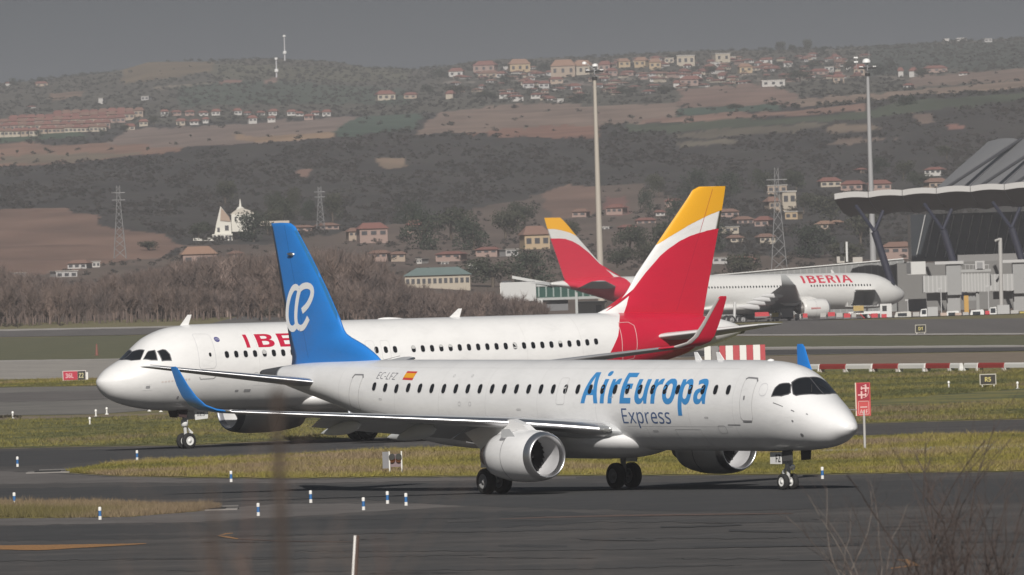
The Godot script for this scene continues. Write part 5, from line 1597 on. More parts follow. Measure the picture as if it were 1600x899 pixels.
func build_apron_vehicles() -> void:
	var white := mat(0.70, 0.70, 0.68, 0.5)
	var red := mat(0.50, 0.035, 0.045, 0.5)
	var dark := mat(0.03, 0.03, 0.03, 0.8)
	van("service_truck", "white service truck with grey box body parked near the wide-body jet's nose", 1438, 1466, 480, 503, 2235, white, true)
	van("service_van", "small white van standing under the boarding bridges", 1516, 1538, 484, 503, 2225, white, false)
	van("service_truck", "white truck with dark tank body standing right of the small white van", 1545, 1578, 477, 502, 2240, white, true)
	van("tow_tractor", "low white tow tractor at the wide-body jet's nose", 1398, 1424, 487, 502, 2232, mat(0.55, 0.54, 0.5, 0.5), false)
	van("fuel_truck", "grey fuel truck standing under the wide-body jet's wing", 1208, 1240, 482, 502, 2224, mat(0.40, 0.40, 0.39, 0.5), true)
	van("service_van", "white van parked behind the boarding bridge supports at the terminal wall", 1478, 1499, 486, 502, 2250, white, false)
	# cargo loader in front of the open bay
	var d := 2222.0
	var o := thing("cargo_loader", "white scissor cargo loader raised to the wide-body jet's open cargo bay", "cargo loader", at_depth(1352, 505, d))
	block("platform", o, 1326, 487, 1376, 491, d, 3.0, white)
	block("deck", o, 1334, 478, 1350, 486, d - 0.5, 2.5, mat(0.42, 0.30, 0.10, 0.6))
	block("cab", o, 1376, 475, 1394, 496, d, 2.6, mat(0.60, 0.60, 0.58, 0.6))
	block("cab_window", o, 1379, 478, 1386, 486, d - 0.1, 0.2, dark)
	for i in 3:
		bar("scissor_arm", o, 1330 + i * 14, 491, d, 1344 + i * 14, 504, d, 0.12, mat(0.4, 0.05, 0.05, 0.5))
	block("chassis", o, 1328, 500, 1394, 504, d, 2.6, dark)
	for i in 4:
		part("wheel", lathe_mesh(at_depth(1334 + i * 18, 502.5, d - 0.2) - o.position, Vector3(0, 0, 1), [Vector2(0, 0), Vector2(0, 0.36), Vector2(0.25, 0.36), Vector2(0.25, 0)], 12), dark, o)
	# red and grey baggage carts under and beside the wing
	var spots := [[1180, 1203, 488, 0], [1206, 1217, 489, 1], [1243, 1252, 491, 2], [1294, 1305, 488, 0], [1307, 1317, 489, 2], [1319, 1329, 490, 0], [1362, 1372, 490, 0], [1427, 1437, 488, 2], [1470, 1480, 489, 3], [1493, 1503, 489, 3], [1505, 1514, 488, 2], [1540, 1547, 486, 0], [1580, 1592, 485, 2], [1594, 1604, 487, 1], [1331, 1338, 489, 2], [1378, 1386, 491, 0], [1255, 1262, 490, 0], [1282, 1291, 489, 2], [958, 968, 489, 2], [975, 985, 490, 0]]
	var kinds := ["red baggage cart parked on the apron by the wide-body jet", "yellow and green baggage cart under the wide-body jet's wing", "grey baggage cart parked on the apron by the wide-body jet", "pale brown baggage cart parked under the boarding bridge"]
	var looks := [red, mat(0.42, 0.34, 0.08, 0.6), mat(0.40, 0.39, 0.37, 0.6), mat(0.46, 0.36, 0.30, 0.7)]
	for q in spots:
		var c := thing("baggage_cart", kinds[q[3]], "baggage cart", at_depth((q[0] + q[1]) / 2.0, 502, 2218), "baggage carts on the far apron")
		block("cover", c, q[0], q[2], q[1], q[2] + 6.5, 2218, 1.5, looks[q[3]])
		block("bed", c, q[0] - 0.5, q[2] + 6.5, q[1] + 0.5, q[2] + 9, 2218, 1.5, mat(0.16, 0.15, 0.15, 0.7))
		for x in [q[0] + 2.0, q[1] - 2.0]:
			part("wheel", lathe_mesh(at_depth(x, 501.5, 2217.8) - c.position, Vector3(0, 0, 1), [Vector2(0, 0), Vector2(0, 0.22), Vector2(0.15, 0.22), Vector2(0.15, 0)], 10), dark, c)

# ---------------------------------------------------------------- small things on the airfield
func build_airfield_furniture() -> void:
	var white := mat(0.72, 0.71, 0.68, 0.6)
	var blue := mat(0.03, 0.14, 0.36, 0.5)
	var red := mat(0.42, 0.02, 0.05, 0.5)
	var black := mat(0.025, 0.025, 0.022, 0.6)
	var yellow := mat(0.62, 0.50, 0.10, 0.5)
	var steel := mat(0.42, 0.41, 0.39, 0.5)
	# blue-banded edge markers, each standing where the photograph shows it
	var first: Node3D = null
	for q in [[27, 730], [214, 720], [361, 754], [22, 789], [156, 813], [403.5, 807], [485.5, 786.5], [568, 798], [605.5, 788], [634.5, 791], [1285.5, 749]]:
		var at := on_ground(q[0], q[1])
		if first == null:
			first = thing("edge_marker", "short white post with a blue band at the edge of the taxiway", "marker post", at, "blue-banded edge markers")
			part("foot", lathe_mesh(Vector3.ZERO, Vector3.UP, [Vector2(0, 0.062), Vector2(0.14, 0.058)], 14), white, first)
			part("band", lathe_mesh(Vector3.ZERO, Vector3.UP, [Vector2(0.14, 0.056), Vector2(0.33, 0.054)], 14), blue, first)
			part("cap", lathe_mesh(Vector3.ZERO, Vector3.UP, [Vector2(0.33, 0.058), Vector2(0.44, 0.058), Vector2(0.465, 0.04), Vector2(0.47, 0.0)], 14), white, first)
		else:
			again(first, at, rng.randf() * TAU)
	# plain white markers farther out
	var pale: Node3D = null
	for q in [[149.5, 651.5], [166.5, 648], [19.5, 654.5], [140, 664], [1483, 607], [1590.5, 608], [233, 643], [251, 644], [268, 645]]:
		var at := on_ground(q[0], q[1])
		if pale == null:
			pale = thing("edge_light", "small plain white edge light standing in the far turf", "edge light", at, "plain white edge lights")
			part("stem", lathe_mesh(Vector3.ZERO, Vector3.UP, [Vector2(0, 0.05), Vector2(0.3, 0.045)], 12), white, pale)
			part("lens", lathe_mesh(Vector3.ZERO, Vector3.UP, [Vector2(0.3, 0.075), Vector2(0.4, 0.07), Vector2(0.45, 0.0)], 12), mat(0.75, 0.74, 0.7, 0.3), pale)
			part("base", lathe_mesh(Vector3.ZERO, Vector3.UP, [Vector2(0, 0.12), Vector2(0.05, 0.1), Vector2(0.05, 0.0)], 12), white, pale)
		else:
			again(pale, at)
	# mandatory and location sign at the left
	var g := on_ground(116, 596)
	var k := -g.z / LENS
	var s := thing("taxiway_sign", "low taxiway sign, red panel beside a black panel, at the far taxiway edge", "sign", g)
	var by := at_depth(116, 594, -g.z).y - g.y
	var w := 34.5 * k
	var hh := 13.6 * k
	part("frame", box_mesh(Vector3(-w / 2 - 0.05, by - 0.04, -0.12), Vector3(w / 2 + 0.05, by + hh + 0.05, 0.0)), mat(0.55, 0.5, 0.48, 0.6), s)
	var rp := part("panel", box_mesh(Vector3(-w / 2, by, 0.0), Vector3(w * 0.14, by + hh, 0.03)), red, s)
	rp.set_meta("label", "red panel with white characters")
	var bp := part("panel", box_mesh(Vector3(w * 0.14 + 0.01, by, 0.0), Vector3(w / 2, by + hh, 0.03)), black, s)
	bp.set_meta("label", "black panel with yellow characters")
	part("characters", word_mesh("36L", w * 0.36, hh * 0.52, sans_bold), mat(0.62, 0.40, 0.42, 0.5), rp, Vector3(-w * 0.40, by + hh * 0.24, 0.036))
	part("characters", word_mesh("Z2", w * 0.22, hh * 0.56, sans_bold), mat(0.5, 0.45, 0.25, 0.5), bp, Vector3(w * 0.2, by + hh * 0.22, 0.036))
	for x in [-0.42, 0.42]:
		part("leg", box_mesh(Vector3(w * x - 0.04, 0, -0.1), Vector3(w * x + 0.04, by, -0.04)), steel, s)
	part("end_post", box_mesh(Vector3(w / 2 + 0.06, 0.1, -0.1), Vector3(w / 2 + 0.2, by + hh * 0.85, 0.04)), white, s)
	# tall red sign on a post
	g = on_ground(1352, 703)
	k = -g.z / LENS
	s = thing("sign_post", "tall red sign with two aircraft symbols on a grey post beside the concrete path", "sign", g)
	var y0 := at_depth(1352, 650, -g.z).y - g.y
	var y1 := at_depth(1352, 598, -g.z).y - g.y
	w = 22.0 * k
	part("post", tube_mesh(Vector3(0, 0, -0.04), Vector3(0, y0 + 0.2, -0.04), 0.055, 0.055, 12), steel, s)
	var bd := part("board", box_mesh(Vector3(-w / 2, y0, -0.06), Vector3(w / 2, y1, 0.0)), mat(0.48, 0.06, 0.06, 0.5), s)
	part("edge_trim", box_mesh(Vector3(-w / 2 - 0.05, y0, -0.07), Vector3(-w / 2 - 0.002, y1, 0.01)), mat(0.62, 0.50, 0.42, 0.6), s)
	var mid := lerpf(y0, y1, 0.47)
	part("panel", box_mesh(Vector3(-w / 2 + 0.04, mid, 0.002), Vector3(w / 2 - 0.04, y1 - 0.03, 0.012)), mat(0.30, 0.012, 0.03, 0.5), bd)
	var ink := mat(0.66, 0.42, 0.40, 0.5)
	var fr := Solid.new()
	for q in [[-0.38, 0.04, 0.38, 0.055], [-0.38, 0.43, 0.38, 0.445], [-0.38, 0.04, -0.35, 0.445], [0.35, 0.04, 0.38, 0.445]]:
		fr.slab(Vector3(q[0] * w, lerpf(y0, y1, q[1]), 0.004), Vector3(q[2] * w, lerpf(y0, y1, q[3]), 0.014))
	part("border", fr.done(), ink, bd)
	part("characters", word_mesh("A1F", w * 0.56, (y1 - y0) * 0.11, sans_bold), ink, bd, Vector3(-w * 0.28, lerpf(y0, y1, 0.075), 0.016))
	part("bar_symbol", box_mesh(Vector3(-w * 0.25, lerpf(y0, y1, 0.245), 0.004), Vector3(w * 0.25, lerpf(y0, y1, 0.28), 0.016)), ink, bd)
	for q in [[0.12, 0.83, 1.0], [-0.08, 0.63, -1.0]]:
		var pl := Solid.new()
		var c := Vector3(q[0] * w, lerpf(y0, y1, q[1]), 0.016)
		pl.box(c, Vector3(w * 0.30, 0, 0), Vector3(0, 0.03, 0), Vector3(0, 0, 0.004))
		pl.box(c + Vector3(w * 0.05 * q[2], 0, 0), Vector3(0.035, 0, 0), Vector3(0, 0.16, 0), Vector3(0, 0, 0.0035))
		pl.box(c - Vector3(w * 0.24 * q[2], 0, 0), Vector3(0.025, 0, 0), Vector3(0, 0.075, 0), Vector3(0, 0, 0.0035))
		part("aircraft_symbol", pl.done(), ink, bd)
	var ring := Solid.new()
	for i in 20:
		var a := -PI * 0.55 + PI * 1.1 * i / 20.0
		var b := -PI * 0.55 + PI * 1.1 * (i + 1) / 20.0
		var o := Vector3(0.02, lerpf(y0, y1, 0.73), 0.016)
		ring.tube(o + Vector3(cos(a) * w * 0.33, sin(a) * w * 0.42, 0), o + Vector3(cos(b) * w * 0.33, sin(b) * w * 0.42, 0), 0.015, 0.015, 5)
	part("turn_symbol", ring.done(), ink, bd)
	# black location signs
	small_sign("R5", 1544.5, 606, 1533, 586, 1556, 600, "small black sign with yellow characters in a pale frame behind the red and white barrier")
	small_sign("D1", 1439, 523, 1431.5, 508.5, 1446.5, 519, "small far black sign in a white frame at the edge of the apron taxiway")
	# twin-lamp warning light between two white posts
	g = on_ground(618, 740)
	k = -g.z / LENS
	s = thing("guard_light", "twin orange warning lamps on a grey panel between two white posts on the grass island", "warning light", g)
	for x in [-9.0, 10.0]:
		part("post", tube_mesh(Vector3(x * k, 0, 0.05), Vector3(x * k, 34.5 * k, 0.05), 0.032, 0.032, 10), white, s)
	part("panel", box_mesh(Vector3(-8 * k, 10 * k, -0.12), Vector3(9 * k, 30 * k, -0.05)), mat(0.20, 0.15, 0.16, 0.7), s)
	part("side_panel", box_mesh(Vector3(-20 * k, 8 * k, -0.3), Vector3(-9.5 * k, 34 * k, -0.22)), mat(0.20, 0.20, 0.21, 0.7), s)
	for x in [-5.0, 5.5]:
		part("hood", tube_mesh(Vector3(x * k, 26 * k, -0.05), Vector3(x * k, 26 * k, 0.18), 0.13, 0.13, 14), black, s)
		part("lamp", lathe_mesh(Vector3(x * k, 21.5 * k, -0.05), Vector3(0, 0, 1), [Vector2(0, 0.13), Vector2(0.1, 0.12), Vector2(0.15, 0.0)], 16), mat(0.55, 0.22, 0.13, 0.4), s)
	part("foot", box_mesh(Vector3(-12 * k, 0, -0.2), Vector3(13 * k, 0.05, 0.2)), mat(0.4, 0.38, 0.33, 0.8), s)
	# row of red and white barriers
	var runs := [[1240, 1262, 0], [1264, 1282, 1], [1283, 1323, 0], [1324, 1364, 1], [1366, 1405, 0], [1406, 1447, 1], [1449, 1486, 0], [1487, 1503, 1], [1509, 1530, 1], [1531, 1571, 0], [1572, 1615, 1], [1617, 1657, 0]]
	for q in runs:
		var a := on_ground(q[0], 583.0 - (q[0] - 1240) * 0.008)
		var b := on_ground(q[1], 583.0 - (q[1] - 1240) * 0.008)
		var kb := -a.z / LENS
		var length := a.distance_to(b)
		var lab := "white section of the barrier row on the far turf" if q[2] == 1 else "red section of the barrier row on the far turf"
		var o := thing("barrier", lab, "barrier", (a + b) / 2, "red and white barriers in a row")
		o.rotation.y = atan2(-(b.z - a.z), b.x - a.x)
		var bm := white if q[2] == 1 else mat(0.30, 0.035, 0.03, 0.6)
		var sec := PackedVector2Array([Vector2(-0.14, 5.5 * kb), Vector2(0.14, 5.5 * kb), Vector2(0.12, 11 * kb), Vector2(0.07, 13.4 * kb), Vector2(-0.07, 13.4 * kb), Vector2(-0.12, 11 * kb)])
		var pr := prism(sec, length / 2 - 0.02)
		part("rail", pr, bm, o).rotation.y = PI / 2
		for x in [-0.46, 0.46]:
			part("foot", box_mesh(Vector3(length * x - 0.09, 0, -0.16), Vector3(length * x + 0.09, 5.5 * kb, 0.16)), white if q[2] == 1 else mat(0.5, 0.45, 0.42, 0.7), o)
	# striped board standing behind the regional jet's roof
	g = on_ground(1150, 588)
	k = -g.z / LENS
	s = thing("striped_board", "upright board of red and white vertical stripes standing beyond the regional jet's roof", "board", g)
	var edges := [[1102, 1112, 1], [1113, 1124, 2], [1125.5, 1135, 0], [1135.3, 1146.5, 1], [1146.8, 1157, 0], [1157.3, 1167.5, 1], [1167.8, 1178, 0], [1178.3, 1189, 1], [1189.3, 1197, 0]]
	for q in edges:
		part("stripe", box_mesh(Vector3((q[0] - 1150) * k, 0.25, -0.05), Vector3((q[1] - 1150) * k, 48 * k, 0.0 if q[2] != 2 else -0.03)), [mat(0.45, 0.06, 0.07, 0.6), white, mat(0.22, 0.21, 0.21, 0.7)][q[2]], s)
	for x in [-40.0, 0.0, 40.0]:
		part("stake", box_mesh(Vector3(x * k - 0.05, 0, -0.16), Vector3(x * k + 0.05, 46 * k, -0.055)), steel, s)
	# drains in the paving beside the grass tips
	for q in [[76, 739, "drain slab with dark grate at the tip of the grass island"], [331, 797.5, "drain slab with dark grate at the tip of the tall grass verge"]]:
		g = on_ground(q[0], q[1])
		s = thing("drain", q[2], "drain", g)
		part("slab", box_mesh(Vector3(-0.95, 0, -1.6), Vector3(0.95, 0.05, 1.6)), mat(0.24, 0.225, 0.21, 0.9), s)
		part("grate", box_mesh(Vector3(-0.6, 0.05, -0.9), Vector3(0.5, 0.09, 1.0)), mat(0.015, 0.015, 0.015, 0.8), s)
		part("cover_lid", box_mesh(Vector3(-0.45, 0.09, -1.4), Vector3(0.95, 0.14, -0.8)), mat(0.12, 0.115, 0.11, 0.8), s)
	# half-hidden orange stake at the left, far out
	g = on_ground(151, 556)
	s = thing("marker_cone", "faded orange marker standing in the far grass beyond the taxiway", "marker", g)
	part("cone", lathe_mesh(Vector3.ZERO, Vector3.UP, [Vector2(0.04, 0.15), Vector2(1.1, 0.06), Vector2(1.12, 0.0)], 12), mat(0.20, 0.085, 0.065, 0.8), s)
	part("base", box_mesh(Vector3(-0.3, 0, -0.3), Vector3(0.3, 0.04, 0.3)), mat(0.2, 0.06, 0.04, 0.8), s)

func small_sign(txt: String, u: float, vb: float, u0: float, v0: float, u1: float, v1: float, label: String) -> void:
	var g := on_ground(u, vb)
	var k := -g.z / LENS
	var s := thing("location_sign", label, "sign", g)
	var y0 := at_depth(u, v1, -g.z).y - g.y
	var y1 := at_depth(u, v0, -g.z).y - g.y
	var w := (u1 - u0) * k
	part("frame", box_mesh(Vector3(-w / 2 - 0.06, y0 - 0.06, -0.12), Vector3(w / 2 + 0.06, y1 + 0.06, 0.0)), mat(0.42, 0.40, 0.34, 0.6), s)
	var p := part("panel", box_mesh(Vector3(-w / 2, y0, 0.0), Vector3(w / 2, y1, 0.03)), mat(0.025, 0.022, 0.015, 0.6), s)
	part("characters", word_mesh(txt, w * 0.42, (y1 - y0) * 0.5, sans_bold), mat(0.55, 0.47, 0.16, 0.5), p, Vector3(-w * 0.21, lerpf(y0, y1, 0.25), 0.036))
	for x in [-0.4, 0.4]:
		part("leg", box_mesh(Vector3(w * x - 0.04, 0, -0.1), Vector3(w * x + 0.04, y0, -0.03)), mat(0.6, 0.58, 0.55, 0.6), s)

func build_masts_and_pylons() -> void:
	var pole := mat(0.44, 0.40, 0.34, 0.6)
	var grey := mat(0.34, 0.34, 0.34, 0.5)
	var white := mat(0.78, 0.78, 0.76, 0.4)
	var dark := mat(0.03, 0.03, 0.03, 0.7)
	var specs := [[929, 122, 2350.0, 95.0, pole, "tall tan floodlight mast rising behind the wide-body jet's tail"], [1356, 116, 2480.0, 85.0, grey, "tall grey floodlight mast with a white dome rising behind the terminal canopy"]]
	for i in 2:
		var q: Array = specs[i]
		var d: float = q[2]
		var k := d / LENS
		var top := at_depth(q[0], q[1], d)
		var x: float = top.x
		var o := thing("floodlight_mast", q[5], "mast", Vector3(x, ground_y(d), -d))
		var h := top.y - ground_y(d)
		part("pole", tube_mesh(Vector3.ZERO, Vector3(0, h, 0), 0.62, 0.27, 20), q[4], o)
		part("collar", tube_mesh(Vector3(0, h - 0.3, 0), Vector3(0, h + 0.2, 0), 0.42, 0.42, 14), dark, o)
		part("spindle", tube_mesh(Vector3(0, h, 0), Vector3(0, h + 2.2, 0), 0.12, 0.08, 8), grey, o)
		part("ring", ring_mesh(Vector3(0, h + 1.2, 0), 1.25, 0.07), grey, o)
		for j in 8:
			var a := TAU * j / 8 + 0.3
			var c := Vector3(cos(a) * 1.25, h + 1.15, sin(a) * 1.25)
			var l := part("lamp", box_mesh(c + Vector3(-0.27, -0.25, -0.2), c + Vector3(0.27, 0.1, 0.2)), dark, o)
			part("lamp_hood", box_mesh(c + Vector3(-0.3, 0.1, -0.24), c + Vector3(0.3, 0.24, 0.24)), white if j % 3 == 0 else mat(0.12, 0.12, 0.12, 0.6), l)
		if i == 0:
			part("camera_arm", tube_mesh(Vector3(0, h + 1.4, 0), Vector3(-1.5, h + 2.6, 0), 0.06, 0.06), grey, o)
			part("camera_hood", lathe_mesh(Vector3(-1.6, h + 2.3, 0), Vector3.UP, [Vector2(0, 0.36), Vector2(0.3, 0.36), Vector2(0.42, 0.2), Vector2(0.44, 0.0)], 14), white, o)
			part("dome", lathe_mesh(Vector3(0.15, h + 1.9, 0), Vector3.UP, [Vector2(0, 0.5), Vector2(0.22, 0.5), Vector2(0.42, 0.3), Vector2(0.46, 0.0)], 16), white, o)
		else:
			part("dome", lathe_mesh(Vector3(-0.15, h + 2.0, 0), Vector3.UP, [Vector2(0, 0.72), Vector2(0.3, 0.7), Vector2(0.62, 0.46), Vector2(0.74, 0.0)], 18), white, o)
			for y in [2.05, 2.8]:
				part("camera_hood", box_mesh(Vector3(-2.3, h + y, -0.2), Vector3(-1.6, h + y + 0.24, 0.2)), white, o)
			part("camera_arm", tube_mesh(Vector3(-1.9, h + 0.9, 0), Vector3(-1.9, h + 3.2, 0), 0.05, 0.05), grey, o)
			part("aerial", tube_mesh(Vector3(0.3, h + 2.6, 0), Vector3(0.35, h + 4.0, 0), 0.05, 0.04), grey, o)
	# lattice pylons
	for q in [[184, 404, 290, 2950.0, 2.5, "grey lattice power pylon standing over the bare trees left of the white church"], [1213, 452, 262, 2620.0, 3.4, "grey lattice power pylon standing behind the wide-body jet in front of the village"], [499, 372, 292, 3300.0, 2.2, "thin lattice power pylon among dark trees right of the blue tail fin's tip"]]:
		var d: float = q[3]
		var foot := at_depth(q[0], q[1], d)
		var top := at_depth(q[0], q[2], d)
		pylon(Vector3(top.x, foot.y, -d), top.y - foot.y, q[4], q[5])
	# thin masts on the far ridge
	for q in [[432, 121, 92, "thin pale radio mast standing below the far ridge"], [445, 96, 56, "thin radio mast with a white beacon on top of the far ridge"]]:
		var p := on_hill(q[0], q[1])
		var k := -p.z / LENS
		var o := thing("radio_mast", q[3], "mast", p)
		part("pole", tube_mesh(Vector3.ZERO, Vector3(0, (q[1] - q[2]) * k, 0), 0.5, 0.28, 8), mat(0.45, 0.45, 0.46, 0.6), o)
		part("drum", tube_mesh(Vector3(0, (q[1] - q[2]) * k * 0.3, 0), Vector3(0, (q[1] - q[2]) * k * 0.3 + 1.4, 0), 1.0, 1.0, 12), white, o)
		part("drum", tube_mesh(Vector3(0, (q[1] - q[2]) * k * 0.96, 0), Vector3(0, (q[1] - q[2]) * k * 0.96 + 1.0, 0), 0.8, 0.8, 12), white, o)

func ring_mesh(o: Vector3, r: float, t: float) -> ArrayMesh:
	var s := Solid.new()
	for i in 24:
		var a := TAU * i / 24
		var b := TAU * (i + 1) / 24
		s.tube(o + Vector3(cos(a) * r, 0, sin(a) * r), o + Vector3(cos(b) * r, 0, sin(b) * r), t, t, 6, false)
	return s.done()

func pylon(at: Vector3, h: float, w: float, label: String) -> void:
	var steel := mat(0.25, 0.25, 0.25, 0.7)
	var o := thing("power_pylon", label, "pylon", at)
	var lev := []
	for i in 11:
		var t := pow(i / 10.0, 0.85)
		var half := lerpf(w * 0.5, 0.35, minf(1.0, t / 0.78))
		lev.append([h * t, half])
	for c in [[-1, -1], [1, -1], [1, 1], [-1, 1]]:
		var s := Solid.new()
		for i in 10:
			s.tube(Vector3(c[0] * lev[i][1], lev[i][0], c[1] * lev[i][1]), Vector3(c[0] * lev[i + 1][1], lev[i + 1][0], c[1] * lev[i + 1][1]), 0.065, 0.065, 5, false)
		part("leg", s.done(), steel, o)
	var cs := [[-1, -1], [1, -1], [1, 1], [-1, 1]]
	for f in 4:
		var a: Array = cs[f]
		var b: Array = cs[(f + 1) % 4]
		var s := Solid.new()
		for i in 10:
			s.tube(Vector3(a[0] * lev[i][1], lev[i][0], a[1] * lev[i][1]), Vector3(b[0] * lev[i + 1][1], lev[i + 1][0], b[1] * lev[i + 1][1]), 0.04, 0.04, 4, false)
			s.tube(Vector3(b[0] * lev[i][1], lev[i][0], b[1] * lev[i][1]), Vector3(a[0] * lev[i + 1][1], lev[i + 1][0], a[1] * lev[i + 1][1]), 0.04, 0.04, 4, false)
		part("lattice_face", s.done(), steel, o)
	for y in [0.8, 0.9]:
		part("cross_arm", tube_mesh(Vector3(-w * 0.55, h * y, 0), Vector3(w * 0.55, h * y, 0), 0.1, 0.1, 6), steel, o)

# ---------------------------------------------------------------- houses on the hills
func house(called: String, label: String, group: String, at: Vector3, w: float, h: float, deep: float, turn: float, wall: Material, roof: Material, flat: bool, windows: int, cat := "house") -> Node3D:
	var o := thing(called, label, cat, at, group)
	o.rotation.y = turn
	var wh := h * (0.92 if flat else 0.64)
	part("wall", box_mesh(Vector3(-w / 2, -1.5, -deep), Vector3(w / 2, wh, 0)), wall, o)
	var s := Solid.new()
	if flat:
		s.slab(Vector3(-w / 2 - 0.2, wh, -deep - 0.2), Vector3(w / 2 + 0.2, h, 0.2))
	else:
		var e := 0.4
		var r0 := Vector3(-w / 2 + minf(w * 0.18, deep * 0.4), h, -deep / 2)
		var r1 := Vector3(w / 2 - minf(w * 0.18, deep * 0.4), h, -deep / 2)
		var a := Vector3(-w / 2 - e, wh, e)
		var b := Vector3(w / 2 + e, wh, e)
		var c := Vector3(w / 2 + e, wh, -deep - e)
		var d := Vector3(-w / 2 - e, wh, -deep - e)
		s.quad(a, b, r1, r0); s.quad(c, d, r0, r1); s.tri(b, c, r1); s.tri(d, a, r0); s.quad(a, d, c, b)
	part("roof", s.done(), roof, o)
	var glass := mat(0.06, 0.06, 0.065, 0.4)
	for i in windows:
		var x := lerpf(-w / 2, w / 2, (i + 0.5) / windows)
		var ww := minf(0.62, w / windows * 0.3)
		part("window", box_mesh(Vector3(x - ww, wh * 0.42, -0.05), Vector3(x + ww, wh * 0.78, 0.06)), glass, o)
	return o

# where on the hillside something stands, in words
func place_words(u: float, v: float) -> String:
	if v < 100:
		return "on the far ridge"
	if v < 118:
		return "high in the hill town"
	if v < 140:
		return "in the middle of the hill town" if u > 660 else "on the far left hill"
	if v < 168:
		return "at the lower edge of the hill town" if u > 660 else "below the far left hill"
	if v < 262:
		return "in the far fields"
	if absf(u - 385) < 75 and v < 385:
		return "beside the white church"
	if u < 280:
		return "by the brown field and the left pylon"
	if u < 560:
		return "under the white church above the bare wood"
	if u < 780:
		return "near the long building with the green roof"
	if u < 1000:
		return "near the ochre house and the tan mast"
	if u < 1125:
		return "behind the red and yellow tail fins"
	if u < 1290:
		return "around the right-hand pylon"
	return "above the terminal canopy" if v < 310 else "beside the terminal columns"

func size_word(w: float, h: float) -> String:
	return "large" if w * h > 1500 else "tall" if h > w * 1.15 else "broad" if w > h * 1.6 else "small" if w * h < 160 else "mid-sized"

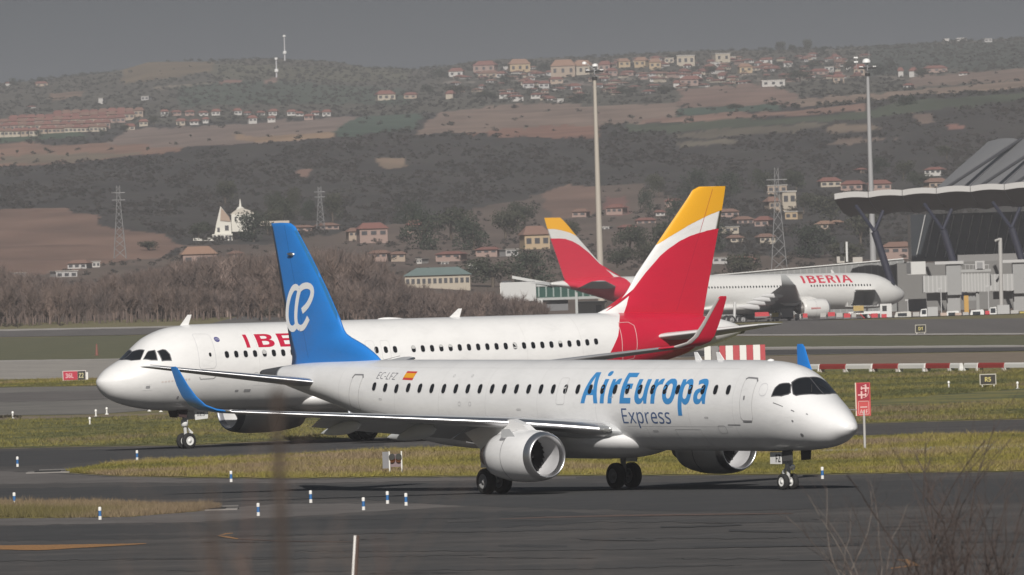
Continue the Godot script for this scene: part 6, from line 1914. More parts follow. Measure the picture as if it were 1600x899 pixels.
func build_houses() -> void:
	var walls := {"w": mat(0.46, 0.445, 0.42, 0.8), "c": mat(0.40, 0.35, 0.28, 0.8), "t": mat(0.34, 0.27, 0.21, 0.85), "y": mat(0.40, 0.305, 0.195, 0.85), "p": mat(0.30, 0.215, 0.185, 0.85), "g": mat(0.40, 0.39, 0.38, 0.8)}
	var roofs := {"r": mat(0.21, 0.095, 0.078, 0.9), "b": mat(0.22, 0.13, 0.10, 0.9), "o": mat(0.28, 0.17, 0.12, 0.9), "f": mat(0.40, 0.38, 0.35, 0.9), "w": mat(0.6, 0.58, 0.55, 0.8)}
	var words := {"w": "white", "c": "cream", "t": "tan", "y": "ochre", "p": "pink", "g": "grey"}
	var roof_words := {"r": "red roof", "b": "brown roof", "o": "orange roof", "f": "flat grey roof", "w": "flat white roof"}
	# hill town and lower village, each [u, v of its foot, width, height in photograph pixels, wall, roof]
	var town := [[604, 158, 28, 17, "c", "r"], [641, 155, 20, 11, "t", "r"], [702, 156, 11, 15, "c", "r"], [712, 121, 22, 15, "w", "r"], [756, 114, 34, 19, "p", "r"], [762, 122, 30, 12, "t", "b"], [782, 122, 12, 11, "w", "r"], [813, 114, 32, 22, "y", "o"], [792, 110, 11, 6, "w", "w"], [880, 121, 38, 28, "t", "o"], [908, 119, 28, 25, "c", "o"], [944, 112, 18, 17, "p", "r"], [958, 118, 14, 12, "p", "r"], [976, 105, 18, 14, "y", "o"], [1000, 105, 18, 16, "y", "o"], [1024, 108, 18, 17, "y", "o"], [1046, 100, 14, 10, "c", "f"], [1072, 104, 28, 18, "c", "f"], [1130, 98, 24, 15, "c", "f"], [1118, 106, 16, 9, "w", "f"], [1144, 96, 12, 8, "c", "f"], [1090, 122, 13, 10, "w", "r"], [1077, 135, 30, 17, "p", "r"], [1057, 138, 9, 13, "w", "r"], [1022, 127, 13, 8, "w", "r"], [1005, 124, 14, 8, "p", "r"], [980, 119, 20, 9, "p", "r"], [1166, 114, 20, 15, "y", "o"], [1197, 99, 20, 9, "w", "r"], [1197, 108, 22, 8, "p", "r"], [1232, 103, 14, 8, "w", "r"], [1209, 136, 36, 11, "w", "w"], [1160, 132, 13, 6, "w", "r"], [1230, 122, 12, 8, "p", "r"], [1283, 118, 26, 11, "p", "r"], [1296, 112, 14, 8, "w", "f"], [1311, 130, 17, 15, "t", "r"], [1343, 120, 17, 20, "t", "r"], [1408, 121, 8, 16, "w", "r"], [1425, 121, 8, 16, "w", "r"], [1464, 114, 34, 12, "p", "r"], [1418, 139, 12, 9, "w", "r"], [1505, 118, 13, 6, "w", "r"], [790, 153, 20, 9, "w", "r"], [808, 156, 20, 8, "w", "r"], [837, 153, 15, 8, "w", "r"], [862, 159, 14, 8, "w", "r"], [876, 161, 10, 7, "w", "w"], [870, 130, 20, 10, "t", "r"], [900, 142, 16, 12, "g", "r"], [826, 138, 18, 12, "g", "r"], [850, 138, 16, 12, "g", "r"], [935, 138, 14, 8, "g", "r"], [1024, 138, 16, 7, "w", "r"], [1010, 148, 14, 8, "g", "r"], [65, 136, 19, 9, "t", "r"], [12, 134, 8, 6, "w", "r"], [1501, 63, 13, 5, "w", "w"], [1480, 65, 7, 5, "w", "w"], [1545, 66, 12, 6, "g", "f"], [157, 162, 7, 9, "w", "f"], [226, 158, 12, 8, "g", "f"], [52, 170, 8, 5, "w", "r"]]
	var n := 0
	for q in town:
		var p := on_hill(q[0], q[1])
		var k := -p.z / LENS
		house("hill_house", "%s %s house with %s %s" % [size_word(q[2], q[3]), words[q[4]], roof_words[q[5]], place_words(q[0], q[1])], "houses of the hill town", p, q[2] * k, q[3] * k, maxf(6.0, q[2] * k * 0.7), rng.randf_range(-0.35, 0.35), walls[q[4]], roofs[q[5]], q[5] in ["f", "w"], 3 if q[2] >= 26 else 2 if q[2] >= 12 else 0)
	# more roofs packed between them
	var keys := ["w", "p", "t", "c", "g"]
	for i in 190:
		var u := rng.randf_range(700, 1350)
		var v := rng.randf_range(0.0, 1.0)
		v = lerpf(along([[700, 112], [900, 100], [1100, 92], [1350, 88]], u), along([[700, 152], [900, 158], [1060, 140], [1350, 122]], u), v)
		var wkey: String = keys[rng.randi() % 5]
		var p := on_hill(u, v)
		var k := -p.z / LENS
		house("hill_house", "little %s house with tiled roof %s" % [words[wkey], place_words(u, v)], "houses of the hill town", p, rng.randf_range(6, 13) * k, rng.randf_range(4.5, 8.5) * k, 6.0, rng.randf_range(-0.8, 0.8), walls[wkey], roofs["r" if rng.randf() < 0.7 else "b"], false, 2)
	# terraces at the left: long rows of red roofs with cream fronts
	for row in [[212, 0, 58, 13, "c"], [210, 68, 166, 13, "c"], [203.5, -4, 170, 13, "p"], [197, -8, 200, 14, "p"], [191.5, 20, 216, 14, "p"], [187, 90, 226, 14, "p"]]:
		var u: float = row[1]
		while u < row[2]:
			var p := on_hill(u, row[0] - (u - 80) * 0.035)
			var k := -p.z / LENS
			house("terrace_house", "%s terrace house with red roof in the rows at the foot of the far hill" % words[row[4]], "terrace houses in rows", p, row[3] * k * 1.04, rng.randf_range(13.5, 15.5) * k, 9.0, rng.randf_range(-0.06, 0.06), walls[row[4] if rng.randf() < 0.7 else "t"], [roofs["r"], roofs["b"], mat(0.24, 0.11, 0.09, 0.9)][rng.randi() % 3], false, 2)
			u += row[3]
	for q in [[202, 205, 17, 12, "c"], [224, 197, 13, 11, "c"], [257, 180, 12, 9, "w"], [276, 180, 14, 8, "p"], [296, 180, 14, 8, "p"], [282, 196, 14, 11, "c"], [303, 195, 14, 9, "w"], [318, 181, 14, 8, "w"], [337, 181, 13, 11, "w"], [321, 192, 9, 9, "w"], [372, 180, 12, 11, "w"], [386, 181, 10, 7, "w"], [395, 192, 13, 12, "w"], [408, 181, 12, 8, "w"], [426, 181, 13, 11, "w"], [424, 190, 12, 9, "w"], [455, 181, 13, 10, "w"], [468, 182, 12, 8, "w"], [482, 187, 14, 9, "p"], [492, 181, 12, 8, "w"], [510, 182, 13, 11, "w"]]:
		var p := on_hill(q[0], q[1])
		var k := -p.z / LENS
		house("villa", "%s villa with red roof in the row along the far field" % words[q[4]], "villas along the far field", p, q[2] * k, q[3] * k, q[2] * k * 0.8, rng.randf_range(-0.3, 0.3), walls[q[4]], roofs["r"], false, 2)
	# nearer village, behind the masts and the jets
	for q in [[1215, 304, 30, 15, "t", "f"], [1234, 326, 22, 28, "c", "f"], [1211, 329, 17, 22, "t", "b"], [1237, 346, 20, 16, "y", "f"], [1200, 380, 24, 15, "c", "b"], [1152, 380, 20, 13, "c", "b"], [1190, 356, 22, 18, "p", "r"], [1165, 352, 26, 14, "p", "b"], [1140, 340, 30, 14, "p", "b"], [1138, 365, 34, 11, "c", "f"], [1285, 360, 20, 15, "t", "o"], [1310, 354, 16, 10, "t", "o"], [1299, 294, 32, 17, "c", "r"], [1331, 299, 34, 17, "p", "r"], [1375, 299, 36, 18, "p", "r"], [1458, 273, 26, 12, "w", "r"], [1468, 296, 32, 18, "t", "b"], [1350, 270, 10, 8, "t", "r"], [1160, 415, 40, 14, "p", "r"], [1125, 412, 22, 10, "g", "f"], [1400, 400, 44, 22, "p", "b"], [960, 335, 26, 16, "p", "r"], [1010, 352, 30, 12, "p", "r"], [1032, 338, 14, 10, "w", "r"], [905, 340, 22, 14, "p", "b"], [945, 362, 14, 8, "w", "w"], [985, 362, 22, 11, "p", "r"], [1052, 322, 26, 12, "p", "r"], [584, 374, 44, 26, "p", "r"], [557, 372, 24, 16, "t", "b"], [648, 366, 24, 22, "p", "r"], [590, 405, 30, 14, "p", "b"], [622, 405, 22, 12, "t", "b"], [700, 405, 40, 12, "p", "r"], [760, 398, 34, 12, "p", "r"], [800, 400, 20, 11, "g", "f"], [655, 413, 8, 9, "w", "f"], [695, 416, 12, 7, "w", "f"], [740, 424, 18, 12, "w", "f"], [312, 419, 52, 34, "p", "o"], [104, 437, 34, 14, "g", "f"], [120, 422, 30, 16, "g", "b"], [150, 420, 12, 12, "w", "f"], [30, 434, 20, 8, "g", "f"], [372, 404, 16, 12, "p", "b"], [455, 408, 26, 12, "t", "b"], [470, 362, 36, 10, "p", "b"], [515, 360, 30, 12, "p", "b"]]:
		var p := on_hill(q[0], q[1])
		var k := -p.z / LENS
		house("village_house", "%s %s house with %s %s" % [size_word(q[2], q[3]), words[q[4]], roof_words[q[5]], place_words(q[0], q[1])], "houses of the lower village", p, q[2] * k, q[3] * k, maxf(5.0, q[2] * k * 0.7), rng.randf_range(-0.3, 0.3), walls[q[4]], roofs[q[5]], q[5] in ["f", "w"], 3 if q[2] >= 24 else 2)
	# single buildings that stand out
	var p := on_hill(684, 452)
	var k := -p.z / LENS
	var o := house("long_building", "long cream building with a green roof standing above the bare trees", "", p, 102 * k, 34 * k, 8.0, 0.0, walls["c"], mat(0.15, 0.20, 0.19, 0.7), false, 12, "building")
	p = on_hill(840, 391)
	k = -p.z / LENS
	house("ochre_house", "ochre house with brown roof behind the wide-body jet's fin tip", "", p, 40 * k, 38 * k, 5.5, 0.2, walls["y"], roofs["b"], false, 3)
	church(on_hill(372, 372))

func church(p: Vector3) -> void:
	var k := -p.z / LENS
	var white := mat(0.62, 0.60, 0.54, 0.8)
	var tile := mat(0.36, 0.27, 0.21, 0.9)
	var glass := mat(0.07, 0.07, 0.075, 0.4)
	var o := thing("church", "white church with a steep gabled front and a spire on the near hillside", "church", p)
	# steep gabled front wing
	var g := PackedVector2Array([Vector2(-38 * k, 0), Vector2(-10 * k, 0), Vector2(-10 * k, 24 * k), Vector2(-14 * k, 34 * k), Vector2(-26 * k, 50 * k), Vector2(-33 * k, 24 * k)])
	part("gable_wing", prism(g, 3.0), white, o)
	part("gable_roof", prism(PackedVector2Array([Vector2(-25 * k, 48 * k), Vector2(-13 * k, 33 * k), Vector2(-11 * k, 26 * k), Vector2(-27 * k, 28 * k)]), 3.2), tile, o)
	part("arcade", box_mesh(Vector3(-40 * k, -1.0, 3.0), Vector3(-8 * k, 7 * k, 4.6)), white, o)
	for i in 5:
		part("arch", box_mesh(Vector3((-37.5 + i * 6.0) * k, -0.6, 4.55), Vector3((-34.0 + i * 6.0) * k, 4.6 * k, 4.66)), glass, o)
	for q in [[-20, 12, -14, 20], [-32, 10, -28, 17], [-24, 30, -20, 35]]:
		part("window", box_mesh(Vector3(q[0] * k, q[1] * k, 2.95), Vector3(q[2] * k, q[3] * k, 3.06)), glass, o)
	# main block behind, with its spire
	part("nave", box_mesh(Vector3(-10 * k, 10 * k, -9), Vector3(26 * k, 37 * k, -2)), white, o)
	part("nave_roof", prism(PackedVector2Array([Vector2(-12 * k, 37 * k), Vector2(28 * k, 37 * k), Vector2(18 * k, 43 * k), Vector2(6 * k, 47 * k), Vector2(-4 * k, 43 * k)]), 3.4), mat(0.5, 0.46, 0.40, 0.8), o, Vector3(0, 0, -5.5))
	part("spire", lathe_mesh(Vector3(4 * k, 44 * k, -5), Vector3.UP, [Vector2(0, 1.0), Vector2(4 * k, 0.7), Vector2(5 * k, 0.3), Vector2(17 * k, 0.08)], 10), white, o)
	for i in 4:
		part("window", box_mesh(Vector3((-5 + i * 8.0) * k, 26 * k, -2.05), Vector3((-2.4 + i * 8.0) * k, 33 * k, -1.94)), glass, o)
	part("garden_wall", box_mesh(Vector3(-70 * k, -0.8, 4.0), Vector3(-40 * k, 1.6 * k, 4.5)), white, o)
	part("garden_wall", box_mesh(Vector3(33 * k, 18 * k, -6), Vector3(80 * k, 25 * k, -5)), mat(0.5, 0.44, 0.37, 0.8), o)

# ---------------------------------------------------------------- vegetation
# a crown of leaf-sized faces scattered through lumpy lobes
func crown_mesh(seed_: int, faces: int, leaf: float, flat: float) -> ArrayMesh:
	var r := RandomNumberGenerator.new()
	r.seed = seed_
	var lobes := []
	for i in 9:
		lobes.append([Vector3(r.randf_range(-0.32, 0.32), r.randf_range(-0.3, 0.32) * flat, r.randf_range(-0.32, 0.32)), r.randf_range(0.17, 0.30)])
	lobes.append([Vector3.ZERO, 0.32])
	var s := Solid.new()
	for i in faces:
		var l: Array = lobes[r.randi() % lobes.size()]
		var d := Vector3(r.randfn(), r.randfn(), r.randfn()).normalized()
		var c: Vector3 = l[0] + d * float(l[1]) * pow(r.randf(), 0.3) * Vector3(1, flat, 1) + Vector3(0, 0.5, 0)
		var a := (d + Vector3(r.randfn(), r.randfn(), r.randfn()) * 0.7).normalized()
		var t := a.cross(Vector3(r.randfn(), r.randfn(), r.randfn())).normalized() * leaf * r.randf_range(0.6, 1.3)
		var b := a.cross(t).normalized() * leaf * r.randf_range(0.4, 0.9)
		s.tri(c - t - b, c + t - b * 0.3, c + b)
		s.tri(c - t - b, c + b, c - t * 0.6 + b * 0.7)
	return s.done()

func trunk_mesh(seed_: int) -> ArrayMesh:
	var r := RandomNumberGenerator.new()
	r.seed = seed_
	var s := Solid.new()
	s.tube(Vector3(0, -0.12, 0), Vector3(0.01, 0.3, 0), 0.035, 0.024, 7)
	for i in 5:
		var a := r.randf() * TAU
		s.tube(Vector3(0.01, 0.2 + i * 0.03, 0), Vector3(cos(a) * 0.24, 0.5 + r.randf() * 0.2, sin(a) * 0.24), 0.016, 0.006, 5)
	return s.done()

# a leafless tree: trunk, limbs and a haze of twigs
func bare_tree(seed_: int, height: float, twigs: int, thick: float) -> ArrayMesh:
	var r := RandomNumberGenerator.new()
	r.seed = seed_
	var s := Solid.new()
	var tips := []
	s.tube(Vector3(0, -0.3, 0), Vector3(r.randfn() * 0.2, height * 0.55, r.randfn() * 0.2), 0.02 * height, 0.009 * height, 6, false)
	for i in 11:
		var y := height * r.randf_range(0.12, 0.62)
		var a := r.randf() * TAU
		var l := height * r.randf_range(0.22, 0.42)
		var e := Vector3(cos(a) * l * 0.5, y + l * r.randf_range(0.6, 1.0), sin(a) * l * 0.5)
		s.tube(Vector3(0, y, 0), e, 0.008 * height, 0.004 * height, 4, false)
		tips.append([Vector3(0, y, 0), e])
	for i in twigs:
		var t: Array = tips[r.randi() % tips.size()]
		var o: Vector3 = (t[0] as Vector3).lerp(t[1], r.randf_range(0.35, 1.0))
		var d := (Vector3(r.randfn() * 0.55, r.randf_range(0.5, 1.4), r.randfn() * 0.55)).normalized() * height * r.randf_range(0.08, 0.26)
		var side := d.cross(Vector3(r.randfn(), r.randfn(), r.randfn())).normalized() * thick
		s.tri(o - side, o + side, o + d)
	return s.done()

func scatter(called: String, label: String, cat: String, mesh: Mesh, m: Material, xf: Array, cols: Array) -> void:
	var mm := MultiMesh.new()
	mm.transform_format = MultiMesh.TRANSFORM_3D
	mm.use_colors = true
	mm.mesh = mesh
	mm.instance_count = xf.size()
	for i in xf.size():
		mm.set_instance_transform(i, xf[i])
		mm.set_instance_color(i, cols[i])
	var o := MultiMeshInstance3D.new()
	o.name = numbered(called)
	o.multimesh = mm
	o.material_override = m
	add_child(o)
	tag(o, label, cat)
	o.set_meta("kind", "stuff")

func tinted(rough := 0.9) -> StandardMaterial3D:
	if mats.has("tinted"):
		return mats["tinted"]
	var m := StandardMaterial3D.new()
	m.vertex_color_use_as_albedo = true
	m.roughness = rough
	mats["tinted"] = m
	return m

func build_hill_trees() -> void:
	var bark := mat(0.10, 0.08, 0.06, 0.95)
	var greens := [mat(0.030, 0.040, 0.024, 0.9), mat(0.038, 0.044, 0.026, 0.9), mat(0.048, 0.050, 0.030, 0.9)]
	var kinds := ["round dark evergreen tree on the hillside", "broad dark green tree on the hillside", "olive green tree on the hillside"]
	var protos := []
	for i in 3:
		var o := thing("hill_tree", kinds[i], "tree", Vector3(0, -400, 0), "single trees on the hillside")
		part("trunk", trunk_mesh(60 + i), bark, o)
		part("crown", crown_mesh(70 + i, 1500, 0.030, [1.0, 0.75, 0.85][i]), greens[i], o)
		protos.append(o)
	# [u, v of the foot, width, height] in photograph pixels
	var spots := [[1195, 302, 34, 46], [1245, 300, 40, 42], [1256, 334, 34, 34], [1140, 304, 44, 38], [1122, 320, 40, 34], [1300, 352, 64, 50], [1345, 384, 60, 60], [1270, 400, 70, 52], [1330, 420, 60, 44], [1110, 396, 60, 50], [1160, 440, 70, 46], [425, 336, 30, 44], [396, 374, 62, 46], [440, 352, 40, 52], [418, 366, 44, 40], [352, 320, 40, 40], [310, 372, 40, 30], [232, 392, 40, 16], [520, 348, 34, 50], [456, 340, 24, 50], [480, 345, 26, 34], [660, 392, 64, 66], [705, 372, 70, 56], [740, 392, 60, 52], [640, 352, 44, 40], [820, 352, 48, 44], [790, 372, 60, 46], [770, 448, 80, 54], [830, 446, 70, 60], [895, 382, 40, 40], [985, 396, 56, 52], [1040, 390, 66, 56], [1010, 420, 60, 44], [965, 420, 50, 40], [1085, 306, 44, 44], [1060, 352, 40, 46], [1030, 310, 30, 40], [1010, 330, 26, 36], [1375, 270, 30, 26], [1412, 280, 34, 30], [1440, 296, 40, 34], [1480, 246, 26, 20], [1218, 80, 20, 16], [1240, 82, 15, 15], [1263, 82, 19, 22], [1205, 84, 12, 10], [1285, 84, 16, 12], [20, 134, 13, 13], [64, 130, 18, 9], [830, 108, 20, 14], [792, 132, 24, 16], [850, 112, 26, 14], [930, 130, 16, 12], [1055, 96, 22, 12], [1040, 148, 34, 14], [1110, 116, 24, 14], [1250, 128, 40, 22], [1270, 108, 26, 16], [1325, 112, 22, 18], [1375, 116, 26, 18], [1390, 108, 18, 14], [1440, 122, 26, 16], [720, 150, 44, 18], [760, 156, 40, 16], [690, 122, 26, 16], [670, 146, 24, 16], [900, 160, 40, 14], [980, 148, 36, 14], [160, 212, 10, 10], [60, 214, 12, 12], [195, 206, 18, 12], [240, 196, 20, 16], [230, 236, 7, 8], [85, 228, 5, 6], [72, 236, 5, 6], [26, 240, 6, 6], [105, 244, 6, 6], [120, 224, 5, 5], [275, 226, 6, 5], [298, 214, 5, 5], [1415, 165, 34, 16], [1150, 172, 26, 12], [1206, 166, 20, 9]]
	for q in spots:
		var p := on_hill(q[0], q[1])
		var k := -p.z / LENS
		var i := rng.randi() % 3
		var o: Node3D = protos[i]
		var c := again(o, p + Vector3(0, -0.04 * q[3] * k, 0), rng.randf() * TAU)
		c.scale = Vector3(q[2] * k, q[3] * k, q[2] * k) * 1.12
		c.set_meta("label", "%s %s tree %s" % [size_word(q[2], q[3]), ["dark evergreen", "dark green", "olive green"][i], place_words(q[0], q[1])])
	for o in protos:
		o.free()
	# scrub over the slopes, one mass
	var lists := [[], [], []]
	var tints := [[], [], []]
	var clump := FastNoiseLite.new()
	clump.seed = 41
	clump.frequency = 0.012
	clump.fractal_octaves = 3
	var tries := 0
	while tries < 30000:
		tries += 1
		var u := rng.randf_range(-200, 1800)
		var top := hill_v(4, u)
		var v := rng.randf_range(top - 1.0, 448.0)
		var f := field_of(u, v)
		var keep := 1.0
		if f == 1 or f == 3:
			keep = 0.22
		elif f > 1:
			keep = 0.0
		if rng.randf() > keep or clump.get_noise_2d(u, v * 2.5) + rng.randf_range(-0.25, 0.25) < -0.08:
			continue
		var p := on_hill(u, v)
		var sz := rng.randf_range(0.5, 1.3) * (1.0 + 0.9 * rng.randf() * rng.randf() * rng.randf())
		var i := rng.randi() % 3
		lists[i].append(Transform3D(Basis(Vector3.UP, rng.randf() * TAU).scaled(Vector3(sz * 1.35, sz * 0.85, sz * 1.35)), p - Vector3(0, 0.12 * sz, 0)))
		var t := rng.randf()
		var b := rng.randf_range(0.75, 1.25)
		tints[i].append(Color(lerpf(0.034, 0.056, t) * b, lerpf(0.034, 0.046, t) * b, lerpf(0.027, 0.039, t) * b))
	# and over the far hills
	tries = 0
	while tries < 9000:
		tries += 1
		var u := rng.randf_range(-200, 1800)
		var v := lerpf(hill_v(6, u), hill_v(4, u), pow(rng.randf(), 1.4))
		var f := field_of(u, v)
		if f > 0 and not (f in [20, 25, 19]) and rng.randf() > 0.05:
			continue
		var p := on_hill(u, v)
		var sz := rng.randf_range(0.9, 2.3)
		var i := rng.randi() % 3
		lists[i].append(Transform3D(Basis(Vector3.UP, rng.randf() * TAU).scaled(Vector3(sz * 1.4, sz * 0.8, sz * 1.4)), p - Vector3(0, 0.12 * sz, 0)))
		var b := rng.randf_range(0.75, 1.25)
		tints[i].append(Color(0.046 * b, 0.046 * b, 0.035 * b))
	for i in 3:
		scatter("scrub", "dark scrub and low trees covering the hillsides", "scrub", crown_mesh(90 + i, 70, 0.11, 0.9), tinted(), lists[i], tints[i])
	# leafless riverside wood between the airfield and the hills
	var wood := [[], [], [], []]
	var wcol := [[], [], [], []]
	var edge := [[-400, 388], [0, 418], [120, 440], [230, 420], [330, 400], [420, 396], [520, 388], [590, 400], [625, 440], [700, 455], [760, 456], [850, 470]]
	for i in 2300:
		var u := rng.randf_range(-350, 850)
		var d := rng.randf_range(2010.0, 2420.0)
		var foot := at_depth(u, 500, d)
		foot.y = ground_y(d, foot.x) + 5.0 * smoothstep(2110.0, 2450.0, d)
		var vtop := along(edge, u) + rng.randf_range(-10, 44) * rng.randf()
		if d < 2080.0:
			vtop = maxf(vtop, 440.0 + rng.randf() * 20.0)
		var h := at_depth(u, vtop, d).y - foot.y
		if h < 2.0:
			continue
		h = minf(h, 12.5)
		var j := rng.randi() % 4
		wood[j].append(Transform3D(Basis(Vector3.UP, rng.randf() * TAU).scaled(Vector3(h * 0.1, h * 0.1, h * 0.1)), foot))
		var t := rng.randf()
		var b := rng.randf_range(0.8, 1.2)
		if rng.randf() < 0.06:
			b *= 1.7
		wcol[j].append(Color(lerpf(0.115, 0.15, t) * b, lerpf(0.088, 0.108, t) * b, lerpf(0.078, 0.088, t) * b))
	for j in 4:
		scatter("bare_wood", "leafless brown riverside wood behind the airfield", "wood", bare_tree(120 + j, 10.0, 520, 0.055), tinted(), wood[j], wcol[j])
	# dark bushes along the foot of the wood
	for q in [[10, 513, 12, 9], [27, 513, 16, 9], [95, 511, 8, 7], [420, 500, 26, 26], [4, 656, 14, 9], [18, 655, 16, 8], [29, 655, 9, 7]]:
		var at := on_ground(q[0], q[1])
		var k := -at.z / LENS
		var o := thing("low_bush", "low brown bush at the edge of the far concrete taxiway" if q[1] > 600 else "rounded dark bush at the foot of the bare wood behind the blue fin" if q[0] > 300 else "low dark bush on the turf in front of the bare wood", "bush", at, "low bushes on the turf")
		var c := part("foliage", crown_mesh(200, 260, 0.06, 0.8), mat(0.06, 0.05, 0.035, 0.95), o)
		c.scale = Vector3(q[2] * k, q[3] * k, q[2] * k) * 1.1
		var st := part("stem", trunk_mesh(201), bark, o)
		st.scale = c.scale

func blade_tuft(seed_: int, blades: int, spread: float, width: float) -> ArrayMesh:
	var r := RandomNumberGenerator.new()
	r.seed = seed_
	var s := Solid.new()
	for i in blades:
		var a := r.randf() * TAU
		var o := Vector3(cos(a), 0, sin(a)) * spread * r.randf()
		var tip := o * 1.7 + Vector3(r.randfn() * 0.22, r.randf_range(0.55, 1.0), r.randfn() * 0.22)
		var side := Vector3(-sin(a), 0, cos(a)) * width
		s.tri(o - side, o + side, tip)
	return s.done()

func build_grass() -> void:
	var bands := [
		# far edge, near edge, how many, height range, colours
		[[[-100, 787], [120, 786], [320, 793], [340, 796]], [[-100, 812], [200, 809], [320, 799], [340, 797.5]], 9000, 0.16, 0.44, 0],
		[[[110, 737.5], [180, 725], [240, 720], [420, 713], [560, 705], [720, 700], [900, 694], [1340, 684], [1700, 678]], [[110, 738.5], [180, 744], [300, 746], [440, 747.5], [640, 745], [900, 743], [1290, 741], [1450, 738.5], [1700, 735]], 30000, 0.10, 0.34, 1],
		[[[-100, 658], [150, 653], [400, 645], [700, 655], [1340, 640], [1700, 620]], [[-100, 702], [150, 697], [290, 695.5], [430, 689], [700, 680], [1340, 661], [1700, 652]], 16000, 0.10, 0.34, 2],
		[[[1300, 684], [1600, 679], [1700, 677]], [[1300, 700], [1600, 694], [1700, 692]], 3500, 0.12, 0.36, 1],
		[[[1200, 582], [1700, 578]], [[1200, 640], [1700, 600]], 9000, 0.12, 0.36, 2],
		[[[-100, 596], [160, 592]], [[-100, 606], [160, 603]], 2500, 0.12, 0.34, 1]]
	var pal := [[Color(0.16, 0.115, 0.07), Color(0.22, 0.165, 0.10), Color(0.13, 0.11, 0.04)], [Color(0.12, 0.115, 0.030), Color(0.23, 0.20, 0.038), Color(0.24, 0.19, 0.075), Color(0.23, 0.17, 0.105)], [Color(0.075, 0.085, 0.028), Color(0.12, 0.115, 0.036), Color(0.21, 0.185, 0.045), Color(0.17, 0.135, 0.075)]]
	var patch := FastNoiseLite.new()
	patch.seed = 77
	patch.frequency = 0.05
	var tall := [[], []]
	var tcol := [[], []]
	for b in bands:
		for i in b[2]:
			var u := rng.randf_range(b[0][0][0], b[0][-1][0])
			var p := on_ground(u, lerpf(along(b[0], u), along(b[1], u), rng.randf()))
			var n := patch.get_noise_2d(p.x * 1.2, p.z * 0.6)
			var h: float = lerpf(b[3], b[4], rng.randf() * rng.randf()) * (1.0 + n * 0.6)
			var c: Array = pal[b[5]]
			var t := clampf((n * 1.6 + 0.5) * 0.75 + rng.randf() * 0.25, 0.0, 0.999) * (c.size() - 1)
			var col: Color = (c[int(t)] as Color).lerp(c[int(t) + 1], t - int(t)) * rng.randf_range(0.8, 1.2)
			var j := rng.randi() % 2
			var wide := 0.55 if b[5] == 0 else 1.0
			tall[j].append(Transform3D(Basis(Vector3.UP, rng.randf() * TAU).scaled(Vector3(wide * (0.25 + h), h, wide * (0.25 + h))), p + Vector3(0, 0.01, 0)))
			col.a = 1.0
			tcol[j].append(col)
	for j in 2:
		scatter("grass", "rough yellow green grass growing on the verges between the taxiways", "grass", blade_tuft(300 + j, 9, 0.5, 0.03), tinted(), tall[j], tcol[j])

func shrub_mesh(seed_: int, height: float, stems: int, thick: float, lean: float) -> Array:
	# returns the woody stems and the fine twigs of a leafless shrub
	var r := RandomNumberGenerator.new()
	r.seed = seed_
	var a := Solid.new()
	var b := Solid.new()
	for i in stems:
		var p := Vector3(r.randfn() * 0.05, -0.1, r.randfn() * 0.05) * height
		var d := Vector3(r.randfn() * lean, 1.0, r.randfn() * lean).normalized()
		var w := thick * r.randf_range(0.6, 1.1)
		var n := 7
		for j in n:
			var q := p + d * height / n * r.randf_range(0.8, 1.2)
			var w2 := w * 0.8
			a.tube(p, q, w, w2, 6, false)
			for t in 3:
				var e := (d + Vector3(r.randfn() * 0.6, r.randf_range(-0.1, 0.5), r.randfn() * 0.6)).normalized() * height * r.randf_range(0.08, 0.30)
				var m := p.lerp(q, r.randf())
				b.tube(m, m + e, w * 0.42, w * 0.16, 4, false)
				for x in 2:
					var m2 := m + e * r.randf_range(0.4, 1.0)
					b.tube(m2, m2 + (e.normalized() + Vector3(r.randfn() * 0.6, 0.3, r.randfn() * 0.6)).normalized() * height * r.randf_range(0.04, 0.13), w * 0.2, w * 0.1, 3, false)
			p = q
			d = (d + Vector3(r.randfn() * 0.22, 0.06, r.randfn() * 0.22)).normalized()
			w = w2
	return [a.done(), b.done()]

func bank_point(u: float, d: float) -> Vector3:
	var p := at_depth(u, 899, d)
	return Vector3(p.x, ground_y(d), -d)

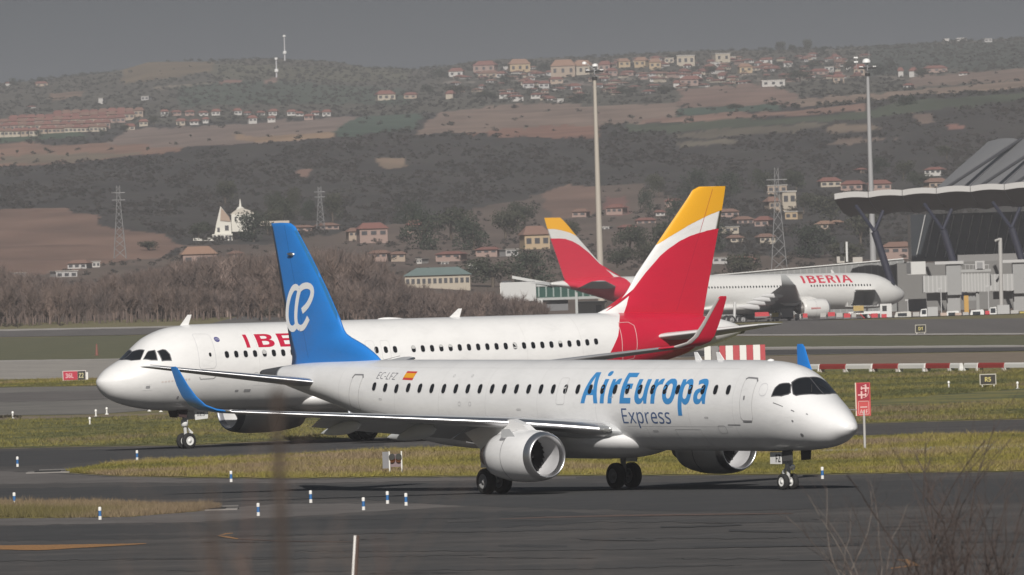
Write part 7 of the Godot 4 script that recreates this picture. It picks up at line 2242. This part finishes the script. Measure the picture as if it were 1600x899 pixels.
func build_foreground() -> void:
	var bark := mat(0.055, 0.042, 0.038, 0.9)
	var twig := mat(0.095, 0.072, 0.064, 0.9)
	var pale := mat(0.17, 0.145, 0.125, 0.9)
	# leafless shrubs on the bank at the right, tops reaching into the picture
	for q in [[1482, 186.0, 2.75, 9, 0.026, 0.16, 1, "tall leafless shrub with dark forked stems on the near bank"], [1400, 190.0, 1.9, 9, 0.016, 0.3, 2, "low leafless shrub with red-brown twigs beside the tall shrub on the near bank"], [1345, 194.0, 2.05, 8, 0.016, 0.22, 3, "thin leafless shrub with pale upright stems left of the tall shrub on the near bank"], [1560, 184.0, 2.15, 9, 0.018, 0.22, 4, "spreading leafless shrub right of the tall shrub on the near bank"], [1440, 182.0, 1.4, 12, 0.016, 0.35, 5, "tangled low leafless shrub at the foot of the tall shrub on the near bank"], [1530, 200.0, 1.6, 11, 0.016, 0.35, 6, "dense low leafless shrub behind the tall shrub on the near bank"]]:
		var o := thing("bare_shrub", q[7], "shrub", bank_point(q[0], q[1]), "leafless shrubs on the bank")
		var m := shrub_mesh(q[6] * 17, q[2], q[3], q[4], q[5])
		part("stem", m[0], bark if q[6] != 3 else pale, o)
		part("twig", m[1], twig, o).set_meta("kind", "stuff")
	# close dry weeds at the left, far out of focus
	for q in [[452, 30.0, 1.62, 3, 0.013, 0.03, 11, "dark dry weed stalk close to the camera in front of the white jet"], [512, 30.0, 1.26, 5, 0.009, 0.08, 12, "pale dry weed stalks close to the camera right of the dark stalk"], [340, 30.0, 1.32, 2, 0.009, 0.03, 13, "thin reddish dry weed stalk close to the camera above the grass tip"], [560, 32.0, 1.28, 2, 0.007, 0.12, 14, "thin leaning dry weed stalk close to the camera beside the white stake"], [475, 30.0, 1.12, 7, 0.009, 0.10, 15, "low clump of dry weeds close to the camera at the dark stalk's foot"]]:
		var o := thing("dry_weed", q[7], "weed", bank_point(q[0], q[1]), "dry weeds close to the camera")
		var m := shrub_mesh(q[6] * 13, q[2], q[3], q[4], q[5])
		part("stem", m[0], mat(0.13, 0.075, 0.06, 0.9) if q[6] in [11, 13] else mat(0.30, 0.25, 0.20, 0.9), o)
		part("twig", m[1], mat(0.22, 0.16, 0.13, 0.9), o).set_meta("kind", "stuff")
	# the main stalks stand up straight through the weeds
	for q in [[446, 441, 30.0, 1.62, 0.018, 11], [340, 336, 30.0, 1.42, 0.008, 13], [500, 508, 31.0, 1.5, 0.008, 12]]:
		var at := bank_point(q[0], q[2])
		var owner_node: Node3D = null
		for c in get_children():
			if c.has_meta("category") and c.get_meta("category") == "weed" and c.position.distance_to(at) < 0.12:
				owner_node = c
		if owner_node == null:
			continue
		var lean := (at_depth(q[1], 640, q[2]).x - at_depth(q[0], 640, q[2]).x)
		part("stalk", tube_mesh(at - owner_node.position - Vector3(0, 0.1, 0), at - owner_node.position + Vector3(lean, q[3], 0), q[4], q[4] * 0.55, 8), mat(0.060, 0.045, 0.039, 0.9), owner_node)
	# weathered white stake
	var d := 205.0
	var p := bank_point(549, d)
	var k := d / LENS
	var s := thing("stake", "weathered stake with a white painted face leaning on the near bank", "stake", p)
	var top := at_depth(557.5, 837, d) - p
	var bot := Vector3(at_depth(548, 899, d).x - p.x - 0.03, -0.2, 0)
	var st := Solid.new()
	st.tube(bot, top, 0.045, 0.040, 10)
	part("shaft", st.done(), mat(0.09, 0.06, 0.05, 0.9), s)
	var fc := Solid.new()
	var ax := (top - bot).normalized()
	fc.box((top + bot) / 2 + Vector3(-0.026, 0, 0.032), Vector3(0.015, 0, 0), (top - bot) / 2, Vector3(0, 0, 0.012))
	part("painted_face", fc.done(), mat(0.75, 0.73, 0.70, 0.6), s)
